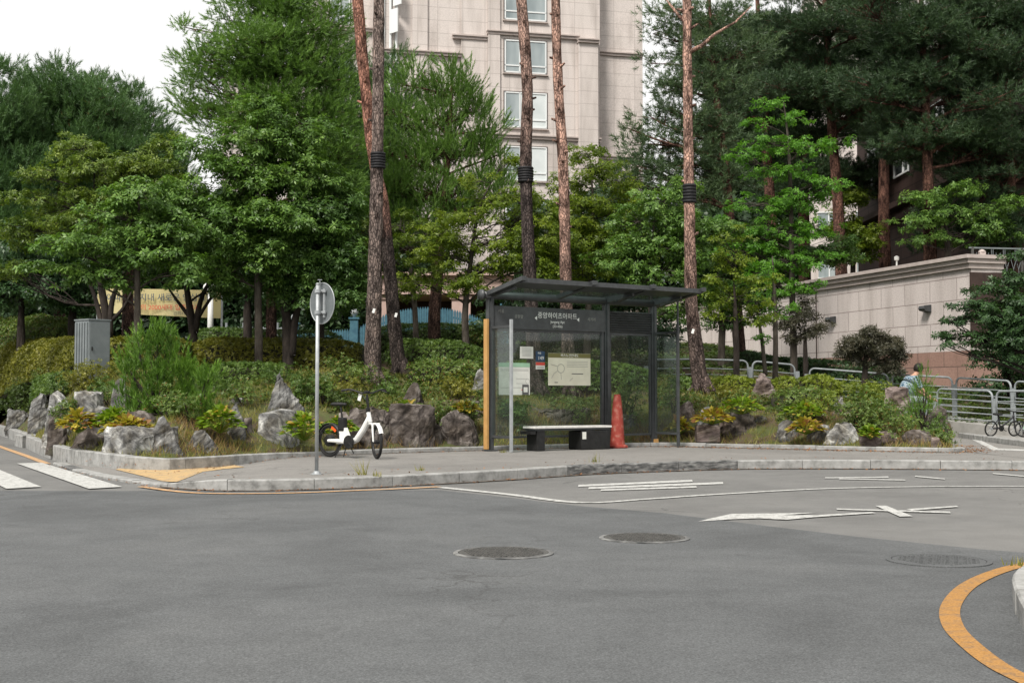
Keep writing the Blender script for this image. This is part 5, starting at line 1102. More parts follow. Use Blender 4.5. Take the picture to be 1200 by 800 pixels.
# ------------------------------------------------------------------ apartment tower
BA = R(13); BD = 70.0; BO = Wp(571, 462, BD); bu_ = Vector((math.cos(BA), math.sin(BA), 0)); bn_ = Vector((math.sin(BA), -math.cos(BA), 0))
def bu(px, w=0):
    t = (px-600)/F; o = BO+bn_*w; return (t*o.y-o.x)/(bu_.x-t*bu_.y)
def bz(px, py, w=0): u = bu(px, w); D = (BO+bn_*w+bu_*u).y; return Wp(px, py, D).z
T = empty('apartment_tower', (BO.x, BO.y, 0), BA, 'tall pale pink stone apartment tower rising behind the pines', 'building')
def bx(name, px0, px1, z0, z1, w0, w1, m_, parent=T):
    m = MB(); u0, u1 = bu(px0, w1), bu(px1, w1); m.box(((u0+u1)/2, -(w0+w1)/2, (z0+z1)/2), (u1-u0, w1-w0, z1-z0)); return m.build(name, m_, parent)
ZB = 34
bx('wall', 436, 571.5, 2, ZB, -12, -.25, M['tower']); bx('wall', 571.6, 704, 2, ZB, -12, .0, M['tower']); bx('recessed_wall', 704.2, 754.5, 2, ZB, -12, -1.1, M['tower'])
bx('left_wing', 374, 436, 2, ZB, -14, -.9, M['tower']); bx('low_left_wing', 258, 374, 2, bz(300, 78), -16, -2, M['tower'])
bx('pilaster', 679, 702, 2, bz(690, 52), .0, .28, M['tower']); bx('pilaster', 571.8, 586, 2, ZB, 0, .12, M['tower']); bx('pilaster', 540, 571, 2, ZB, -.25, -.12, M['tower']); bx('pilaster', 482, 500, 2, ZB, -.25, -.12, M['tower'])
for a, b, py, w in ((571, 680, 41.5, .14), (679, 703.5, 48.5, .42), (703.8, 755, 64.5, -1.0), (530, 571, 44.5, -.05), (436, 541, 62, -.06), (571, 705, 162, .14), (436, 571, 178, -.06), (703.8, 755, 186, -1.0), (374, 436, 34, -.7)):
    zc = bz((a+b)/2, py, w); m = MB(); u0, u1 = bu(a, w), bu(b, w)
    m.box(((u0+u1)/2, -w+.3, zc), (u1-u0, .62, .14)); m.box(((u0+u1)/2, -w+.28, zc+.11), (u1-u0+.04, .74, .07)); m.build('string_course', M['trim'], T)
def window(px0, px1, py0, py1, w=0, split=.36, blind=0, low=.22, cols=2):
    u0, u1 = bu(px0, w), bu(px1, w); z1, z0 = bz(px0, py0, w), bz(px0, py1, w); y = -w
    m = MB(); m.box(((u0+u1)/2, y-.012, (z0+z1)/2), (u1-u0+.10, .02, z1-z0+.10)); wf = m.build('window', M['browntrim'], T)
    fr = .075; us = u0+(u1-u0)*split; zl = z0+(z1-z0)*low; m = MB()
    for u in (u0+fr/2, u1-fr/2, us): m.box((u, y-.05, (z0+z1)/2), (fr, .05, z1-z0))
    for z in (z0+fr/2, z1-fr/2, zl): m.box(((u0+u1)/2, y-.052, z), (u1-u0, .046, fr))
    m.build('frame', M['winframe'], wf); m = MB(); m.box(((u0+us)/2, y-.035, (z0+z1)/2), (us-u0-.02, .012, z1-z0-.02)); m.build('pane', M['pane'], wf)
    m = MB(); m.box(((us+u1)/2, y-.035, (z0+z1)/2), (u1-us-.02, .012, z1-z0-.02)); m.build('pane', M['blind'] if blind else M['pane'], wf)
    m = MB(); m.box(((u0+u1)/2, y-.06, z0-.06), (u1-u0+.2, .12, .06)); m.build('sill', M['trim'], wf)
window(591, 640.5, -23, 23, 0); window(591, 640.5, 46.5, 85, 0); window(591, 641, 107.5, 149, 0, blind=1); window(591.5, 641, 171, 211, 0, blind=1); window(592, 641, 233, 272, 0); window(592, 641, 293, 330, 0)
window(384, 408, -20, 29, -.9, .5); window(384, 408, 62, 104, -.9, .5); window(512, 530, 236, 275, -.25, .5, 1); window(728, 746, 100, 138, -1.1, .5) if False else None
m = MB()
for px in (441, 448, 456, 463): m.cyl((bu(px, -.15), .18, 3), (bu(px, -.15), .18, ZB), .07, n=8)
m.build('drainpipe', M['winframe'], T)
for px, py in ((466, 22), (470, -10)):
    u = bu(px); z = bz(px, py, -.2); m = MB(); m.prism([(u-.5, .1, z-.9), (u-.15, -.45, z-.9), (u-.15, -.45, z+.4), (u-.5, .1, z+.4)], (.05, .02, 0)); m.build('open_sash', M['winframe'], T)
# entrance porch and its columns in front of the tower
PO = empty('entrance_porch', (Wp(520, 400, 56).x, 56, 0), 0, 'pink stone entrance porch with square column seen beside the blue gate', 'porch')
def fx(px, D=56): return (px-600)/F*D-PO.location.x
def fz(py, D=56): return CH+(HOR-py)/F*D
m = MB(); m.box(((fx(430)+fx(600))/2, 2.5, fz(333)), (fx(600)-fx(430), 5, fz(322)-fz(345))); m.box(((fx(428)+fx(602))/2, 2.4, fz(321)), (fx(602)-fx(428), 5.4, .14)); m.build('porch_roof', M['pinktrim'], PO)
for a, b in ((529, 551), (432, 452)): m = MB(); m.box(((fx(a)+fx(b))/2, .6, (fz(345)+2)/2), (fx(b)-fx(a), .8, fz(345)-2)); m.box(((fx(a)+fx(b))/2, .6, fz(348)), (fx(b)-fx(a)+.16, .96, .14)); m.build('column', M['pinktrim'], PO)
m = MB(); m.box(((fx(420)+fx(610))/2, 4.6, 3.5), (fx(610)-fx(420), .3, 6)); m.build('back_wall', M['brown'], PO)

# brown block behind the right pines and a pale block far behind it
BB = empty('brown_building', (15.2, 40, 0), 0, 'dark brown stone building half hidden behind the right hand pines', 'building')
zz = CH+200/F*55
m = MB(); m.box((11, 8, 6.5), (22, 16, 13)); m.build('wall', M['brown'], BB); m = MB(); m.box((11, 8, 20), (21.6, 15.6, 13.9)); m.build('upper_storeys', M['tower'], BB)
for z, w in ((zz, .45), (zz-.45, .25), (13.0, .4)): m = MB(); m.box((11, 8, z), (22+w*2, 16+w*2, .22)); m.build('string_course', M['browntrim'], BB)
for y0, z0 in ((4.6, 9.6), (8.6, 9.6), (12.2, 9.6), (4.6, 14.6), (8.6, 14.6)):
    m = MB(); m.box((-.02, y0+.9, z0+.9), (.04, 1.9, 1.9)); wf = m.build('window', M['panedark'], BB); m = MB()
    for a in (0, .65, 1.8): m.box((-.06, y0+a, z0+.9), (.06, .07, 1.8))
    for a in (0, .6, 1.8): m.box((-.065, y0+.9, z0+a), (.055, 1.86, .07))
    m.build('frame', M['winframe'], wf)
PB = empty('pale_building', (Wp(995, 300, 85).x, 85, 0), R(-8), 'far pale apartment block glimpsed between the pine trunks', 'building')
m = MB(); m.box((0, 4, 14), (5.5, 8, 28)); m.build('wall', M['tower'], PB)
for z in (6.5, 9.5, 12.5, 15.5):
    for x in (-1.3, 1.2):
        m = MB(); m.box((x, -.02, z), (1.4, .04, 1.4)); wf = m.build('window', M['pane'], PB); m = MB(); m.box((x, -.06, z), (.08, .05, 1.4)); m.box((x, -.06, z+.7), (1.5, .05, .08)); m.box((x, -.06, z-.7), (1.5, .05, .08)); m.build('frame', M['winframe'], wf)

# ------------------------------------------------------------------ blue fence, white fence, banner, lamp post, arch
FD = 42
def at_(px, D=FD): x = (px-600)/F*D; return Vector((x, D, th(x, D)))
b0 = at_(345); BF = empty('blue_fence', b0, 0, 'blue wooden fence with scalloped top and ball topped posts below the tower', 'fence')
def loc_(px, z, dy=0): return Vector(((px-600)/F*FD, FD+dy, z))
zb_ = min(at_(p).z for p in (345, 420, 500, 592))-.2
for px, pyt in ((415, 366), (592, 350), (345, 372)):
    c = loc_(px, 0); zt = fz(pyt+8, FD); m = MB(); m.bbox((c.x, FD, (zb_+zt)/2), (.26 if px != 592 else .30, .26, zt-zb_), .01); m.box((c.x, FD, zt+.03), (.34, .34, .06)); pst = m.build('post', M['bluefence'], BF, b0)
    m = MB(); m.lathe((c.x, FD, zt+.06), [(.05, 0), (.05, .05), (.11, .10), (.13, .17), (.10, .25), (.03, .30)], 14); m.build('ball_finial', M['silver'], pst, b0, smooth=True)
def slats(p0, p1, f):
    m = MB(); xs = np.arange(p0, p1, 2.9)
    for x in xs:
        zt = fz(f((x-p0)/(p1-p0)), FD); c = loc_(x, 0); m.prism([(c.x-.036, FD-.02, zb_), (c.x+.036, FD-.02, zb_), (c.x+.036, FD-.02, zt), (c.x, FD-.02, zt+.09), (c.x-.036, FD-.02, zt)], (0, .03, 0))
    m.build('slat_panel', M['bluefence'], BF, b0); m = MB()
    for dz_ in (1.0, .35):
        pts = [loc_(x, fz(f((x-p0)/(p1-p0)), FD)-dz_*.55, .03) for x in np.linspace(p0, p1, 14)]; m.tube(pts, .035, 6)
    m.build('rail', M['bluefence'], BF, b0)
slats(420, 586, lambda t: 388-24*math.sin(math.pi*min(1, t*1.06))**.7-8*t*.5); slats(349, 411, lambda t: 392-4*t)
c = loc_(610, 0, -1.5); m = MB(); pts = [Vector((c.x-.34, FD-1.5, zb_+.1))]+[Vector((c.x-.34*math.cos(a), FD-1.5, fz(392, FD)+.34*1.2*math.sin(a))) for a in np.linspace(0, math.pi, 12)]+[Vector((c.x+.34, FD-1.5, zb_+.1))]
m.tube(pts, .05, 8); o = m.build('arch_frame', M['whiteplastic'], None, (c.x, FD-1.5, zb_), smooth=True); tag(o, 'small white arched frame standing right of the blue fence post', 'arch')
b0 = at_(268, 40); WF = empty('white_fence', b0, 0, 'low white picket fence behind the hedges right of the lamp post', 'fence'); m = MB()
for px in np.arange(262, 345, 4.2): c = at_(px, 40); m.cyl((c.x, 40, b0.z-.1), (c.x, 40, fz(383, 40)), .018, n=5)
m.build('pickets', M['railpaint'], WF, b0); m = MB(); m.cyl(tuple(Vector((at_(262, 40).x, 40, fz(385, 40)))), tuple(Vector((at_(343, 40).x, 40, fz(385, 40)))), .02, n=5); m.build('top_rail', M['railpaint'], WF, b0)
for px in (265, 285, 305, 325, 342): m = MB(); c = at_(px, 40); m.cyl((c.x, 40, b0.z-.1), (c.x, 40, fz(378, 40)), .04, n=8); m.build('post', M['railpaint'], WF, b0)
c = at_(246, 36); LP = empty('lamp_post', c, 0, 'white lamp post with a cluster head half hidden by the oak leaves', 'lamp post'); zt = fz(342, 36)
m = MB(); m.cyl((0, 0, -.1), (0, 0, zt-c.z), .09, .07, 14); m.build('pole', M['whiteplastic'], LP, smooth=True)
m = MB()
for dx, dy_, s in ((-.12, 0, .1), (.12, 0, .1), (0, -.1, .11)): m.lathe((dx, dy_, zt-c.z+.08), [(.02, -.08), (s*.8, -.03), (s, .05), (s*.8, .12), (.02, .17)], 12)
m.build('lamp_head', M['whiteplastic'], LP, smooth=True)
c = at_(175, 46); BN = empty('banner', (c.x, 46, c.z), 0, 'long yellow cloth banner with printed lettering hung behind the left trees', 'banner')
def bl2(px, py, dy=0): return Vector(((px-600)/F*46-c.x, dy, fz(py, 46)-c.z))
m = MB(); n_ = 16; vs = []
for i in range(n_+1):
    t = i/n_; x0 = bl2(113+(258-113)*t, 0).x; y = .05*math.sin(t*19)
    for zz_ in (fz(337+3*t, 46)-c.z, fz(366+7*t, 46)-c.z): vs.append((x0, y, zz_))
m.add(vs, [(i*2, i*2+2, i*2+3, i*2+1) for i in range(n_)]); vs2 = [(a, b+.02, d) for a, b, d in vs]; m.add(vs2, [(i*2, i*2+1, i*2+3, i*2+2) for i in range(n_)]); cl_ = m.build('cloth', M['banner'], BN, smooth=True, recalc=False)
t1 = text('아파트 단지내 새로운 안심생활', .30, (bl2(187, 350).x, -.09, bl2(187, 349).z), cl_, M['blueink']); t2 = text('문의 2000세대 입주안내', .23, (bl2(195, 361).x, -.09, bl2(195, 360.5).z), cl_, M['redink']); text('관리사무소', .16, (bl2(215, 368).x, -.09, bl2(215, 367.5).z), cl_, M['ink'])
for px in (113, 259): m = MB(); m.cyl((bl2(px, 0).x, .05, -.2), (bl2(px, 0).x, .05, bl2(px, 334).z), .04, n=8); m.build('pole', M['silver'], BN)

# ------------------------------------------------------------------ tall pines of the foreground bed
def tallpine(label, pts, bark, band=None, seed=1, stubs=14, branches=(), low=None):
    """pts: (px, py, radius px); the first is the foot"""
    g = gp(pts[0][0], pts[0][1]); D = g.y; e = empty('tall_pine', g, 0, label, 'pine tree', 'tall bare trunked pines of the planting bed')
    path = [tuple(g-Vector((0, 0, .1)))]+[tuple(Wp(x, y, D)) for x, y, r in pts[1:]]; rad = [r*.9*D/F for x, y, r in pts]
    top = np.array(path[-1]); path += [tuple(top+np.array([.15, .3, 2.5])), tuple(top+np.array([.3, .2, 4.2]))]; rad += [rad[-1]*.8, rad[-1]*.4]
    rng = np.random.default_rng(seed+60); m = MB(); ppl = path; trunk_tube(m, ppl, rad, 16, .09, seed, .07)
    rg = resample3(catmull(ppl, 6), 60)
    for i in range(stubs):
        k_ = rng.integers(14, 50); p = Vector(rg[k_]); a = rng.uniform(0, 6.28); r = rad[2]*.9; d = Vector((math.cos(a), math.sin(a), rng.uniform(.1, .5)))
        m.tube([p+d*r*.6, p+d*(r+rng.uniform(.03, .12))], [.035, .022], 6)
    for br in branches:
        m.tube([Wp(x, y, D+dd) for x, y, dd in br], list(np.linspace(.05, .012, len(br))), 6)
    # flared foot with roots
    for i in range(6):
        a = i*1.05+seed; m.tube([g+Vector((0, 0, .35)), g+Vector((math.cos(a)*rad[0]*.9, math.sin(a)*rad[0]*.9, .12)), g+Vector((math.cos(a)*rad[0]*1.9, math.sin(a)*rad[0]*1.9, -.08))], [rad[0]*.7, rad[0]*.45, rad[0]*.2], 7)
    m.build('trunk', M[bark], e, g, smooth=True)
    if band:
        px, py0, py1, r = band; m = MB(); n = 6
        for i in range(n): a = Wp(px, py1+(py0-py1)*(i+.5)/n, D); hh = abs(py1-py0)*D/F/n; m.lathe(tuple(a), [(r*D/F*.9, -hh*.48), (r*D/F*.98, -hh*.2), (r*D/F*.98, hh*.2), (r*D/F*.9, hh*.48)], 16)
        m.build('rubber_band', M['band'], e, g, smooth=True)
    blobs = []
    for i in range(5): blobs.append(((top[0]+rng.uniform(-1.3, 1.3), top[1]+rng.uniform(-1.3, 1.3), top[2]+rng.uniform(2.2, 4.8)), (1.2, 1.2, .45)))
    cl = clumps(blobs, 14, rng, (.4, .6), .4, .5); lm = MB(); limbs(lm, path, rad[-3]*.9, blobs, [], rng, .7, False); lm.build('limbs', M['pinebark_red'], e, g, smooth=True)
    P, O = leaves_in(cl, 20, rng); np_mesh('crown', tuft(P, O+np.array([0, 0, .5]), 14, .25, .14, .014, rng), 3, M['pine'], e, g); return e, g, D
e1, g1, D1 = tallpine('leaning pine with a bright red upper stem, right of the grey straight one', [(470, 440, 10), (464, 400, 8.5), (458, 330, 8), (449, 240, 7.5), (437, 180, 7.5), (427, 90, 7.5), (419, 0, 7.5), (417, -30, 7)], 'pinebark_t1', None, 1, 10)
e2_, g2_, D2 = tallpine('straight grey barked pine with a black band, left of the leaning red stem', [(437, 450, 11.5), (437, 400, 10), (439, 330, 9.2), (442, 200, 8), (443, 100, 7.6), (444, 0, 7.4), (444, -30, 7)], 'pinebark_grey', (443, 179, 198, 9.3), 2, 12)
e3, g3, D3 = tallpine('pine with knobbly dark bark rising left above the shelter roof', [(628, 463, 11), (626, 420, 9), (621, 330, 8.2), (616, 200, 7.8), (618, 100, 7.4), (611, 0, 7.2), (609, -30, 7)], 'pinebark_t3', (616, 196, 214, 9.6), 3, 26)
e4, g4, D4 = tallpine('slender reddish pine rising over the middle of the shelter roof', [(668, 464, 10), (666, 420, 8), (663, 330, 7.3), (660, 200, 7), (654, 100, 6.4), (651, 0, 6), (650, -30, 6)], 'pinebark_red', None, 4, 22)
e5, g5, D5 = tallpine('pale orange barked pine with a black band, right of the shelter', [(823, 461, 11), (817, 420, 8.6), (810, 350, 7.4), (808, 240, 6.6), (806, 120, 6.2), (805, 0, 5.8), (805, -30, 5.5)], 'pinebark_red', (808, 216, 238, 8.4), 5, 14,
    branches=[[(806, 62, 0), (822, 54, -.2), (838, 40, -.3), (862, 26, -.2), (880, 8, 0)], [(804, 28, 0), (792, 14, .1), (776, -6, .3)], [(806, 36, 0), (818, 28, 0)]])
for e_, px, py, D_ in ((e2_, 438, 364, D2), (e1, 464, 369, D1), (e5, 812, 388, D5)):
    c = Wp(px, py, D_-.24); m = MB(); m.box((0, 0, 0), (.05, .006, .09), 0, Matrix.Rotation(.3, 3, 'Y')); tg_ = m.build('tree_tag', M['whiteplastic'], e_); tg_.location = c-e_.location

# ------------------------------------------------------------------ left trees
def T_(px, py, D): return tuple(Wp(px, py, D))
def lob(D, lst): return [B(x, y, D+(dd if len(t) else 0), rx, ry, rx*.9) for x, y, rx, ry, *t in lst for dd in [t[0] if t else 0]]
g = gp(303, 444); D = g.y; pass
broadleaf('large green oak with a slim trunk standing on the grass left of the round sign', g, [T_(303, 380, D), T_(302, 330, D), T_(304, 240, D), T_(306, 150, D+.2)], [5*D/F, 4.5*D/F, 4.2*D/F, 3*D/F, 1*D/F],
    lob(D, [(300, 300, 60, 26), (250, 318, 42, 18), (355, 318, 52, 20, .4), (260, 262, 58, 26, -.3), (335, 262, 66, 26), (215, 232, 42, 17), (385, 285, 36, 26, .6), (285, 215, 60, 26, -.2), (350, 208, 56, 26, .4), (300, 165, 52, 24), (240, 178, 34, 14, -.4), (355, 160, 42, 20, .4), (310, 128, 34, 18)]), 'oak', L=.10, w=.42, k=6, cd=46, ld=150, cr=(.2, .36), flat=.5, seed=11, name='oak_tree', spread=.38)
g = gp(161, 392); D = 25.5; g = at_(161, D); broadleaf('green oak behind the dwarf pine with layered branches reaching left', g, [T_(161, 350, D), T_(161, 300, D), T_(163, 220, D)], [4.6*D/F, 4*D/F, 3.4*D/F, 1*D/F],
    lob(D, [(120, 290, 56, 18), (185, 300, 46, 20), (70, 282, 42, 13, -.5), (150, 258, 60, 20), (95, 318, 40, 13), (200, 262, 40, 18), (165, 225, 44, 20), (215, 320, 32, 13), (140, 326, 44, 10), (50, 312, 26, 10)]), 'oak', L=.105, w=.42, cd=44, ld=135, cr=(.2, .34), flat=.42, seed=12, name='oak_tree', spread=.38)
D = 28.5; g = at_(126, D); broadleaf('yellowish maple with several dark stems behind the utility cabinet', g, [T_(124, 370, D), T_(118, 330, D), T_(112, 250, D), T_(110, 190, D)], [5.5*D/F, 4.5*D/F, 4*D/F, 2*D/F, .6*D/F],
    lob(D, [(100, 200, 66, 17), (50, 235, 46, 16), (140, 235, 60, 20), (85, 170, 44, 13), (30, 270, 40, 16), (170, 195, 50, 16), (200, 225, 40, 18), (95, 260, 60, 16), (15, 315, 34, 12), (40, 205, 26, 10), (190, 170, 34, 12)]), 'olivegreen', bark='darkbark', L=.085, w=.4, cd=44, ld=150, cr=(.2, .36), flat=.4, seed=13, name='maple_tree', extra=[([T_(128, 395, D), T_(132, 350, D), T_(148, 315, D)], [.09, .06, .03]), ([T_(122, 395, D), T_(112, 350, D), T_(100, 320, D)], [.08, .05, .03]), ([T_(130, 376, D), T_(145, 360, D), T_(160, 330, D)], [.05, .035, .02])])
D = 30; g = at_(228, D); broadleaf('shaded tree with forked black stems beside the banner', g, [T_(225, 380, D), T_(219, 340, D), T_(214, 300, D)], [6*D/F, 5*D/F, 3.5*D/F, 1*D/F],
    lob(D, [(225, 300, 44, 22), (190, 320, 36, 12), (262, 310, 38, 20), (240, 268, 46, 24), (205, 275, 34, 20), (275, 335, 26, 14)]), 'oak2', bark='darkbark', L=.09, w=.42, cd=36, ld=130, seed=14, extra=[([T_(228, 390, D), T_(236, 350, D), T_(250, 322, D)], [.09, .06, .03]), ([T_(228, 380, D), T_(243, 355, D), T_(262, 330, D)], [.05, .04, .02]), ([T_(226, 376, D), T_(206, 350, D), T_(196, 335, D)], [.06, .04, .02])])
D = 28; g = at_(338, D); broadleaf('cool green tree with twin dark trunks left of the tall grey pine', g, [T_(336, 380, D), T_(333, 340, D), T_(345, 290, D)], [7*D/F, 6*D/F, 4.5*D/F, 1*D/F],
    lob(D, [(355, 320, 46, 22), (390, 345, 34, 22), (400, 300, 34, 26), (330, 340, 30, 12), (375, 255, 42, 30), (405, 240, 32, 30), (415, 325, 24, 30), (350, 290, 44, 24)]), 'oak2', bark='darkbark', L=.095, w=.42, cd=36, ld=140, seed=15, extra=[([T_(341, 418, D), T_(347, 370, D), T_(362, 325, D), T_(372, 300, D)], [.11, .085, .06, .03])])
D = 30; g = at_(318, D); pine('tall feathery green conifer whose open top crosses the sky at the upper left', g, [T_(318, 300, D), T_(320, 150, D), T_(322, 40, D), T_(324, -60, D)], [7*D/F, 6*D/F, 4*D/F, 2.5*D/F, .8*D/F],
    lob(D, [(322, 10, 50, 20), (355, 40, 52, 20), (300, 45, 44, 18, -.8), (262, 22, 28, 9), (240, 50, 24, 8), (335, 80, 60, 20), (275, 90, 48, 14), (230, 96, 26, 9), (380, 95, 40, 20), (310, 125, 66, 22), (385, 140, 44, 22), (252, 128, 40, 12), (345, -20, 44, 20), (388, 20, 26, 18), (215, 32, 13, 5), (215, 118, 16, 6), (395, 185, 40, 24), (340, 170, 60, 22), (285, 0, 40, 18), (250, 72, 40, 14), (300, 70, 50, 20), (225, 70, 22, 8), (375, 60, 34, 18), (400, 225, 34, 22), (270, 150, 40, 14)]), 'pinelight', AL=.20, NL=.10, w=.015, k=16, cd=30, sd=46, seed=16, rise=.5, name='conifer_tree', cr=(.3, .55), flat=.6, dm=1.6)
for i, (D, px, lb, bl) in enumerate([
    (38, 70, 'dark pine with upturned shoots against the white sky at the far left', [(70, 110, 50, 16), (40, 140, 56, 20), (110, 130, 52, 18), (85, 165, 70, 22), (20, 175, 50, 24), (60, 200, 70, 24), (130, 180, 50, 18), (70, 84, 26, 10), (30, 100, 24, 10)]),
    (41, 150, 'dark pine right of the far left one, its top just above the maple', [(150, 135, 40, 15), (120, 105, 34, 12), (170, 165, 42, 18), (180, 205, 46, 20), (140, 190, 40, 20), (155, 108, 22, 9), (110, 160, 40, 16), (195, 180, 26, 12)]),
    (36, -10, 'dark pine cut by the left edge of the view', [(-10, 150, 50, 24), (10, 210, 52, 28), (-15, 270, 60, 34), (15, 330, 50, 30), (5, 120, 36, 14), (40, 260, 40, 22), (-5, 85, 26, 12)])]):
    g = at_(px, D); pine(lb, g, [T_(px, 300, D), T_(px+2, 200, D), T_(px, 100, D)], [8*D/F, 6*D/F, 4*D/F, 1.2*D/F], lob(D, bl), 'pine', AL=.26, NL=.14, w=.020, k=16, cd=26, sd=30, seed=20+i, rise=1.0, ang=.9, group='dark pines beyond the left slope', cr=(.4, .65), flat=.6, dm=1.35)
D = 33
for i, (px, lb, bl) in enumerate([(25, 'low dense dark tree above the left hedges', [(20, 320, 50, 26), (60, 335, 46, 22), (-20, 340, 40, 24), (45, 290, 50, 24)]), (85, 'dense dark tree directly left of the banner', [(85, 320, 34, 24), (70, 350, 34, 16), (95, 290, 40, 24), (100, 345, 16, 16)]),
    (290, 'dark leafy tree closing the gap right of the lamp post', [(290, 320, 40, 22), (310, 290, 40, 26), (265, 290, 34, 24), (310, 345, 26, 14)]), (375, 'dark tree in the shade behind the round sign', [(380, 330, 34, 24), (400, 290, 38, 30), (360, 290, 36, 30), (395, 355, 22, 12)])]):
    g = at_(px, D+i*.4); broadleaf(lb, g, [T_(px, 360, D+i*.4), T_(px+3, 310, D+i*.4)], [6*D/F, 5*D/F, 1*D/F], lob(D+i*.4, bl), 'darkleaf', bark='darkbark', L=.12, w=.45, cd=26, ld=80, seed=30+i, name='dark_tree', group='dark trees behind the slope')
# ------------------------------------------------------------------ middle trees
D = 33; g = at_(509, D); pine('young light green pine with upright candles in front of the tower', g, [T_(509, 370, D), T_(512, 330, D), T_(520, 240, D), T_(527, 150, D), T_(531, 70, D)], [8*D/F, 7*D/F, 6*D/F, 4*D/F, 2.4*D/F, .8*D/F],
    lob(D, [(531, 78, 14, 15), (528, 108, 26, 18), (515, 140, 40, 18), (555, 130, 26, 16), (478, 150, 30, 15), (560, 168, 30, 12), (530, 180, 50, 18), (485, 190, 40, 16), (582, 182, 18, 8), (470, 100, 20, 12), (455, 130, 22, 14), (505, 225, 56, 16), (560, 215, 34, 12), (455, 215, 36, 18), (450, 178, 30, 16), (487, 88, 14, 12), (575, 150, 16, 9), (480, 255, 48, 16), (540, 250, 40, 14), (590, 205, 16, 7), (510, 110, 24, 16), (550, 95, 12, 12), (575, 235, 34, 12), (465, 290, 40, 16)]), 'pinelight', AL=.38, NL=.11, w=.018, k=22, cd=30, sd=36, seed=40, rise=1.15, cr=(.25, .45), flat=.6, lo=.3, ang=.6, name='young_pine', dm=1.5)
D = 35; g = at_(440, D); pine('bushy pine behind the two left trunks below the tower windows', g, [T_(440, 300, D), T_(442, 160, D), T_(440, 70, D)], [7*D/F, 5*D/F, 3*D/F, .8*D/F],
    lob(D, [(440, 90, 30, 14), (400, 100, 30, 18), (465, 118, 30, 14), (420, 140, 44, 18), (400, 185, 40, 22), (450, 165, 36, 18), (430, 210, 48, 20), (395, 60, 22, 16), (462, 75, 16, 9), (415, 250, 40, 24), (460, 240, 36, 20)]), 'pine', AL=.36, NL=.12, w=.013, k=24, cd=28, sd=40, seed=41, rise=.9, cr=(.3, .55), flat=.6, name='young_pine', dm=1.5)
D = 29; g = at_(548, D); broadleaf('spreading yellow green tree between the grey trunks and the shelter', g, [T_(545, 370, D), T_(550, 320, D), T_(560, 250, D), T_(575, 215, D)], [5*D/F, 4*D/F, 3*D/F, 2*D/F, .6*D/F],
    lob(D, [(585, 235, 46, 13), (540, 255, 44, 12), (610, 262, 50, 14), (575, 285, 60, 14), (520, 300, 44, 12), (610, 305, 46, 14), (560, 320, 46, 10), (500, 275, 30, 10), (625, 225, 22, 14), (555, 210, 26, 8), (480, 330, 34, 10), (600, 190, 26, 9), (630, 250, 36, 12), (650, 280, 40, 12), (540, 335, 44, 10), (635, 320, 36, 10)]), 'yellowgreen', L=.085, w=.42, cd=44, ld=135, cr=(.18, .36), flat=.36, seed=42, name='zelkova_tree')
D = 30.5; g = at_(488, D); broadleaf('olive green tree low between the grey pine and the blue fence', g, [T_(486, 360, D), T_(482, 320, D), T_(480, 280, D)], [4*D/F, 3.4*D/F, 3*D/F, .6*D/F],
    lob(D, [(480, 290, 40, 14), (470, 320, 30, 12), (510, 320, 30, 12), (465, 262, 30, 14), (500, 265, 26, 12), (478, 345, 26, 8), (432, 300, 26, 20), (455, 345, 16, 8), (420, 270, 26, 24)]), 'olivegreen', L=.085, w=.42, cd=42, ld=130, cr=(.18, .34), flat=.4, seed=43, name='zelkova_tree')
D = 30; g = at_(690, D); broadleaf('yellow green tree crowning above the middle of the shelter roof', g, [T_(688, 400, D), T_(692, 320, D), T_(695, 250, D), T_(692, 190, D)], [5*D/F, 4*D/F, 3.2*D/F, 2*D/F, .6*D/F],
    lob(D, [(690, 180, 28, 11), (705, 200, 40, 13), (668, 215, 30, 13), (730, 215, 30, 12), (690, 240, 56, 16), (740, 245, 36, 14), (660, 265, 40, 14), (700, 285, 56, 16), (645, 300, 40, 14), (740, 290, 44, 16), (680, 318, 50, 12)]), 'yellowgreen', L=.085, w=.42, cd=44, ld=140, cr=(.18, .36), flat=.4, seed=44, name='zelkova_tree')
D = 28.5; g = at_(765, D); broadleaf('mid green oak between the shelter roof and the orange barked pine', g, [T_(765, 400, D), T_(762, 320, D), T_(768, 250, D)], [4.6*D/F, 4*D/F, 3*D/F, .6*D/F],
    lob(D, [(770, 235, 36, 16), (745, 260, 44, 16), (800, 262, 36, 16), (770, 290, 56, 18), (730, 305, 42, 14), (810, 305, 40, 18), (770, 325, 48, 12), (790, 220, 26, 10), (840, 270, 30, 16), (815, 345, 34, 14), (790, 365, 24, 12)]), 'oak', L=.095, w=.42, cd=42, ld=140, cr=(.2, .36), flat=.45, seed=45, name='oak_tree')
D = 33; g = at_(600, D); broadleaf('small shaded tree filling the gap behind the shelter roof', g, [T_(600, 380, D), T_(600, 340, D)], [4*D/F, 3*D/F, 1*D/F], lob(D, [(600, 345, 44, 14), (640, 350, 44, 14), (690, 350, 50, 16), (740, 350, 44, 16), (600, 375, 40, 16), (660, 385, 60, 18), (720, 390, 50, 20), (770, 385, 36, 22)]), 'darkleaf', bark='darkbark', L=.12, w=.45, cd=26, ld=75, seed=46, name='dark_tree', group='dark trees behind the slope')
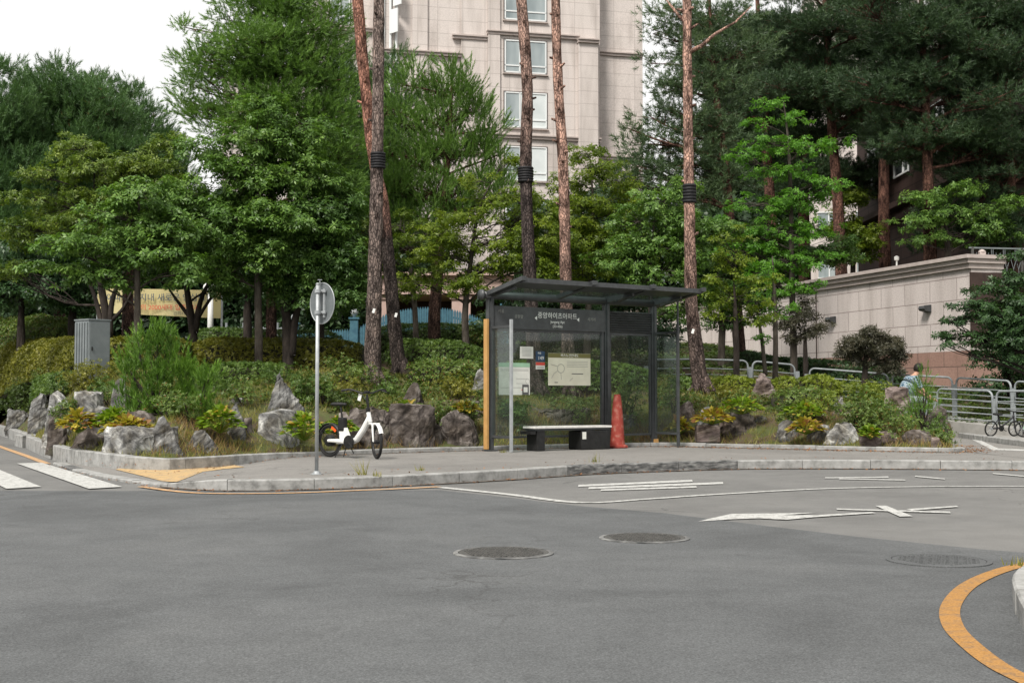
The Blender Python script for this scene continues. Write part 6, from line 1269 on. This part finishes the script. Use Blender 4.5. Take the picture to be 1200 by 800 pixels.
# ------------------------------------------------------------------ right trees
g = gp(931, 458); D = g.y
broadleaf('bright green layered tree with a slender straight trunk in front of the stone wall', g, [T_(930, 400, D), T_(928, 320, D), T_(927, 250, D), T_(924, 170, D), T_(918, 118, D)], [4.6*D/F, 4*D/F, 3.4*D/F, 2.8*D/F, 2*D/F, .6*D/F],
    lob(D, [(905, 122, 22, 8), (925, 138, 30, 9), (885, 145, 20, 7), (900, 168, 44, 9), (948, 172, 40, 8, -.6), (980, 164, 24, 6, -.8), (870, 185, 30, 7), (912, 200, 46, 10), (965, 214, 30, 9, -.5), (935, 235, 46, 12), (888, 240, 38, 12), (905, 272, 56, 14), (955, 268, 34, 12), (870, 295, 36, 13), (925, 305, 50, 14), (968, 300, 18, 8), (840, 262, 26, 9), (900, 335, 40, 10), (945, 338, 26, 9)]), 'bright', L=.085, w=.45, cd=52, ld=125, cr=(.16, .30), flat=.36, seed=50, name='maple_tree', lo=.15)
D = 28; g = at_(863, D); broadleaf('small yellow green tree with a short dark stem beside the handrail', g, [T_(863, 410, D), T_(862, 370, D), T_(860, 330, D)], [4.2*D/F, 3.6*D/F, 3*D/F, .6*D/F],
    lob(D, [(860, 300, 34, 12), (840, 325, 30, 10), (885, 325, 32, 11), (860, 350, 46, 13), (835, 372, 20, 8), (885, 372, 26, 9), (855, 275, 26, 9)]), 'yellowgreen', bark='darkbark', L=.08, w=.42, cd=46, ld=140, cr=(.16, .3), flat=.4, seed=51, name='maple_tree')
ZP = ZT-.45
def tp(px, D): return Vector(((px-600)/F*D, D, ZP+(0 if D < 50 else .3)))
D = 34; g = at_(845, D); broadleaf('leafy green tree closing the view between the orange barked pine and the wall', g, [T_(846, 400, D), T_(848, 340, D), T_(850, 290, D)], [4.6*D/F, 4*D/F, 3.4*D/F, .6*D/F],
    lob(D, [(850, 300, 44, 14), (880, 320, 40, 14), (840, 335, 40, 14), (870, 350, 44, 14), (905, 300, 34, 14), (890, 270, 34, 12), (850, 375, 30, 10), (960, 300, 30, 12), (985, 285, 24, 12), (1000, 300, 14, 8)]), 'oak2', L=.10, w=.42, cd=42, ld=120, seed=47, name='broadleaf_tree')
D = 43; g = tp(1000, D); broadleaf('pale green young tree on the terrace in front of the far pale block', g, [T_(1000, 290, D), T_(1000, 250, D)], [3.4*D/F, 3*D/F, 1*D/F],
    lob(D, [(1000, 290, 30, 14), (985, 262, 24, 14), (1015, 270, 20, 16), (1000, 235, 20, 14), (975, 300, 22, 10)]), 'yellowgreen', bark='darkbark', L=.13, w=.42, cd=30, ld=90, seed=48, name='broadleaf_tree')
D = 29.5; g = at_(908, D); broadleaf('thin pale stemmed tree with a light crown between the bright maple and the hedge', g, [T_(909, 400, D), T_(908, 350, D), T_(905, 300, D)], [3.6*D/F, 3*D/F, 2.4*D/F, .5*D/F],
    lob(D, [(905, 350, 26, 12), (895, 320, 26, 14), (925, 360, 22, 10), (900, 375, 26, 10), (890, 395, 12, 5)]), 'bright', L=.08, w=.42, cd=44, ld=120, cr=(.16, .28), flat=.4, seed=52, name='maple_tree', extra=[([T_(897, 440, D), T_(893, 400, D), T_(888, 370, D)], [.055, .045, .03])])
D = 30.5; g = at_(1012, D); broadleaf('low domed maple with drooping dark purplish leaves against the stone wall', g, [T_(1014, 425, D), T_(1016, 408, D)], [4.6*D/F, 4*D/F, 2*D/F],
    lob(D, [(1020, 393, 26, 7), (1000, 403, 24, 8), (1042, 403, 24, 8), (985, 414, 12, 5), (1020, 410, 34, 8), (1055, 418, 12, 8), (1050, 432, 12, 8), (1035, 425, 18, 7), (1000, 420, 12, 5)]), 'purple', bark='darkbark', L=.10, w=.26, k=7, cd=110, ld=180, cr=(.20, .32), flat=.5, seed=53, name='domed_maple', up=.35, lo=.5)
D = 33; g = at_(944, D); broadleaf('small dark leaved maple half hidden behind the slender trunks', g, [T_(944, 420, D), T_(943, 385, D)], [3.6*D/F, 3*D/F, 1.4*D/F],
    lob(D, [(943, 368, 22, 9), (925, 380, 20, 8), (955, 382, 17, 9), (938, 395, 20, 6), (945, 352, 14, 6)]), 'purple', bark='darkbark', L=.10, w=.3, cd=80, ld=150, cr=(.2, .32), flat=.5, seed=54, name='domed_maple', up=.4)
D = 28.6; x = (1190-600)/F*D; g = Vector((x+.6, D, max(.45, th(x+.6, D)))); broadleaf('dark green maple in flat layers hanging over the handrail at the right edge', g, [tuple(Wp(1205, 400, D)), tuple(Wp(1190, 350, D))], [6*D/F, 5*D/F, 2*D/F],
    lob(D, [(1160, 340, 34, 6), (1190, 325, 30, 7), (1140, 358, 34, 5), (1180, 355, 40, 8), (1165, 372, 50, 7), (1115, 376, 18, 4), (1190, 385, 34, 10), (1130, 392, 34, 5), (1108, 405, 18, 3), (1165, 400, 40, 7), (1195, 415, 30, 9), (1150, 415, 22, 4), (1200, 360, 30, 10), (1195, 300, 20, 6)]), 'darkleaf', bark='darkbark', L=.09, w=.42, cd=90, ld=160, cr=(.16, .28), flat=.3, seed=55, name='layered_maple')
D = 31.5; x = (1150-600)/F*D; g = Vector((x+.8, D, th(x, D))); broadleaf('dense dark bush filling the shaded corner below the iron fence', g, [tuple(Wp(1175, 420, D))], [6*D/F, 4*D/F],
    lob(D, [(1175, 420, 40, 20), (1200, 390, 40, 26), (1165, 445, 30, 14), (1210, 440, 40, 24), (1180, 370, 30, 22), (1205, 345, 30, 18)]), 'darkleaf', bark='darkbark', L=.10, w=.45, cd=26, ld=80, seed=57, name='dark_bush')
D = 37; g = tp(1112, D); broadleaf('fresh green maple growing on the terrace above the stone wall', g, [T_(1110, 280, D), T_(1105, 250, D)], [4*D/F, 3.4*D/F, 1.4*D/F],
    lob(D, [(1085, 232, 34, 9), (1130, 222, 34, 9), (1070, 262, 30, 7), (1110, 252, 44, 10), (1160, 245, 36, 10), (1130, 275, 44, 9), (1175, 270, 30, 9), (1075, 282, 26, 6), (1190, 235, 24, 9)]), 'oak', bark='darkbark', L=.11, w=.42, cd=50, ld=95, cr=(.2, .36), flat=.35, seed=56, name='maple_tree')
rp = random.Random(5)
def plates(x0, x1, y0, y1, n, r=(34, 60), ry=(10, 18)):
    return [(rp.uniform(x0, x1), rp.uniform(y0, y1), rp.uniform(*r), rp.uniform(*ry), rp.uniform(-1.2, 1.2)) for _ in range(n)]
pines = [
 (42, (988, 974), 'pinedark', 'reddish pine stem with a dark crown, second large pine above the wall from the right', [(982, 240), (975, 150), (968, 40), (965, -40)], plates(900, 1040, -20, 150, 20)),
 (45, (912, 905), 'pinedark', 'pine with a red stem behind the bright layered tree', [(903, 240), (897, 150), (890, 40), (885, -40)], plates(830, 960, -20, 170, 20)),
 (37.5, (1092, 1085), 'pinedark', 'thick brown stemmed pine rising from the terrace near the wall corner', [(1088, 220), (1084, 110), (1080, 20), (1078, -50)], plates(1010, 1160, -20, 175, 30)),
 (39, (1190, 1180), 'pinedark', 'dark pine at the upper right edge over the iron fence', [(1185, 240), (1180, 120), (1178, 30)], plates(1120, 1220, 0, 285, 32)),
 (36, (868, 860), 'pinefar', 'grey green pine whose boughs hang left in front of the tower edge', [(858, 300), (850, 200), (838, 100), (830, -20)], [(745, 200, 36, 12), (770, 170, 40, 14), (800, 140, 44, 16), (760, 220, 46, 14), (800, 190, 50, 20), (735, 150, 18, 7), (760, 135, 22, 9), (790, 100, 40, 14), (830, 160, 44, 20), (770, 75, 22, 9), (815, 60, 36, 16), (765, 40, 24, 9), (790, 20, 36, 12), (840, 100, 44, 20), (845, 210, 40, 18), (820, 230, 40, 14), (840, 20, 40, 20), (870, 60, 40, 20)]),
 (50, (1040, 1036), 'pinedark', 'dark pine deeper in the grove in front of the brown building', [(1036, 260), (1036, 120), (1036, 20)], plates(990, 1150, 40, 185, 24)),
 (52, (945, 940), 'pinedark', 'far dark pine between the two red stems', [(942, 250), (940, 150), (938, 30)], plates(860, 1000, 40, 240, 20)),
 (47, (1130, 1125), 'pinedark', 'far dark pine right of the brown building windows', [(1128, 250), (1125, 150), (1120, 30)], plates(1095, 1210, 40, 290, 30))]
for i, (D, (bx_, _), lf, lb, pth, bl) in enumerate(pines):
    g = tp(bx_, D)
    if i == 4: g = at_(868, D)
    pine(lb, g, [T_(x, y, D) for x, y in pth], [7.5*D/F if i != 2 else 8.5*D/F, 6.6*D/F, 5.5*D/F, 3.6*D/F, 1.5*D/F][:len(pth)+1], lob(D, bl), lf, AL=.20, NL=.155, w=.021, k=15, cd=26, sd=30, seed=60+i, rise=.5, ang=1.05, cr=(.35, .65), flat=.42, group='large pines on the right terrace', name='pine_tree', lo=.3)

# boughs at the top middle right of the tower: the far wood closing the horizon
def wood(name, label, D, x0, x1, ytop, ybot, n, L, seed, leaf='far'):
    rng = np.random.default_rng(seed); px = rng.uniform(x0, x1, n); t = rng.random(n); top = np.array([ytop(x) for x in px]); py = top+(ybot-top)*t; d = D+rng.uniform(-2.5, 4, n)
    P = np.stack([(px-600)/F*d, d, CH+(HOR-py)/F*d], 1); O = unit(rng.normal(0, 1, (n, 3))+np.array([0, -.6, .3])); o = np_mesh(name, whorls(P, O, 5, L, .5, rng, .5, .6), 4, M[leaf]); o['label'] = label; o['category'] = 'trees'; o['kind'] = 'stuff'; return o
def jag(x, s, a): return a*(noise.noise(Vector((x*s, 3.3, 0)))+.5*noise.noise(Vector((x*s*3, 7.3, 0))))
wood('distant_wood', 'distant dark wood closing the view behind the left trees', 52, -160, 330, lambda x: 205+.10*x+jag(x, .02, 40), 430, 26000, .34, 1)
wood('distant_wood', 'dark undergrowth and wood behind the tower porch', 64, 300, 530, lambda x: 250+jag(x, .02, 30), 420, 6000, .34, 2)
wood('distant_wood', 'distant wood filling between the shelter and the stone wall', 60, 600, 900, lambda x: 235+jag(x, .03, 30), 420, 9000, .34, 3)
wood('distant_wood', 'deep shaded wood behind the large right hand pines', 66, 1090, 1330, lambda x: -30+jag(x, .03, 30), 330, 17000, .42, 4)
wood('distant_wood', 'deep shaded wood glimpsed between the red pine stems', 92, 830, 1010, lambda x: 60+jag(x, .03, 40), 330, 11000, .5, 5)

# ------------------------------------------------------------------ hedges
def hp(*pp): return [gp(x, y) for x, y in pp]
def hedgepx(label, pts, hpx, width, leaf, seed, **k_):
    P_ = hp(*pts); D = sum(p.y for p in P_)/len(P_); return hedge(label, [(p.x, p.y) for p in P_], width, hpx*D/F, leaf, seed, **k_)
def hd(label, lst, width, leaf, seed, **k_):
    """lst: (px, top py, depth) along the hedge"""
    P_ = [((px-600)/F*D, D) for px, py, D in lst]; Zt = [CH+(HOR-py)/F*D for px, py, D in lst]; o = sorted(range(len(P_)), key=lambda i: P_[i][0])
    return hedge(label, P_, width, 1, leaf, seed, tops=([P_[i][0] for i in o], [Zt[i] for i in o]), **k_)
hd('long yellowish clipped hedge left of the dwarf pine, behind the cabinet', [(-20, 400, 38), (60, 398, 33), (130, 397, 29), (222, 394, 28.5)], 1.6, 'hedgeyellow', 1)
hd('long yellowish clipped hedge behind the oak trunk and the round sign', [(228, 396, 29), (320, 399, 29), (426, 400, 29)], 1.5, 'hedgeyellow', 2)
hd('clipped hedge stepping down right of the two left pines', [(455, 398, 29), (520, 400, 29), (564, 402, 29)], 1.6, 'hedge', 3)
hd('dark green clipped hedge in front of the long yellowish one, behind the grass strip', [(240, 425, 26), (285, 426, 26), (330, 424, 26.3)], 1.1, 'hedge', 4)
hd('low yellowish hedge at the upper left below the dark trees', [(-20, 374, 36.5), (50, 372, 35), (112, 376, 34)], 1.7, 'azalea', 5)
hd('low dark green hedge at the left edge behind the end stones', [(56, 441, 29.6), (70, 438, 28.3), (92, 436, 26.8)], .9, 'hedge', 6)
hd('upper green hedge in front of the blue fence', [(440, 380, 37), (500, 379, 37), (566, 382, 37)], 1.3, 'hedge', 7)
hd('upper hedge behind the long yellowish hedges, below the white fence', [(225, 384, 35), (300, 386, 35), (400, 388, 35)], 1.2, 'hedge', 8)
hd('rounded bright yellow green clipped hedge right of the slender trunk', [(938, 440, 27), (962, 439, 27), (984, 444, 27)], 1.1, 'hedgebright', 9)
hd('bright clipped hedge between the peaked stone and the slender trunk', [(904, 443, 27), (918, 442, 27), (933, 442, 27)], 1.0, 'hedgebright', 10)
hd('clipped hedge between the shelter and the tall orange barked pine', [(786, 446, 26.5), (800, 443, 26.5), (813, 443, 26.5)], 1.0, 'hedge', 11)
hd('clipped hedge between the orange barked pine and the peaked stone', [(833, 442, 27), (856, 441, 27), (884, 443, 27)], 1.0, 'hedgebright', 12)
hd('low feathery hedge in front of the bright hedges, above the hostas', [(905, 467, 24.6), (940, 466, 24.6), (978, 465, 24.6)], .9, 'azalea', 13, rag=.07)
hd('clipped hedge seen through the shelter glass', [(584, 424, 27), (640, 422, 27), (700, 424, 27), (760, 430, 27)], 1.1, 'hedge', 14)
hd('dark low planting along the foot of the pale stone wall', [(870, 418, 36), (930, 420, 35), (1000, 424, 33.5), (1060, 428, 33)], 1.0, 'darkleaf', 15)
hd('loose hedge below the clipped ones right of the two left pines', [(478, 424, 26), (520, 422, 26), (562, 424, 26)], 1.0, 'azalea', 16, rag=.07)

# ------------------------------------------------------------------ shrubs
def shr(label, px, py, wpx, hpx, leaf='azalea', D=None, name='shrub', **k_):
    g = gp(px, py) if D is None else Vector(((px-600)/F*D, D, max(th((px-600)/F*D, D), Wp(px, py, D).z-.2))); s = g.y/F
    return shrub(label, g, wpx*s/2, hpx*s, leaf, name=name, **k_)
SH = [('loose olive shrub below the cabinet at its left', 62, 455, 60, 22, 'azalea', None), ('yellow green azalea spreading under the grey cabinet', 108, 462, 76, 34, 'hedgeyellow', None),
 ('fern like green shrub above the left end stones', 30, 470, 60, 26, 'cover', None), ('sprawling shrub on top of the left boulders', 75, 478, 40, 24, 'azalea', 20.3),
 ('bright green low shrub left of the yellow hosta', 30, 408, 60, 30, 'azalea', None), ('soft shrub right of the cabinet', 150, 440, 40, 26, 'hedge', None),
 ('low green shrub at the foot of the dwarf pine', 196, 498, 60, 40, 'azalea', 19.6), ('bushy shrub at the right foot of the dwarf pine by the kerb', 222, 508, 56, 36, 'azalea', 19.2),
 ('shrub on the grass left of the tall pointed stone', 285, 476, 46, 26, 'azalea', None), ('green shrub behind the round sign pole', 375, 472, 62, 34, 'hedge', None),
 ('light feathery shrub left of the grey pine foot', 412, 452, 66, 34, 'azalea', None), ('olive shrub left of the sign pole beside the pointed stone', 352, 470, 34, 32, 'hedge', None),
 ('low shrub above the rocks behind the saddle', 400, 478, 40, 20, 'cover', None), ('hanging green shrub above the large blocky boulder', 520, 488, 62, 44, 'azalea', 21.9),
 ('dense shrub between the two pines and the shelter', 500, 445, 60, 26, 'hedge', None), ('dense green shrub left of the shelter edge strip', 548, 452, 46, 32, 'hedge', None),
 ('leafy shrub hanging over the dark mossy boulder', 552, 484, 38, 36, 'azalea', 22.2), ('tall grassy shrub in front of the blue fence post', 575, 412, 60, 40, 'azalea', None),
 ('leafy shrub seen low behind the left shelter glass', 600, 500, 46, 40, 'oak2', 22.9), ('pale green shrub seen behind the route map glass', 672, 488, 60, 40, 'azalea', 23.6),
 ('shrub seen through the narrow glass pane', 736, 488, 40, 60, 'hedge', 24.0), ('leafy shrub just right of the shelter side screen', 788, 468, 26, 46, 'azalea', 24.0),
 ('spreading shrub with reddish tips on the right half of the bed', 1005, 502, 74, 44, 'azalea', None), ('yellow tipped shrub behind the reddish tipped one', 1010, 478, 90, 34, 'hedgebright', None),
 ('low shrub between the sapling and the right end boulders', 1045, 508, 60, 26, 'azalea', None), ('small shrub on the end boulder of the bed', 1100, 512, 26, 24, 'azalea', 21.3),
 ('dark green shrub below the drooping maple', 988, 460, 50, 24, 'oak2', None), ('light green shrub left of the seated person', 1022, 462, 46, 24, 'oak', None), ('low feathery shrub under the bright hedge', 935, 500, 70, 20, 'azalea', None),
 ('low mixed shrub above the slanting brown boulder', 875, 476, 46, 18, 'azalea', None), ('round shrub at the far left below the dark trees', 62, 392, 60, 26, 'hedge', None), ('low leafy shrub under the first oak trunk', 320, 412, 50, 20, 'cover', None)]
SH += [('small fern like shrub at the far left end of the kerbed bed', 26, 492, 50, 40, 'cover', 32.0), ('soft green shrub on the slope above the pointed stone', 330, 448, 50, 24, 'hedge', 24.5), ('yellow green shrub behind the bicycle seat', 405, 462, 60, 30, 'hedgeyellow', 22.6), ('olive shrub beside the small dwarf pine on the slope', 268, 458, 44, 26, 'hedge', 23.0),
    ('low bright shrub at the foot of the bright red stemmed pine', 492, 462, 56, 24, 'azalea', 23.6), ('broad green shrub between hedge and tilted slab of stone', 530, 458, 60, 30, 'hedgeyellow', 24.0), ('leafy shrub behind the tilted stone slab', 455, 455, 50, 22, 'hedge', 24.2),
    ('low shrub left of the orange barked pine foot', 800, 478, 44, 22, 'azalea', 24.6), ('low shrub right of the orange barked pine foot', 848, 472, 46, 20, 'hedgeyellow', 24.8), ('shrub with yellow tips between hosta and striped boulder', 962, 486, 44, 24, 'hedgebright', 23.4),
    ('dense shrub behind the right end boulders', 1062, 492, 50, 34, 'azalea', 23.0), ('green shrub at the foot of the pine sapling', 1092, 500, 40, 30, 'hedge', 22.2), ('shrub above the low pinkish boulder', 1025, 494, 50, 30, 'hedge', 22.4),
    ('green shrub filling the slope above the left stones', 130, 470, 60, 30, 'hedge', 21.6), ('olive shrub left of the cabinet base', 70, 446, 50, 24, 'hedge', 25.5)]
SH = [(a, b, c, d, (e_ if (f_ is None or f_ > 23.6 or b < 400) else e_*.75), lf_, f_) for a, b, c, d, e_, lf_, f_ in SH]
for i, (lb, px, py, w_, h_, lf, D) in enumerate(SH): shr(lb, px, py, w_, h_, lf, D, seed=i, L=.045 if lf != 'oak2' else .07, dens=230, cd=60, cr=(.14, .26), group='loose shrubs of the planting bed')
# dwarf pines
g = gp(190, 500, 15); D = 20.2; g = Vector(((190-600)/F*D, D, th((190-600)/F*D, D)))
needle_bush('large bright green dwarf pine with upright shoots in the left of the bed', g, lob(D, [(185, 392, 10, 16), (178, 415, 22, 20), (200, 425, 26, 20), (158, 432, 18, 18), (180, 450, 34, 22), (215, 450, 24, 20), (152, 462, 18, 20), (190, 480, 44, 18), (228, 470, 18, 18), (222, 432, 10, 12), (166, 405, 8, 12), (196, 400, 7, 12), (160, 485, 22, 18), (215, 480, 30, 20), (185, 468, 36, 20), (200, 440, 28, 18), (172, 432, 24, 18), (187, 408, 16, 16)]), seed=1, AL=.20, NL=.095, w=.013, k=22)
D = 19.5; g = Vector(((235-600)/F*D, D, th((235-600)/F*D, D)))
needle_bush('smaller fresh green dwarf pine touching the right side of the large one', g, lob(D, [(238, 462, 16, 20), (225, 482, 22, 14), (250, 480, 14, 18), (243, 442, 8, 12)]), seed=2, AL=.20, NL=.095, w=.013, k=22)
D = 22.4; g = Vector(((1080-600)/F*D, D, .5))
needle_bush('upright pine sapling in front of the handrail at the right end of the bed', g, lob(D, [(1084, 448, 5, 12), (1082, 465, 10, 12), (1090, 480, 12, 10), (1074, 484, 12, 14), (1084, 496, 18, 10)]), seed=3, AL=.2, NL=.07, w=.007, k=22)
for i, (px, py, r_, h_, lf, D, lb) in enumerate([(93, 497, 24, 20, 'hostayellow', 18.9, 'yellow hosta clump between the left stones'), (132, 492, 26, 16, 'hosta', 19.0, 'greenish yellow hosta clump above the low brown boulder'), (152, 500, 32, 16, 'hostayellow', 18.6, 'wilting orange yellow hosta clump above the big pale boulder'),
    (258, 497, 28, 24, 'hosta', 18.9, 'light green hosta right of the small dwarf pine'), (357, 506, 28, 26, 'hosta', 19.4, 'broad light green hosta between the pale block and the sign pole'), (398, 500, 22, 16, 'hosta', 20.2, 'hosta behind the bicycle frame'), (478, 477, 26, 12, 'hosta', 21.4, 'light green hosta on top of the large blocky boulder'), (545, 470, 18, 10, 'hostayellow', 22.1, 'small yellowish clump on the mossy boulder'),
    (835, 487, 26, 12, 'hostayellow', 22.9, 'yellow hosta clump above the grooved right boulder'), (869, 477, 28, 16, 'hosta', 23.2, 'yellow green hosta on top of the slanting brown boulder'), (940, 482, 28, 14, 'hosta', 22.7, 'light green hosta under the feathery hedge'), (944, 500, 22, 14, 'hostayellow', 22.0, 'yellow hosta between the two low right boulders'), (1019, 505, 10, 10, 'hosta', 21.3, 'tiny bright hosta right of the striped boulder'), (796, 500, 14, 14, 'hostayellow', 23.4, 'yellowing clump behind the shelter side screen'), (585, 437, 20, 10, 'hostayellow', 25.2, 'orange flowering clump seen through the upper left glass')]):
    x = (px-600)/F*D; g = Vector((x, D, max(th(x, D), .2))); tz = Wp(px, py, D).z; 
    if tz-.1 > g.z: g.z = min(tz-.1, g.z+.35)
    hosta(lb, g, r_*D/F, h_*D/F*1.1, lf, i, n=int(90+r_*5), L=.115)
# grass, ground cover, litter
def scatter(n, x0, x1, y0, y1, rng, cond=None):
    x = rng.uniform(x0, x1, n); y = rng.uniform(y0, y1, n); z = terrain(x, y); k_ = z > 0
    if cond is not None: k_ &= cond(x, y, dist_line(PKC, x, y))
    return np.stack([x, y, z], 1)[k_]
rng = np.random.default_rng(77)
fn_ = lambda s, o: np.array([noise.noise(Vector((a*s+o, b*s, 0))) for a, b in zip(GX, GY)])
P_ = scatter(90000, -12.5, 9, 16.8, 29, rng, lambda x, y, d: (d < 6)); GX, GY = P_[:, 0], P_[:, 1]; nn_ = fn_(.6, 3.0); P_ = P_[nn_ > -.25]
blades('grass', P_, .15, .011, M['grass'], rng)
P_ = scatter(46000, -5, 9, 17, 25, rng, lambda x, y, d: (d > .16) & (d < 1.3)); GX, GY = P_[:, 0], P_[:, 1]; nn_ = fn_(.8, 13.0); P_ = P_[nn_ > -.05]
blades('dry_grass', P_, .20, .010, M['straw'], rng)
P_ = scatter(60000, -18, 14, 18, 46, rng, lambda x, y, d: (d > 1.5)); GX, GY = P_[:, 0], P_[:, 1]; nn_ = fn_(.7, 23.0); P_ = P_[(nn_ > -.05) | (GY > 27)]; o = np_mesh('ground_cover', whorls(P_+np.array([0, 0, .05]), np.zeros_like(P_)+np.array([0, 0, 1.]), 5, .10, .45, rng, .8, .5), 4, M['cover']); tag(o, kind='stuff')
n = 900; s = rng.random(n); pk = resample([p for p in PKC if p[1] < 24 and p[0] > -4.5], 200); NNk = normals2d(pk); P_ = []
for i in range(2400):
    k_ = rng.integers(0, 199); off = -abs(rng.normal(0, .16))-.01; right = pk[k_][0] > 2.6
    if not right and rng.random() < .72: continue
    p = pk[k_]+NNk[k_]*off*(1.6 if right else 1); P_.append((p[0]+rng.normal(0, .05), p[1], walk_z(p[0])+.006))
for i in range(700):
    x = rng.uniform(-3, 7); f_ = rng.integers(0, len(fr_)); p = fr_[f_]; P_.append((p[0]+rng.normal(0, .1), p[1]+abs(rng.normal(0, .6))-.02, .125) if rng.random() < .25 else (p[0]+rng.normal(0, .1), p[1]-.24-abs(rng.normal(0, .05)), .012))
P_ = np.array(P_); N_ = len(P_); nr = unit(rng.normal(0, .25, (N_, 3))+np.array([0, 0, 1.])); d_n = unit(np.cross(nr, rng.normal(0, 1, (N_, 3)))); tag(np_mesh('fallen_leaves', leaf_quads(P_, d_n, nr, rng.uniform(.02, .055, N_), rng.uniform(.012, .03, N_)), 4, M['litter']), kind='stuff')
# weeds rooted in the kerb joints
for i, (px, py, h_) in enumerate([(424, 556, .2), (697, 541, .16), (494, 551, .08), (1197, 662, .06), (440, 558, .08), (590, 530, .07)]):
    g = G(px, py, .12); rg_ = np.random.default_rng(i); n_ = 26; P_ = np.repeat(np.array([[g.x, g.y, .118]]), n_, 0)+rg_.normal(0, .03, (n_, 3))*np.array([1, 1, 0])
    e = empty('weed', (g.x, g.y, .12), 0, ['wispy weed growing at the kerb below the bicycle', 'green weed in the kerb joint below the traffic cone', 'small weed on the kerb left of the shelter', 'green weed on the island kerb at the right edge', 'tiny weed right of the wispy one on the kerb', 'small grass tuft at the foot of the orange strip'][i], 'weed', 'weeds rooted in the kerbs')
    o = blades('leaves', P_, h_, .009, M['grass'], rg_, .35); o.parent = e; o.location = -e.location; del o['kind']
